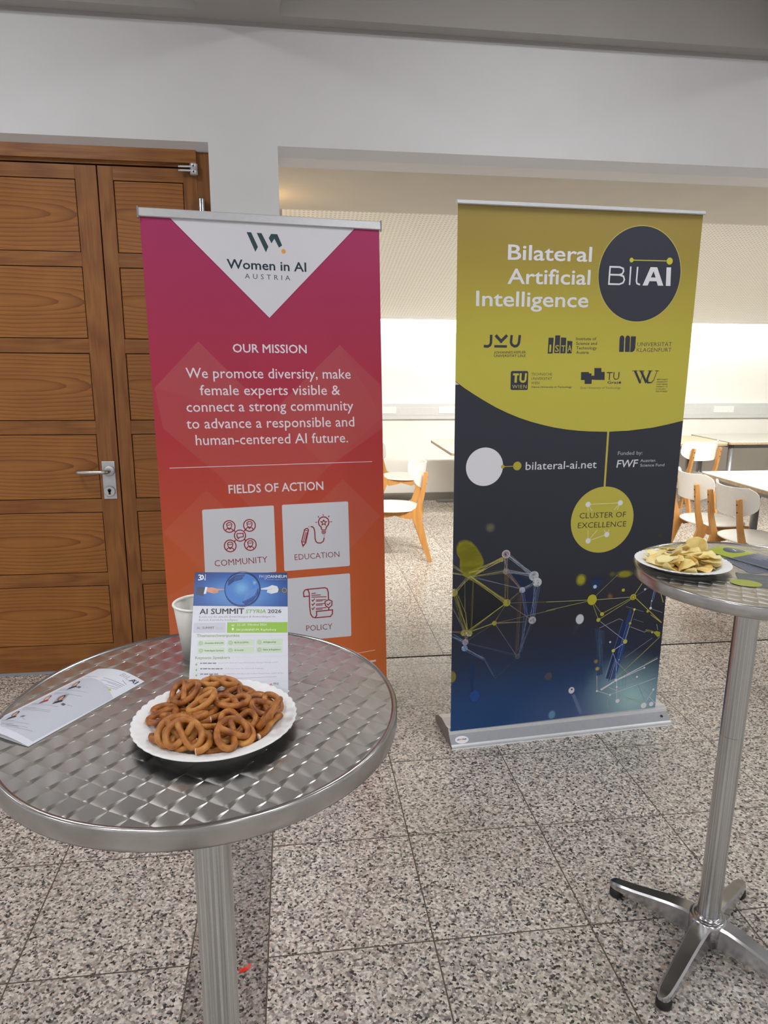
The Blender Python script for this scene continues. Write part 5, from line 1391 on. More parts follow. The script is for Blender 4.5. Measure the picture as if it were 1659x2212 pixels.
ART_FLYER = [
('poly','#3A3F55',1,[(4.2,25.3),(17.5,25.5),(16.2,40.8),(3.7,38.1)]),
('poly','#D8DCE6',1,[(18.5,25.2),(22,25.5),(20.1,36.6),(16.3,37.1)]),
('poly','#C98F76',1,[(22.1,26.3),(29.9,26),(37.5,27.9),(49.9,29),(49.9,30),(40.4,31),(39.2,35.3),(32.4,36.2),(21.3,33.4)]),
('line','#8E5A4A',1,.4,[(32.2,31.5),(38.5,32.9)]),
('line','#8E5A4A',1,.42,[(30.9,33.7),(37.8,34.7)]),
('poly','#C6CCD4',1,[(109,27.5),(120.7,24.6),(127.4,21.4),(135.6,23.3),(138,28.7),(136.3,33.6),(126.1,36.1),(118.7,33.7),(120,29.5),(109.8,28.9)]),
('line','#7F8896',1,.42,[(119.3,29.5),(127.5,28)]),
('line','#8A94A2',1,.42,[(120,33.7),(126.1,33)]),
('poly','#4A4F58',1,[(138,26.6),(146.4,25.8),(152.3,27.9),(151.8,38.4),(143.7,33.6),(137.6,31.8)]),
('ring','#8A8F98',1,.85,147.1,30,3.5,3.7,12,0,6.28),
('disc','#1E3468',.9,79.3,28.4,29.4,28.2,0,40),
('disc','#3F74BE',1,78.8,28.4,27.8,26.6,0,40),
('disc','#79B4E6',.75,77.8,27,20.4,18.3,.8,28),
('poly','#2A3F7A',.7,[(56.2,13.6),(67,4.9),(83.5,3.3),(78.1,12),(64.5,16.4),(55.2,23.6)]),
('poly','#2B4A94',.7,[(79,50.1),(99.1,38.8),(105,26.1),(105.8,35.9),(96.5,48.6),(84.5,54.9)]),
('line','#A8CDF0',.45,.41,[(83.1,50.1),(85.5,34.7)]),
('line','#A8CDF0',.45,.41,[(85.1,49),(87.5,33.5)]),
('line','#A8CDF0',.45,.41,[(87.1,47.8),(89.5,32.4)]),
('line','#A8CDF0',.45,.41,[(89.1,46.7),(91.5,31.3)]),
('line','#A8CDF0',.45,.41,[(91.1,45.6),(93.5,30.1)]),
('line','#A8CDF0',.45,.41,[(93.1,44.4),(95.6,29)]),
('line','#A8CDF0',.45,.42,[(95.1,43.3),(97.6,27.8)]),
('line','#A8CDF0',.45,.42,[(97.1,42.2),(99.6,26.7)]),
('line','#A8CDF0',.45,.42,[(99.1,41),(101.6,25.5)]),
('line','#A8CDF0',.45,.42,[(101.1,39.9),(103.7,24.4)]),
('line','#8FB4E4',.4,.41,[(64.6,17.1),(68.4,6.3)]),
('line','#8FB4E4',.4,.44,[(66.7,15.9),(70.6,6)]),
('line','#8FB4E4',.4,.42,[(68.9,14.8),(72.8,5.7)]),
('line','#8FB4E4',.4,.42,[(71.1,13.6),(75,5.4)]),
('line','#8FB4E4',.4,.42,[(73.2,12.5),(77.2,5.1)]),
('line','#8FB4E4',.4,.42,[(75.4,11.3),(79.4,4.8)]),
('line','#8FB4E4',.4,.42,[(77.6,10.1),(81.6,4.5)]),
('line','#8FB4E4',.4,.42,[(79.7,9),(83.7,4.2)]),
('ring','#1A2A58',.7,1.25,79.3,28.4,28.8,29.5,40,0,6.28),
('disc','#B8DCF6',.5,98.8,17.6,4.6,4.8,.9,28),
('text','3','#D9DEE8',6.3,13.9,11.5,13.8,9.51,.03,0,1,1,2),
('ring','#D9DEE8',1,1.95,10.8,8.8,3.6,3.7,12,-1.4,1.6),
('line','#D9DEE8',1,.68,[(18,14.1),(17.5,3.7)]),
('line','#C9D0DE',1,.81,[(16.6,13.8),(16.4,10.2)]),
('text','FH','#B8C8E0',106.6,9.3,113.2,9.2,4.9,0,0,1,1,2),
('line','#B8C8E0',1,.7,[(115.9,4),(115.9,12.6)]),
('text','JOANNEUM','#D4DCEA',117.6,9.2,150.9,9.1,4.8,.01,0,1,1,2),
('text','University of Applied Sciences','#AFC0DA',118.9,12.6,150.6,12.7,1.5,-.004,0,1,1,1),
('text','AI SUMMIT','#17181C',11.3,70.8,82.8,69.4,8.71,.03,0,1,1,2),
('text','STYRIA','#7FA24E',85.1,68.6,117.3,68,6,.016,.22,1,1,2),
('text','2026','#26272C',120.9,68,142.3,67.5,5.8,.018,0,1,1,2),
('text','Konferenz für aktuelle Entwicklungen & Anwendungen im','#77788A',10.4,76.9,132.4,75,3.4,-.002,.2,1,1,1),
('text','Bereich Künstliche Intelligenz','#77788A',10.5,82,73,81,3.41,-.002,.2,1,1,1),
('poly','#B7B8C6',1,[(2.9,85.2),(53.8,84),(54,100.4),(2.1,101.4)]),
('text','AI','#5A5B68',8,95.2,12.3,95.1,3.71,0,0,1,1,2),
('line','#8A8B98',1,.34,[(14.4,90),(14.5,96.5)]),
('text','SUMMIT','#5A5B68',16.9,94.8,35.8,94.5,3.7,.004,0,1,1,2),
('text','Styria','#A5AC98',37.6,94.6,49.6,94.3,3.71,-.01,.2,1,1,2),
('poly','#86B23C',1,[(56.2,83.7),(152.1,82.4),(151.9,99.3),(56.2,100.6)]),
('text','22.-23. Oktober 2026','#DCE6CC',72.2,89,119,88.1,3.2,.02,0,1,1,1),
('text','FH JOANNEUM, Kapfenberg','#DCE6CC',71.8,97.3,133.9,96,3.2,.02,0,1,1,1),
('line','#DCE6CC',.7,2.43,[(63.2,88.4),(67.9,88.2)]),
('disc','#DCE6CC',1,65.4,94.3,1.7,1.8,0,12),
('line','#DCE6CC',1,.52,[(65.4,95.4),(65.5,98.1)]),
('text','Themenschwerpunkte','#7FA24E',8.6,107.8,76.3,106.5,4.4,.014,0,1,1,2),
('line','#BDBEC8',1,.34,[(78.9,105),(151.4,102.9)]),
('poly','#B9CBB4',1,[(10.2,112.7),(53.3,111.7),(53.4,121.6),(10.2,122.7)]),
('text','Generative AI & LLMs','#4E5E50',21.6,118.6,51.4,117.9,2.5,.014,0,1,1,1),
('ring','#71866E',1,.55,15.5,117.6,2.9,3,12,0,6.28),
('ring','#71866E',1,.4,15.5,117.6,1.3,1.4,8,0,6.28),
('poly','#B9CBB4',1,[(57.3,111.4),(99.5,110.4),(99.4,120.3),(57,121.3)]),
('text','MLOPs & LLMOPs','#4E5E50',68.5,117.3,90.9,116.6,2.5,.014,0,1,1,1),
('ring','#71866E',1,.55,62.4,116.3,2.9,2.9,12,0,6.28),
('ring','#71866E',1,.4,62.4,116.3,1.3,1.3,8,0,6.28),
('poly','#B9CBB4',1,[(102.8,110.1),(144.2,109.1),(143.9,119),(102.4,120)]),
('text','AI Engineering','#4E5E50',113.9,116,133.6,115.4,2.5,.014,0,1,1,1),
('ring','#71866E',1,.5,107.9,115,2.8,2.9,12,0,6.28),
('ring','#71866E',1,.35,107.9,115,1.3,1.3,8,0,6.28),
('poly','#B9CBB4',1,[(10.8,124.6),(53.7,123.6),(53.8,133.4),(10.8,134.5)]),
('text','Multi-Agent Systems','#4E5E50',22.2,130.5,51.8,129.7,2.5,.014,0,1,1,1),
('ring','#71866E',1,.5,16.1,129.5,2.9,2.9,12,0,6.28),
('ring','#71866E',1,.4,16.1,129.5,1.3,1.3,8,0,6.28),
('poly','#B9CBB4',1,[(57.6,123.3),(99.7,122.3),(99.6,132.1),(57.4,133.1)]),
('text','AI Security','#4E5E50',68.9,129.1,83.3,128.6,2.4,.014,0,1,1,1),
('ring','#71866E',1,.5,62.8,128.2,2.9,2.8,12,0,6.28),
('ring','#71866E',1,.4,62.8,128.2,1.3,1.3,8,0,6.28),
('poly','#B9CBB4',1,[(103,122),(144.2,121),(143.9,130.8),(102.6,131.8)]),
('text','Ethics & Regulation','#4E5E50',114,127.8,140.8,127.1,2.4,.014,0,1,1,1),
('ring','#71866E',1,.55,108,126.8,2.9,2.9,12,0,6.28),
('ring','#71866E',1,.4,108,126.8,1.3,1.3,8,0,6.28),
('text','Keynote Speakers','#7FA24E',8,142.6,62.1,141.4,4.3,.014,0,1,1,2),
('line','#BDBEC8',1,.32,[(65.4,139.8),(151.5,135.7)]),
('line','#6A6B78',.75,1.69,[(16,149),(19.1,148.8)]),
('line','#6A6B78',.75,1.69,[(20.3,148.9),(26.8,148.7)]),
('line','#6A6B78',.75,1.69,[(28,148.8),(34.3,148.6)]),
('line','#6A6B78',.75,1.69,[(35.5,148.7),(41.1,148.5)]),
('text','Head of AI - Ernst & Young Wirtschaftsprüfungsgesellschaft m.b.H.','#8C8D9A',45,149.1,136.3,146.7,1.9,-.004,0,1,1,1),
('line','#7FA860',1,1.3,[(10.3,151.9),(10.7,149.1)]),
('disc','#7FA860',1,10,151.1,1.6,1.6,0,10),
('disc','#6A6B78',1,12.5,148,.5,.5,0,6),
('line','#6A6B78',.75,1.69,[(16.4,157.5),(19.8,157.3)]),
('line','#6A6B78',.75,1.69,[(21,157.4),(27.4,157.2)]),
('line','#6A6B78',.75,1.69,[(28.5,157.3),(32.6,157.2)]),
('line','#6A6B78',.75,1.63,[(33.8,157.3),(39.1,157.1)]),
('line','#6A6B78',.75,1.69,[(40.3,157.2),(46.5,157)]),
('line','#6A6B78',.75,1.69,[(47.7,157.1),(51.3,156.9)]),
('text','AI Professorin an der Universität Augsburg','#8C8D9A',55.2,157.5,114.4,156.2,2,-.004,0,1,1,1),
('line','#7FA860',1,1.3,[(10.8,160.4),(11.1,157.6)]),
('disc','#7FA860',1,10.5,159.6,1.5,1.6,0,10),
('disc','#6A6B78',1,12.9,156.5,.5,.5,0,6),
('line','#6A6B78',.75,1.69,[(16.8,165.7),(21.4,165.5)]),
('line','#6A6B78',.75,1.69,[(22.6,165.6),(29.5,165.4)]),
('line','#6A6B78',.75,1.69,[(30.7,165.5),(36.8,165.3)]),
('line','#6A6B78',.75,1.69,[(38,165.4),(44.9,165.2)]),
('text','Geschäftsführer Rundfunk und Telekom Regulierungs-GmbH (RTR)','#8C8D9A',51.8,165.7,144.1,163.2,1.9,-.004,0,1,1,1),
('line','#7FA860',1,1.25,[(11.2,168.6),(11.6,165.8)]),
('disc','#7FA860',1,10.9,167.8,1.5,1.5,0,10),
('disc','#6A6B78',1,13.3,164.7,.6,.5,0,6),
('line','#B2B3BE',.7,.65,[(37.2,173.3),(135.1,167.8)]),
('line','#8FB068',1,.39,[(10.1,174.9),(27.6,174.2)]),
('line','#A4BC86',.8,1.56,[(10.2,177.2),(27.7,176.5)]),
('line','#BDBEC8',1,.33,[(7.1,180),(151.1,173.7)]),
('line','#3A3B44',1,.52,[(9.6,182.5),(13.4,182.2),(13.4,185.7),(9.5,185.9),(9.6,182.5)]),
('disc','#3A3B44',1,11.5,184.1,.7,.8,0,8),
('text','ELMUG','#4A4B55',14.6,184.2,28.5,183.4,2.81,0,0,1,1,2),
('text','FFG','#55565F',130.4,180,138,179.6,2.8,.004,0,1,1,2),
('poly','#B83A48',1,[(124.5,180.1),(126.8,178),(127.8,178.8),(126,180.6)]),
('poly','#B83A48',1,[(126,181.1),(128.8,180.3),(128.3,181.5)]),
('poly','#7A4A58',1,[(122.5,182.9),(125.3,181.3),(124.8,182.3)]),
('line','#55565F',1,.65,[(99.9,179.4),(109.1,178.9)])]
LEAF1 = ((-.4316,.921),(-.32,1.093),(-.3485,.8671))
ART_LEAF = [
('poly','#C3C6D1',.6,[(164.8,7.9),(169.6,25),(165.6,49.4),(158.7,70.6),(143.7,97.9),(9.8,95.2),(13.6,27.2),(30.5,4.1)]),
('text','BIL','#8C8E98',192.2,60.7,189.9,80.2,8.91,-.012,0,1,1,2),
('text','AI','#3E404A',189.7,81.9,189.6,94.7,8.7,.03,0,1,1,2),
('disc','#6A6C76',1,197.3,89.9,.9,2.1,0,8),
('line','#9A9CA8',.7,1.21,[(184.7,74.8),(180.2,87.2)]),
('line','#9A9CA8',.7,1.22,[(175.1,44.8),(176.6,86.9)]),
('line','#9A9CA8',.7,1.22,[(168.5,47.4),(173,86.7)]),
('line','#9A9CA8',.7,1.22,[(167.8,61.6),(169.4,86.5)]),
('line','#9A9CA8',.7,1.19,[(161.4,64.2),(165.8,86.3)]),
('line','#9A9CA8',.7,1.16,[(155,66.7),(162.3,86.1)]),
('disc','#A6B24A',1,155,79.1,1.9,3.2,0,12),
('line','#8A8C96',.7,1.74,[(172.1,7.9),(174.3,19.8)]),
('line','#9A9CA8',.6,.99,[(175,19),(174.1,33.2)]),
('poly','#2E3038',1,[(125,21.6),(133,19.4),(139.4,21.6),(142.5,25.5),(137.7,29.8)]),
('poly','#3A2A26',1,[(138.4,17.9),(145.4,13.7),(153,12.7),(156.7,15.1),(153.9,19.1),(145.4,22.9),(142.8,22.7),(137.8,19.5)]),
('poly','#C49884',1,[(140.4,18.2),(145.4,15.4),(150,14.9),(152.6,16.5),(150.8,18.9),(145.4,21.4),(140.3,22.1),(138.6,21)]),
('poly','#7E2E3A',1,[(78.4,19.3),(85.4,17.3),(91.2,19.3),(93.9,22.9),(89.8,26.9)]),
('poly','#6A2E28',1,[(90.2,15.9),(96.3,12),(103,11.1),(106.3,13.3),(103.9,17),(96.5,20.5),(94.2,20.4),(89.7,17.4)]),
('poly','#CFA898',1,[(91.9,16.2),(96.3,13.6),(100.4,13.1),(102.7,14.6),(101.2,16.8),(96.5,19.1),(91.9,19.8),(90.4,18.8)]),
('poly','#8C8E98',1,[(106,29.8),(118.9,38.3),(95.8,49.8),(83.4,41.4)]),
('poly','#2A2C36',1,[(83.9,41.8),(91,39.9),(96.7,42),(99.5,45.6),(95.3,49.5)]),
('poly','#2C2424',1,[(95.7,38.6),(101.9,34.9),(108.6,34.2),(111.9,36.4),(109.5,40),(102,43.3),(99.7,43.1),(95.2,40.1)]),
('poly','#B98A70',1,[(97.5,38.9),(101.9,36.5),(106,36.1),(108.3,37.6),(106.7,39.7),(102,42),(97.5,42.5),(96,41.5)]),
('poly','#33353E',1,[(28.5,16.9),(35.1,14.9),(40.7,16.9),(43.4,20.5),(39.5,24.5)]),
('poly','#2E2422',1,[(39.6,13.5),(45.4,9.6),(51.8,8.7),(55,10.8),(52.8,14.6),(45.8,18.1),(43.6,17.9),(39.2,15)]),
('poly','#BC9480',1,[(41.3,13.8),(45.5,11.2),(49.4,10.7),(51.6,12.2),(50.2,14.4),(45.7,16.7),(41.4,17.4),(39.9,16.4)]),
('poly','#555862',.85,[(136,30.5),(141,30.8),(139.8,38.2),(134.4,38.3)]),
('line','#9A9CA8',.6,1.44,[(139.4,41.5),(140.8,49.8)]),
('poly','#555862',.85,[(89.1,52.9),(93.6,53.3),(92.7,60.2),(87.8,60.2)]),
('line','#9A9CA8',.6,1.32,[(92.4,63.3),(93.8,71.2)]),
('text','W','#4A4C56',40.5,28.8,40.7,36.2,6.34,.01,0,1,1,2),
('line','#9A9CA8',.6,1.07,[(39.8,37.3),(38.7,43.9)]),
('line','#85878F',.75,1.17,[(125.9,8.2),(129.4,30.2)]),
('line','#9A9CA8',.55,.95,[(122.3,10.5),(130.2,58.8)]),
('line','#85878F',.75,1.19,[(114.2,12),(117.7,33.8)]),
('line','#9A9CA8',.55,.94,[(110.7,14.3),(118.7,62)]),
('line','#85878F',.75,1.12,[(77.7,7.3),(81.3,28.4)]),
('line','#9A9CA8',.55,.88,[(74.4,9.5),(82.5,55.9)]),
('line','#85878F',.75,1.1,[(65.2,7.4),(68.8,28.3)]),
('line','#9A9CA8',.55,.88,[(62,9.6),(70.2,55.5)]),
('line','#85878F',.75,1.1,[(61.8,9.8),(65.4,30.6)]),
('line','#9A9CA8',.55,.87,[(58.6,12),(66.8,57.7)]),
('line','#85878F',.75,1.05,[(27.4,12.3),(31.1,32.5)]),
('line','#9A9CA8',.55,.84,[(24.4,14.4),(32.8,58.7)]),
('line','#85878F',.75,1.01,[(20.8,19.3),(24.5,39.2)]),
('line','#9A9CA8',.55,.84,[(17.9,21.3),(26.3,65.1)]),
('line','#85878F',.75,1.04,[(18.7,31.8),(22.3,51.5)]),
('line','#9A9CA8',.55,.83,[(15.8,33.8),(24.1,77.1)])]
LEAF2 = ((1.0894,1.6693),(1.1602,1.4716),(1.1835,1.703))
LEAF3 = ((1.0966,1.6941),(1.0896,1.4843),(1.1966,1.6908))
LEAF4 = ((1.0554,1.4926),(1.2425,1.3973),(1.01,1.4034))
PRETZELS = [
(0,0.0204,-0.0044,0.0061,0.279,0.018,-0.023,-0.96),
(0,-0.0219,0.0167,0.0064,0.017,-0.027,-0.005,0.999),
(0,0.0046,-0.0525,0.0066,0.705,-0.032,0.008,0.708),
(0,0.0141,0.0019,0.0153,0.958,0.004,0.004,-0.286),
(0,-0.0499,-0.003,0.0102,0.06,0.072,0.077,-0.993),
(0,0.0468,-0.0314,0.0066,0.958,-0.026,0.016,0.285),
(0,-0.0046,0.0548,0.0066,1.0,-0.001,0.028,-0.002),
(0,-0.0256,-0.0418,0.0099,0.056,-0.105,0.018,0.993),
(0,0.0501,0.0445,0.0097,0.347,-0.051,-0.131,0.927),
(0,0.0267,0.0206,0.0165,0.335,0.904,-0.237,-0.12),
(1,-0.0192,-0.0665,0.0185,0.248,-0.079,-0.091,0.961),
(2,0.0123,0.0612,0.014,0.006,0.983,0.165,-0.076),
(1,-0.0551,-0.0377,0.0164,0.843,0.0,0.028,0.537),
(2,0.0003,-0.0144,0.0224,0.958,0.08,-0.061,0.268),
(1,-0.0365,0.0564,0.0114,0.327,0.056,0.131,-0.934),
(2,-0.007,-0.0362,0.0217,0.944,-0.124,0.124,0.28),
(0,0.0338,0.0413,0.0216,0.127,0.106,-0.106,0.98),
(0,-0.0157,0.0114,0.022,0.543,-0.077,-0.039,0.835),
(2,0.0514,-0.0175,0.0135,0.071,-0.006,0.008,-0.997),
(1,0.0108,0.0714,0.0181,0.351,-0.032,-0.14,0.925),
(2,-0.0288,-0.0333,0.025,0.931,-0.353,-0.072,0.068),
(0,0.0214,0.0107,0.0325,0.996,-0.025,0.022,-0.086),
(0,-0.0444,0.047,0.0164,0.97,0.118,0.0,0.212),
(0,0.0328,-0.0263,0.0213,0.98,0.188,0.06,0.003),
(0,-0.0712,0.0105,0.0185,0.729,-0.037,-0.039,0.683),
(0,-0.0331,0.0589,0.0267,0.524,0.07,-0.018,0.849),
(0,-0.032,-0.0254,0.03,0.964,-0.146,-0.102,-0.198),
(0,0.0616,0.0162,0.0163,0.553,0.196,-0.053,0.808),
(0,-0.0178,0.0145,0.0337,0.795,-0.109,-0.188,0.566),
(0,0.0311,-0.0529,0.0204,0.087,0.052,-0.203,0.974),
(2,0.0047,0.0452,0.0192,0.882,-0.005,-0.108,0.459),
(0,0.0704,0.0087,0.0229,0.89,0.185,0.111,0.402),
(0,-0.0464,0.0409,0.0333,0.906,0.25,-0.206,-0.272),
(0,0.006,-0.0508,0.0355,0.768,0.022,0.261,-0.585),
(0,0.0336,0.0491,0.0356,0.829,0.179,-0.07,0.524),
(0,-0.0473,-0.0192,0.0353,0.811,0.018,-0.218,-0.543),
(0,-0.0008,0.0684,0.0333,0.113,-0.061,-0.079,-0.989),
(0,-0.0425,-0.0568,0.0301,0.07,0.016,0.44,-0.895),
(2,0.057,0.0196,0.0348,0.209,0.145,0.456,0.853),
(0,-0.0592,0.033,0.0355,0.268,-0.147,-0.234,0.923),
(0,0.0272,-0.0664,0.0288,0.437,-0.089,0.338,-0.829),
(2,0.0744,-0.0304,0.0147,0.432,-0.764,-0.448,0.17),
(0,-0.0306,-0.0696,0.0323,0.068,-0.026,-0.474,0.878),
(1,-0.0761,0.0008,0.0349,0.606,0.188,-0.274,-0.723),
(0,0.0751,-0.0266,0.0317,0.356,-0.311,0.844,-0.256)]
CHIPS = [
(0,0.0649,0.0094,0.0049,0.033,0.13,0.011,-0.991),
(1,-0.0251,0.0194,0.0027,0.521,0.031,0.016,0.853),
(2,-0.0532,-0.044,0.0062,0.283,-0.184,-0.023,-0.941),
(3,0.0729,0.0574,0.0376,0.667,0.583,-0.387,-0.257),
(4,-0.0025,-0.0126,0.0038,0.921,0.009,0.097,-0.377),
(0,0.0426,-0.0292,0.0034,0.698,-0.014,0.005,-0.716),
(1,-0.0096,0.0671,0.0069,0.54,0.008,0.129,-0.832),
(2,-0.0168,-0.0628,0.0044,0.82,-0.096,0.108,0.554),
(3,0.0522,0.0253,0.0082,0.975,-0.128,-0.099,0.155),
(4,-0.051,-0.0016,0.0039,0.131,0.053,0.041,-0.989),
(0,0.0192,-0.0571,0.0111,0.995,-0.008,0.003,0.099),
(1,0.0148,0.0579,0.0066,0.092,0.128,-0.093,0.983),
(2,-0.0094,-0.0374,0.014,0.824,-0.022,-0.098,-0.558),
(3,0.0635,-0.0198,0.0124,0.955,0.026,-0.035,0.294),
(4,-0.0351,0.0545,0.0125,0.938,0.019,-0.1,0.331),
(0,0.0067,-0.0214,0.0177,0.831,-0.059,0.325,0.448),
(1,0.044,0.0529,0.0134,0.951,0.013,-0.057,-0.302),
(2,-0.0611,0.0176,0.0127,0.279,0.03,0.065,0.958),
(3,0.0531,-0.0384,0.0219,0.422,-0.06,-0.039,-0.904),
(4,-0.0003,0.0238,0.0111,0.603,-0.09,0.029,-0.792),
(0,-0.0262,-0.0606,0.0215,0.86,-0.194,-0.194,0.431),
(1,0.0707,0.0114,0.022,0.429,0.116,-0.046,-0.894),
(2,-0.0172,0.0199,0.0245,0.593,-0.166,0.117,0.779),
(3,0.0257,-0.0138,0.0233,0.943,-0.187,0.067,0.268),
(4,0.0419,0.0396,0.021,0.047,0.139,0.065,-0.987),
(0,-0.0376,-0.0326,0.0251,0.935,-0.225,-0.132,0.239),
(1,0.0617,-0.0233,0.03,0.278,-0.066,-0.047,-0.957),
(2,-0.0413,0.0419,0.0238,0.859,0.02,-0.162,-0.485),
(3,0.0253,0.0015,0.0253,0.961,-0.257,-0.049,-0.084),
(4,0.0251,0.0586,0.0314,0.319,0.926,0.175,0.102),
(0,-0.0688,-0.0073,0.0227,0.242,-0.929,0.279,-0.032),
(1,0.0224,0.0144,0.0319,0.68,-0.106,0.076,0.721),
(2,0.011,0.074,0.023,0.056,-0.033,0.215,0.974),
(3,-0.0586,-0.029,0.0294,0.854,0.024,-0.138,-0.5)]
K = 1/.86
def banner(label, TL, TR, BL, W, Hh, rail_h, fill, name='roll_up_banner', caps=True):
    O, U, V, N = banner_basis(TL, TR, BL)
    base = O + V*Hh
    root = empty(name, (base.x + U.x*W/2, base.y + U.y*W/2, 0)); loc = Vector(root.location)
    tag(root, label, 'banner', 'roll-up banners')
    A = Art(O, U, V, N, K)
    mm = 1000
    A.slab([(0, -5), (W*mm, -5), (W*mm, Hh*mm), (0, Hh*mm)], '#C8C8CC', '#C8C8CC', .0006)
    A.clip = (W*mm, Hh*mm)
    fill(A, W*mm, Hh*mm)
    A.build('printed_panel', M_PRINT, root)
    # clamp rail along the head
    rl = MB()
    o = O - loc
    pts = [(-rail_h, -.006), (-rail_h, .004), (-rail_h+.003, .008), (-.002, .009), (.001, .006), (.001, -.006)]
    n = len(pts); ex = .004
    vs = [o + U*u + V*v + N*d for u in (-ex, W+ex) for v, d in pts]
    rl.add(vs, [tuple(range(n)), tuple(n+i for i in reversed(range(n)))] + [(i, (i+1) % n, (i+1) % n+n, i+n) for i in range(n)])
    r = rl.build('top_rail', M_ALUP, root)
    if caps:
        for u in (-ex-.004, W+ex):
            cb = MB(); fr_box(cb, o, U, V, N, u, u+.005, -rail_h-.003, .006, -.008, .011); cb.build('end_cap', M_GREYCAP, r)
    return root, O, U, V, N, loc
M_ALUW = simple('white_anodised_base', (.70, .71, .73), .4, .25, noise=.03, nscale=60)
M_SLOPE = simple('matt_grey_front', (.34, .355, .385), .6, .0, noise=.03, nscale=60)
M_GREYCAP = simple('grey_end_cap', (.25, .27, .31), .45, noise=.05)
def cassette(root, O, U, V, N, loc, W, Hh, lip, depth, over=(.012, .0)):
    """aluminium base: sloping front, rounded back, saw-cut ends"""
    b = O + V*Hh - loc; Uf = Vector((U.x, U.y, 0)).normalized(); Nf = Vector((N.x, N.y, 0)).normalized()
    b.z = 0
    zt = (O+V*Hh).z
    prof = [(lip, .004), (lip+.002, .0), (-depth, .0), (-depth-.01, .012), (-depth-.006, .026), (-depth+.03, .050), (-.10, .064), (-.04, zt+.006), (-.006, zt+.012), (-.004, zt), (.004, zt), (.006, zt-.012), (lip-.012, .016), (lip-.006, .012), (lip, .010)]
    n = len(prof); mb = MB()
    u0, u1 = -over[0], W+over[1]
    vs = [b + Uf*u + Nf*d + Vector((0, 0, z)) for u in (u0, u1) for d, z in prof]
    tri = tessellate_polygon([[Vector((d, z, 0)) for d, z in prof]])
    mb.add(vs, [(i, (i+1) % n, (i+1) % n+n, i+n) for i in range(n) if i != 11], 0)
    mb.add(vs, [(11, 12, 12+n, 11+n)], 2)
    mb.add(vs, [tuple(t) for t in tri] + [tuple(n+i for i in reversed(t)) for t in tri], 1)
    return mb.build('cassette', [M_ALUW, M_ALUDK, M_SLOPE], root), b, Uf, Nf

def fill_pink(A, W, Hh):
    stops = [(0, hx('#9C305E', K)), (.15, hx('#9E2E52', K)), (.30, hx('#A12E44', K)), (.42, hx('#A8343A', K)), (.54, hx('#B04532', K)), (.66, hx('#B8562F', K)), (1.0, hx('#C2682E', K))]
    vs = [Hh*i/26 for i in range(27)]
    A.grid([0, W/2, W], vs, lambda u, v: (*lerp3(stops, v/Hh), 1.0), 1)
    A.run(ART_PINK)
def fill_yellow(A, W, Hh):
    ylw = [(0, hx('#8F7E44', K)), (.08, hx('#9A893E', K)), (.18, hx('#AFA442', K)), (.26, hx('#B8AF46', K)), (.5, hx('#B6AE4A', K))]
    def dark(u, v):
        t = v/Hh
        base = lerp3([(.38, hx('#32353F', K)), (.66, hx('#2C2E39', K)), (.78, hx('#272832', K)), (.86, hx('#24304A', K)), (.94, hx('#22426F', K)), (1.0, hx('#214678', K))], t)
        # printed teal glow near the lower right corner
        g = max(0, 1-math.hypot((u-W*.86)/(W*.27), (v-Hh*.975)/(Hh*.115)))
        g2 = max(0, 1-math.hypot((u-W*.60)/(W*.35), (v-Hh*1.0)/(Hh*.10)))*.5
        teal = hx('#9CC0C2', K); mauve = hx('#5A6488', K)
        c = tuple(a+(b-a)*min(1, g*1.1) for a, b in zip(base, teal))
        c = tuple(a+(b-a)*g2 for a, b in zip(c, mauve))
        d = max(0, 1-math.hypot((u-W*.97)/(W*.25), (v-Hh*.86)/(Hh*.10)))*.7
        return (*tuple(a*(1-d)+b*d for a, b in zip(c, hx('#20222C', K))), 1.0)
    us = [W*i/24 for i in range(25)]
    A.grid(us, [Hh*(.3+.7*i/44) for i in range(45)], dark, 1)
    arc = ARC_YELLOW
    pts = []; cols = []; rows = 14
    for u, v in arc:
        for j in range(rows+1):
            vv = -1 + (v+1)*j/rows; pts.append((u, vv)); cols.append((*lerp3(ylw, vv/Hh), 1.0))
    fs = [(i*(rows+1)+j, (i+1)*(rows+1)+j, (i+1)*(rows+1)+j+1, i*(rows+1)+j+1) for i in range(len(arc)-1) for j in range(rows)]
    A.raw(pts, fs, cols, 1.5)
    A.line('#1B1C20', 1, 2.2, [(u, v+1) for u, v in arc], 1.2)
    A.run(ART_YELLOW)
bp = banner('pink to orange roll-up banner with OUR MISSION text, in front of the timber door', *B1, .032, fill_pink)
cassette(*bp[:6], B1[3], B1[4], .045, .20)
by = banner('yellow and dark blue roll-up banner on a silver base, right of the pink banner', *B2, .0135, fill_yellow, caps=False)
cs, cb, cU, cN = cassette(*by[:6], B2[3], B2[4], .052, .185, (.008, .055))
# round sticker and screw on the sloping front of the silver base
sl = Vector((0, 0, 1))
zt = (by[1]+by[3]*B2[4]).z
sd = (cN*(.052-.012-.006) + Vector((0, 0, .016-(zt-.012)))).normalized()         # down the slope
sn = cU.cross(sd).normalized(); sn = sn if sn.dot(cN) > 0 else -sn
st = Art(cb + by[5] + cN*.006 + Vector((0, 0, zt-.012)) + sn*.0006, cU, sd, sn, K)
st.disc('#DDDDE2', 1, 42, 26, 29, 16)
for k, (c, x) in enumerate((('#2B50A8', -19), ('#28304A', -14), ('#C84A3A', -8), ('#C9B23A', -3), ('#3A8A4A', 2), ('#30323A', 8), ('#30323A', 13), ('#4A4C58', 18))):
    st.line(c, 1, 3.6, [(42+x, 26+2), (42+x+.6, 26-(5 if k % 3 else 3))])
st.line('#B8B8C0', 1, .9, [(24, 33), (60, 33)])
st.build('sticker', M_GLOSS, by[0])
W2 = B2[3]
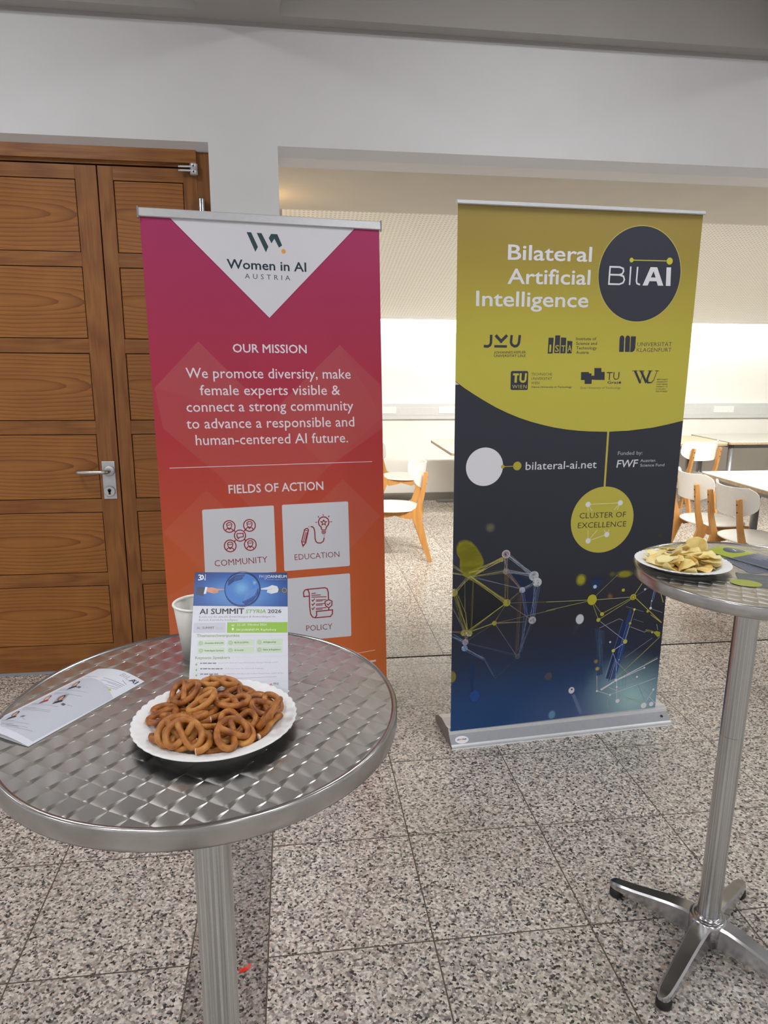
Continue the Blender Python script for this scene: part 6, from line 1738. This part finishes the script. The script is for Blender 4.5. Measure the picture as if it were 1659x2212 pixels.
MB().lathe([(.006, 0), (.006, .0015), (.003, .003)], 14, M=Matrix.Translation(cb + cU*(W2+.02) + cN*.024 + Vector((0, 0, zt-.018 - .006))) @ sn.to_track_quat('Z', 'Y').to_matrix().to_4x4()).build('screw', M_BLACK, by[0])

# ------------------------------------------------------------------ things on the pretzel table
def plate(name, label, loc, group, R=.1095, Rb=.074, h=.0165, rz=0):
    N_ = 44
    def wave(r, z, a):
        f = max(0, min(1, (r-Rb)/(R-Rb)))
        s = abs(math.sin(a*N_/2))
        return r + (.0016*s-.0008)*f*f, z + .0011*(s-.5)*f
    prof = [(.0, .0010), (Rb*.5, .0010), (Rb*.94, .0012), (Rb, .0022), (Rb+.006, .0065), (Rb+.014, .0125), (R-.012, h-.0032), (R-.004, h-.0006), (R, h), (R+.0004, h-.0007), (R-.004, h-.0016), (R-.012, h-.0044), (Rb+.013, .0110), (Rb+.006, .0048), (Rb+.001, .0003), (0, .0002)]
    o = MB().lathe(prof, 176, wave=wave, cap0=False, cap1=False).build(name, M_PAPER)
    o.location = loc; o.rotation_euler = (0, 0, rz)
    return tag(o, label, 'plate', group)
P1 = (-.1130, .8905, T1Z-.0024); P2 = (.9515, 1.552, T2Z-.0024)
plate('paper_plate', 'white fluted paper plate heaped with pretzels', P1, 'white paper plates')
plate('paper_plate', 'white fluted paper plate heaped with potato chips', P2, 'white paper plates', R=.112)

def snack_mat(name, stops, scale, rough, bump, speck=None):
    m, nt, b = new_mat(name); q = NB(nt)
    tc = q.n('ShaderNodeTexCoord').outputs['Object']
    info = q.n('ShaderNodeObjectInfo')
    sh = q.n('ShaderNodeVectorMath', operation='MULTIPLY_ADD'); nt.links.new(info.outputs['Random'], sh.inputs[0]); sh.inputs[1].default_value = (3, 7, 5); nt.links.new(tc, sh.inputs[2])
    n = q.noise(sh.outputs[0], scale, 3)
    f = q.m('ADD', n.outputs['Fac'], q.m('MULTIPLY', q.m('SUBTRACT', info.outputs['Random'], .5), .24))
    c = q.ramp(f, stops)
    if speck:
        n2 = q.noise(sh.outputs[0], scale*3, 1); c = q.mix(q.m('GREATER_THAN', n2.outputs['Fac'], speck[0]), c, speck[1])
    nt.links.new(c, b.inputs['Base Color']); b.inputs['Roughness'].default_value = rough
    bp_ = q.n('ShaderNodeBump'); bp_.inputs['Strength'].default_value = bump; bp_.inputs['Distance'].default_value = .001
    n3 = q.noise(sh.outputs[0], scale*5, 2); nt.links.new(n3.outputs['Fac'], bp_.inputs['Height']); nt.links.new(bp_.outputs[0], b.inputs['Normal'])
    return m
M_PRETZ = snack_mat('pretzel_crust', [(.25, hx('#7A3E16')), (.48, hx('#AC6A2C')), (.75, hx('#CC9048'))], 70, .42, .4)
M_CRUMB = snack_mat('pretzel_crumb', [(.3, hx('#D8BC8C')), (.7, hx('#F2E6CC'))], 300, .8, .4)
M_CHIP = snack_mat('potato_chip', [(.2, hx('#E8B860')), (.38, hx('#F5DC90')), (.75, hx('#FAECB4'))], 38, .45, .35, (.78, hx('#B88A3A')))
def smooth_path(pts, per=4):
    out = []
    n = len(pts)
    for i in range(n-1):
        p0, p1, p2, p3 = (Vector(pts[max(0, i-1)]), Vector(pts[i]), Vector(pts[i+1]), Vector(pts[min(n-1, i+2)]))
        for k in range(per):
            t = k/per
            out.append(.5*((2*p1)+(p2-p0)*t+(2*p0-5*p1+4*p2-p3)*t*t+(3*p1-p0-3*p2+p3)*t**3))
    out.append(Vector(pts[-1])); return out
def pretzel_mesh(kind=0):
    S = .0236
    P = [(.44, -.66, .10), (.24, -.22, .12), (.02, .14, .11), (-.2, .48, .02), (-.5, .74, 0), (-.84, .56, 0), (-.97, .1, 0), (-.78, -.38, 0), (-.42, -.68, 0), (0, -.8, 0), (.42, -.68, 0), (.78, -.38, 0), (.97, .1, 0), (.84, .56, 0), (.5, .74, 0), (.2, .48, -.02), (-.02, .14, -.08), (-.24, -.22, 0), (-.44, -.66, .08)]
    Q = [Vector((x, y*.92, z*.75))*S for x, y, z in smooth_path(P, 3)]
    mb = MB(); r = .0045
    if kind == 0:
        mb.tube(Q, r, 9)
    elif kind == 1:                                   # snapped pretzel: one loop left
        q = Q[len(Q)//2-14:len(Q)//2+24]
        mb.tube(q, r, 9, caps=False)
        for e, d in ((q[0], q[0]-q[1]), (q[-1], q[-1]-q[-2])):
            mb.lathe([(r*1.0, -.0004), (r*.96, .0010), (0, .0014)], 9, 1, Matrix.Translation(e) @ d.to_track_quat('Z', 'Y').to_matrix().to_4x4(), cap0=False)
    else:                                             # stick
        q = [Vector((-.026+.0052*k, .0015*math.sin(k*.7), 0)) for k in range(11)]
        mb.tube(q, r*.92, 9, caps=False)
        for e, d in ((q[0], q[0]-q[1]), (q[-1], q[-1]-q[-2])):
            mb.lathe([(r*.94, -.0004), (r*.9, .0010), (0, .0014)], 9, 1, Matrix.Translation(e) @ d.to_track_quat('Z', 'Y').to_matrix().to_4x4(), cap0=False)
    if kind == 0: return mb
    return mb
def chip_mesh(k):
    rnd = random.Random(50+k)
    a, b = rnd.uniform(.024, .030), rnd.uniform(.019, .024); cx, cy = rnd.uniform(4, 15), rnd.uniform(-6, 5)
    nr, na = 6, 30; pert = [rnd.uniform(-.0012, .0012) for _ in range(6)]
    def zf(x, y): return cx*x*x + cy*y*y + .0016*math.sin(90*x+k) * math.cos(70*y+2*k)
    top = [(0, 0, 0)]
    for i in range(1, nr+1):
        for j in range(na):
            t = 2*PI*j/na; q = i/nr; w = 1+.05*math.sin(2*t+k)+.04*math.sin(3*t+2*k)+.02*math.sin(7*t+k)
            x, y = a*q*w*math.cos(t), b*q*w*math.sin(t); top.append((x, y, zf(x, y) + (.0012*math.sin(5*t+k)*q**4)))
    n = len(top); vs = [(x, y, z+.0006) for x, y, z in top] + [(x, y, z-.0006) for x, y, z in top]
    fs = [(0, 1+j, 1+(j+1) % na) for j in range(na)]
    for i in range(nr-1):
        for j in range(na):
            p, q = 1+i*na+j, 1+i*na+(j+1) % na; fs.append((p, p+na, q+na, q))
    fs += [tuple(v+n for v in reversed(f)) for f in fs]
    o = 1+(nr-1)*na
    fs += [(o+j, o+j+n, o+(j+1) % na+n, o+(j+1) % na) for j in range(na)]
    return MB().add(vs, fs, 0, True)
PRETZEL_LABEL = ('whole salted brown pretzel in the heap on the white paper plate', 'broken curved pretzel piece with a pale snapped end on the heap', 'straight snapped pretzel stick lying on the heap of pretzels')
protos = {}
for kind, x, y, z, qw, qx, qy, qz in PRETZELS:
    if z > .034: continue
    if kind not in protos:
        o = protos[kind] = pretzel_mesh(kind).build(('pretzel', 'broken_pretzel', 'pretzel_stick')[kind], [M_PRETZ, M_CRUMB])
    else:
        o = protos[kind].copy(); COL.objects.link(o)
    o.rotation_mode = 'QUATERNION'; o.rotation_quaternion = (qw, qx, qy, qz); o.location = (P1[0]+x, P1[1]+y, P1[2]+z)
    tag(o, PRETZEL_LABEL[kind], 'pretzel', ('whole pretzels on the plate', 'broken pretzels on the plate', 'pretzel sticks on the plate')[kind])
chips = {}
for kind, x, y, z, qw, qx, qy, qz in CHIPS:
    if kind not in chips: o = chips[kind] = chip_mesh(kind).build('potato_chip', M_CHIP)
    else: o = chips[kind].copy(); COL.objects.link(o)
    o.rotation_mode = 'QUATERNION'; o.rotation_quaternion = (qw, qx, qy, qz); o.location = (P2[0]+x, P2[1]+y, P2[2]+z)
    tag(o, 'thin golden potato chip in the heap on the white paper plate', 'chip', 'potato chips on the plate')

# paper cup
cp = empty('paper_cup', (-.163, 1.131, T1Z-.0024))
tag(cp, 'plain white paper cup behind the leaning flyer on the pretzel table', 'cup')
MB().lathe([(.0270, .0), (.0276, .0), (.0392, .0925), (.0388, .0930), (.0266, .008), (0, .008)], 48, cap0=False, cap1=False).build('cup_wall', M_CUP, cp)
rimp = [(.0392+.0022*math.cos(t), .0935+.0022*math.sin(t)) for t in [2*PI*k/12 for k in range(13)]]
MB().lathe(rimp, 48, cap0=False, cap1=False).build('rolled_rim', M_CUP, cp)

# flyer leaning back against the cup
fl = empty('event_flyer', (FLY[0][0]*.5+FLY[1][0]*.5, FLY[0][1]*.5+FLY[1][1]*.5, T1Z-.0024))
tag(fl, 'blue and white AI SUMMIT flyer leaning on the paper cup behind the pretzel plate', 'flyer')
O = Vector(FLY[2]); U = (Vector(FLY[3])-O).normalized(); V = (Vector(FLY[0])-O).normalized(); N = V.cross(U).normalized(); N = N if N.y < 0 else -N
fw_, fh_ = (Vector(FLY[3])-O).length*1000, (Vector(FLY[0])-O).length*1000
A = Art(O, U, V, N, 1/.84); A.slab([(0, 0), (fw_, 0), (fw_, fh_), (0, fh_)], '#C9CBD6', '#C9CBD6', .0005)
def sky(u, v):
    t = u/fw_; d = math.hypot((u-fw_*.5)/(fw_*.42), (v-fh_*.19)/(fh_*.16))
    c = lerp3([(0, hx('#6E9AD0', K)), (.55, hx('#4F7FBE', K)), (1.05, hx('#2A55A0', K)), (1.6, hx('#22335F', K))], d)
    return (*c, 1)
A.grid([fw_*i/12 for i in range(13)], [FLYSPLIT*i/8 for i in range(9)], sky, 1)
A.run(ART_FLYER)
A.build('front_sheet', M_GLOSS, fl)
# folded leaflet lying on the table
def leaflet(name, label, group, pts, z, art, lift, th=.0016, fold=True, k=1/.84, split=None, back='#C6C9D2'):
    """pts: origin corner, corner along u, corner along v (world xy); lift(u, v) in metres"""
    o0 = Vector((*pts[0], z)); U = Vector((*pts[1], z))-o0; V = Vector((*pts[2], z))-o0
    w, h = U.length*1000, V.length*1000; U.normalize(); V.normalize()
    root = empty(name, ((Vector(pts[1])+Vector(pts[2]))*.5).to_3d() + Vector((0, 0, z)))
    tag(root, label, 'leaflet', group)
    A = Art(o0, U, V, Vector((0, 0, 1)), k)
    A.bend = lambda u, v, p: p + Vector((0, 0, lift(u/w, v/h)))
    us = [w*i/32 for i in range(33)]; vs = [h*i/20 for i in range(21)]
    A.grid(us, vs, lambda u, v: (*hx('#C6C9D2', k), 1.0), 0)
    n = 17*11
    art(A, w, h)
    A.build('cover', M_GLOSS, root)
    B = MB()
    nu, nv = 32, 20; T = []; Bt = []
    for j in range(nv+1):
        for i in range(nu+1):
            p = o0 + U*(w*i/nu*.001) + V*(h*j/nv*.001); l = lift(i/nu, j/nv)
            T.append(p+Vector((0, 0, l-.00012))-root.location); Bt.append(p+Vector((0, 0, l-.0006))-root.location)
    fs = [(j*(nu+1)+i, j*(nu+1)+i+1, (j+1)*(nu+1)+i+1, (j+1)*(nu+1)+i) for j in range(nv) for i in range(nu)]
    m = len(T); per = [i for i in range(nu+1)] + [(j*(nu+1)+nu) for j in range(1, nv+1)] + [nv*(nu+1)+i for i in reversed(range(nu))] + [j*(nu+1) for j in reversed(range(1, nv))]
    B.add(T+Bt, fs + [tuple(q+m for q in reversed(f)) for f in fs] + [(per[i], per[(i+1) % len(per)], per[(i+1) % len(per)]+m, per[i]+m) for i in range(len(per))], 0, True)
    B.build('folded_sheet', M_PAPER, root)
    if fold:
        C = MB(); T = []; Bt = []
        for j in range(nv+1):
            for i in range(nu+1):
                p = o0 + U*(w*i/nu*.001) + V*(h*j/nv*.001); l = lift(i/nu, j/nv)*.25 if (i/nu) else 0
                T.append(p+Vector((0, 0, max(.0003, l*.6)))-root.location); Bt.append(p+Vector((0, 0, max(.0, l*.6-.0003)))-root.location)
        C.add(T+Bt, fs + [tuple(q+m for q in reversed(f)) for f in fs], 0, True); C.build('inner_sheet', M_PAPER, root)
    return root
ZT1 = T1Z-.0024; ZT2 = T2Z-.0024
leaflet('folded_leaflet', 'white folded leaflet with portraits, lying left of the pretzel plate', 'leaflets on the bar tables', LEAF1, ZT1,
        lambda A, w, h: A.run(ART_LEAF), lambda u, v: .0006 + .0085*math.sin(PI*min(1, v*.98+.01))**1.0*(.55+.45*u))
def art_green(dark, seed, ring=True):
    def fn(A, w, h):
        A.poly('#9AA63C', 1, [(0, 0), (w, 0), (w, h), (0, h)])
        A.poly('#59606F', 1, [(w*.36, 0), (w*.42, h*.25), (w*.44, h*.5), (w*.42, h*.75), (w*.36, h), (w, h), (w, 0)])
        if ring: A.disc('#49505E', 1, w*.21, h*.5, h*.27, h*.27); A.line('#D8DADF', 1, 2.4, [(w*.17, h*.55), (w*.25, h*.45)]); A.disc('#D8DADF', 1, w*.25, h*.45, 2.4)
        A.disc('#66707F', 1, w*.75, h*.9, h*.35, h*.3, soft=.8)
        rn = random.Random(seed)
        for k in range(5):
            y = h*(.3+.09*k); A.line('#B9BDC8', 1, 1.3, [(w*.52, y), (w*(.62+.12*rn.random()), y)])
        for k in range(9):
            p = (w*rn.uniform(.5, 1), h*rn.uniform(.55, 1)); q_ = (w*rn.uniform(.5, 1), h*rn.uniform(.55, 1)); A.line('#8F97A6', .6, .6, [p, q_])
    return fn
leaflet('folded_leaflet', 'green and slate leaflet lying topmost beside the chip plate', 'leaflets on the bar tables', LEAF2, ZT2+.0030, art_green(0, 3), lambda u, v: .0010 + .009*math.sin(PI*min(1, max(0, v)))*.8+.003*u, back='#59606F')
leaflet('folded_leaflet', 'slate leaflet half hidden under the green and slate leaflet', 'leaflets on the bar tables', LEAF3, ZT2+.0003, art_green(1, 5, False), lambda u, v: .0008, fold=False)
def art_card(A, w, h):
    A.poly('#4B525C', 1, [(0, 0), (w, 0), (w, h), (0, h)])
    A.disc('#8F9A3C', 1, w*.06, h*.80, h*.34, h*.26); A.disc('#C9CCD4', 1, w*.47, h*.13, h*.12)
    rn = random.Random(9)
    for k in range(8): A.line('#C2C8B8', .8, .5, [(w*rn.uniform(.1, .9), h*rn.uniform(.1, .6)), (w*rn.uniform(.1, .9), h*rn.uniform(.2, .7))])
leaflet('folded_leaflet', 'dark grey leaflet at the near edge of the chip table, apart from the others', 'leaflets on the bar tables', LEAF4, ZT2+.0003, art_card, lambda u, v: .0008, fold=False)

# red scrap on the floor
rs = empty('candy_wrapper', (-.156, 1.568, 0))
tag(rs, 'small red foil scrap on the dark stone strip of the floor', 'litter')
MB().add([(-.016, -.006, .001), (-.004, -.007, .004), (.010, .001, .002), (.018, .012, .007), (.012, .012, .010), (.0, .007, .004), (-.013, .004, .006)], [(0, 1, 5, 6), (1, 2, 5), (2, 3, 4, 5)]).build('foil', M_RED, rs)
MB().tube([(-.014, -.003, .0012), (-.024, -.003, .0012), (-.036, -.001, .0012)], .0009, 6).build('thread', M_PAPER, rs)

# ------------------------------------------------------------------ back room: power duct, chairs, tables
du = empty('cable_duct', (3.3, YF, .988))
tag(du, 'light grey cable duct with white power sockets along the back wall', 'cable duct')
MB().box(-3.6, 3.6, -.050, 0, -.084, .084, bevel=.003).build('duct_body', M_DUCT, du)
MB().box(-3.6, 3.6, -.054, -.048, -.040, .042, bevel=.0015).build('duct_cover', M_DUCT, du)
def socket(xc, n):
    s = MB().box(-.041*n, .041*n, -.062, -.050, -.036, .036, bevel=.003).build('power_socket', M_SOCK, du); s.location = (xc-3.3, 0, .013)
    for i in range(n):
        x = (i-(n-1)/2)*.071
        wl_ = MB().lathe([(.0215, .0), (.0205, -.001), (.0195, .008), (0, .008)], 24, M=Matrix.Translation((x, -.0625, 0)) @ Matrix.Rotation(-PI/2, 4, 'X'), cap0=False, cap1=False).build('socket_well', M_DUCT, s)
        for dx in (-.0095, .0095):
            MB().lathe([(.0028, 0), (.0028, .002)], 8, M=Matrix.Translation((x+dx, -.0560, 0)) @ Matrix.Rotation(PI/2, 4, 'X')).build('pin_hole', M_BLACK, s)
socket(1.022, 2); socket(1.692, 3); socket(4.88, 3)

def super_ell(a, b, n, e=2.6):
    out = []
    for k in range(n):
        t = 2*PI*k/n; c, s_ = math.cos(t), math.sin(t)
        out.append((a*math.copysign(abs(c)**(2/e), c), b*math.copysign(abs(s_)**(2/e), s_)))
    return out
SEAT_Z, POST_T = .42, .71
def make_chair():
    root = empty('dining_chair', (0, 0, 0))
    # seat: dished rounded board
    o = super_ell(.205, .215, 44, 2.7); mb = MB(); vs = [(0, 0, SEAT_Z-.006)]; fs = []
    rings = [(.5, -.005), (.85, -.001), (.97, 0), (1.0, -.004), (1.0, -.011), (.975, -.014), (0.5, -.016)]
    for q, dz in rings:
        vs += [(x*q*(1-.06*(1 if x < 0 else 0)*0), y*q*(1-.10*max(0, -x/.205)), SEAT_Z+dz) for x, y in o]
    n = 44
    fs += [(0, 1+k, 1+(k+1) % n) for k in range(n)]
    for j in range(len(rings)-1):
        fs += [(1+j*n+k, 1+(j+1)*n+k, 1+(j+1)*n+(k+1) % n, 1+j*n+(k+1) % n) for k in range(n)]
    fs.append(tuple(1+(len(rings)-1)*n+k for k in reversed(range(n))))
    mb.add(vs, fs, 0, True).build('seat', M_SEAT, root, sharp=math.radians(50))
    # back shell: wide rounded plate bent round the sitter
    mb = MB(); nu, nv = 22, 10; T = []; B = []
    for j in range(nv+1):
        tv = -1+2*j/nv
        for i in range(nu+1):
            tu = -1+2*i/nu
            half = .232*(1-abs(tv)**2.6*.42) if tv < 0 else .232*(1-abs(tv)**5*.22)
            y = tu*half
            zc = .685 + tv*.098 - (.010*(1-tu*tu) if tv > 0 else -.030*(tu*tu)*0)
            x = -.247 + 1.75*y*y*1.15 + .10*(SEAT_Z+.26-zc)
            nx = Vector((1, -3.9*y, 0)).normalized()
            T.append(Vector((x, y, zc)) + nx*.0055); B.append(Vector((x, y, zc)) - nx*.0055)
    m = len(T); fs = [(j*(nu+1)+i, j*(nu+1)+i+1, (j+1)*(nu+1)+i+1, (j+1)*(nu+1)+i) for j in range(nv) for i in range(nu)]
    per = [i for i in range(nu+1)] + [(j*(nu+1)+nu) for j in range(1, nv+1)] + [nv*(nu+1)+i for i in reversed(range(nu))] + [j*(nu+1) for j in reversed(range(1, nv))]
    mb.add(T+B, fs + [tuple(q+m for q in reversed(f)) for f in fs], 0, True)
    mb.add(T+B, [(per[i], per[(i+1) % len(per)], per[(i+1) % len(per)]+m, per[i]+m) for i in range(len(per))], 0, False)
    mb.build('backrest', M_SEAT, root, sharp=math.radians(50))
    for sy in (-1, 1):
        y0 = sy*.168
        # rear leg: post above the knee, raking leg below it
        poly = [(-.300, 0), (-.268, 0), (-.160, .30), (-.128, .375), (-.135, .415), (-.165, .43), (-.196, .53), (-.225, POST_T), (-.232, POST_T+.004), (-.252, POST_T), (-.254, POST_T-.006), (-.228, .52), (-.2, .39)]
        lg = MB().prism(poly, y0-.012, y0+.012, 'xz').build('leg', M_BIRCH, root)
        for z, x in ((.675, -.2505), (.625, -.2435)):
            MB().lathe([(.005, 0), (.005, .003)], 10, M=Matrix.Translation((x, y0, z)) @ Matrix.Rotation(-PI/2-.12, 4, 'Y')).build('screw', M_BLACK, lg)
        yf = sy*.175
        MB().prism([(.192, 0), (.216, 0), (.178, .404), (.128, .404), (.132, .372)], yf-.012, yf+.012, 'xz').build('leg', M_BIRCH, root)
        MB().prism([(-.145, .368), (-.13, .404), (.14, .404), (.14, .368), (.10, .352), (.0, .375), (-.08, .352), (-.12, .345)], sy*.171-.010, sy*.171+.010, 'xz').build('side_rail', M_BIRCH, root)
    MB().box(.118, .138, -.165, .165, .368, .404).build('front_rail', M_BIRCH, root)
    return root
CH = [((.778, 5.375), math.radians(176), 'white and birch chair nearest the seam, its back to the yellow banner'),
      ((1.065, 6.74), math.radians(-12), 'white and birch chair near the back wall, half hidden by the pink banner'),
      ((3.98, 6.60), math.radians(104), 'white and birch chair facing the cream table by the back wall'),
      ((3.065, 4.685), math.radians(-2), 'white and birch chair tucked under the white table, further from the chip plate'),
      ((3.045, 4.17), math.radians(-2), 'white and birch chair at the white table, just behind the chip table')]
ch0 = None
for (x, y), a, lb in CH:
    c = make_chair() if ch0 is None else dup(ch0)
    if ch0 is None: ch0 = c
    c.location = (x, y, 0); c.rotation_euler = (0, 0, a)
    tag(c, lb, 'chair', 'white and birch chairs in the back room')

def desk(label, x0, x1, y0, y1, h, top, legs, apron=True, rnd=.03):
    root = empty('canteen_table', ((x0+x1)/2, (y0+y1)/2, 0)); cx, cy = root.location.x, root.location.y
    tag(root, label, 'table', 'canteen tables in the back room')
    def rr(d):
        pts = []
        for (sx, sy, a0) in ((1, 1, 0), (-1, 1, 90), (-1, -1, 180), (1, -1, 270)):
            for k in range(5):
                a = math.radians(a0+22.5*k); pts.append((sx*((x1-x0)/2-rnd)+(rnd-d)*math.cos(a), sy*((y1-y0)/2-rnd)+(rnd-d)*math.sin(a)))
        return pts
    tp = MB().prism(rr(0), h-.006, h, 'xy').build('tabletop', top, root)
    MB().prism(rr(.0015), h-.028, h-.006, 'xy').build('edge_band', M_PLY, root)
    for x, y in legs:
        MB().lathe([(.026, 0), (.028, .004), (.028, h-.028)], 18, M=Matrix.Translation((x-cx, y-cy, 0))).build('leg', M_LEG, root)
    if apron:
        ax0, ax1, ay0, ay1 = x0+.09, x1-.09, y0+.09, y1-.09
        for b in ((ax0, ax1, ay0, ay0+.02), (ax0, ax1, ay1-.02, ay1), (ax0, ax0+.02, ay0, ay1), (ax1-.02, ax1, ay0, ay1)):
            MB().box(b[0]-cx, b[1]-cx, b[2]-cy, b[3]-cy, h-.075, h-.028).build('apron', M_LEG, root)
    return root
desk('white canteen table with two chairs tucked in along one side', 3.035, 4.45, 3.72, 4.84, .75, M_TOPW, [(3.42, 4.70), (3.42, 3.86), (4.36, 4.72), (4.36, 3.85)])
desk('white canteen table against the back wall beside the cream topped table', 4.375, 6.2, 6.52, 7.25, .75, M_TOPW, [(4.46, 6.62), (6.1, 6.62), (4.46, 7.15), (6.1, 7.15)])
desk('cream topped canteen table behind the chair by the back wall', 3.30, 4.365, 6.52, 7.16, .742, M_TOPY, [(4.27, 7.06), (3.4, 6.62), (3.4, 7.06)])
desk('white canteen table mostly hidden behind the yellow banner, one rounded corner in view', 1.376, 2.62, 5.95, 6.95, .75, M_TOPW, [(1.95, 6.45), (2.5, 6.1), (2.5, 6.8)], False, .05)
tag(MB().box(1.56, 2.3, 7.37, 7.46, 0, .022, bevel=.004).build('floor_bar', M_LEG), 'flat dark metal bar on the floor at the foot of the back wall', 'bar')
ps = MB().box(-.15, .15, -.105, .105, 0, .0008).build('paper_sheet', M_PAPER); ps.location = (3.52, 4.50, .7503); ps.rotation_euler = (0, 0, .2)
tag(ps, 'plain white paper sheet lying on the white canteen table', 'paper')
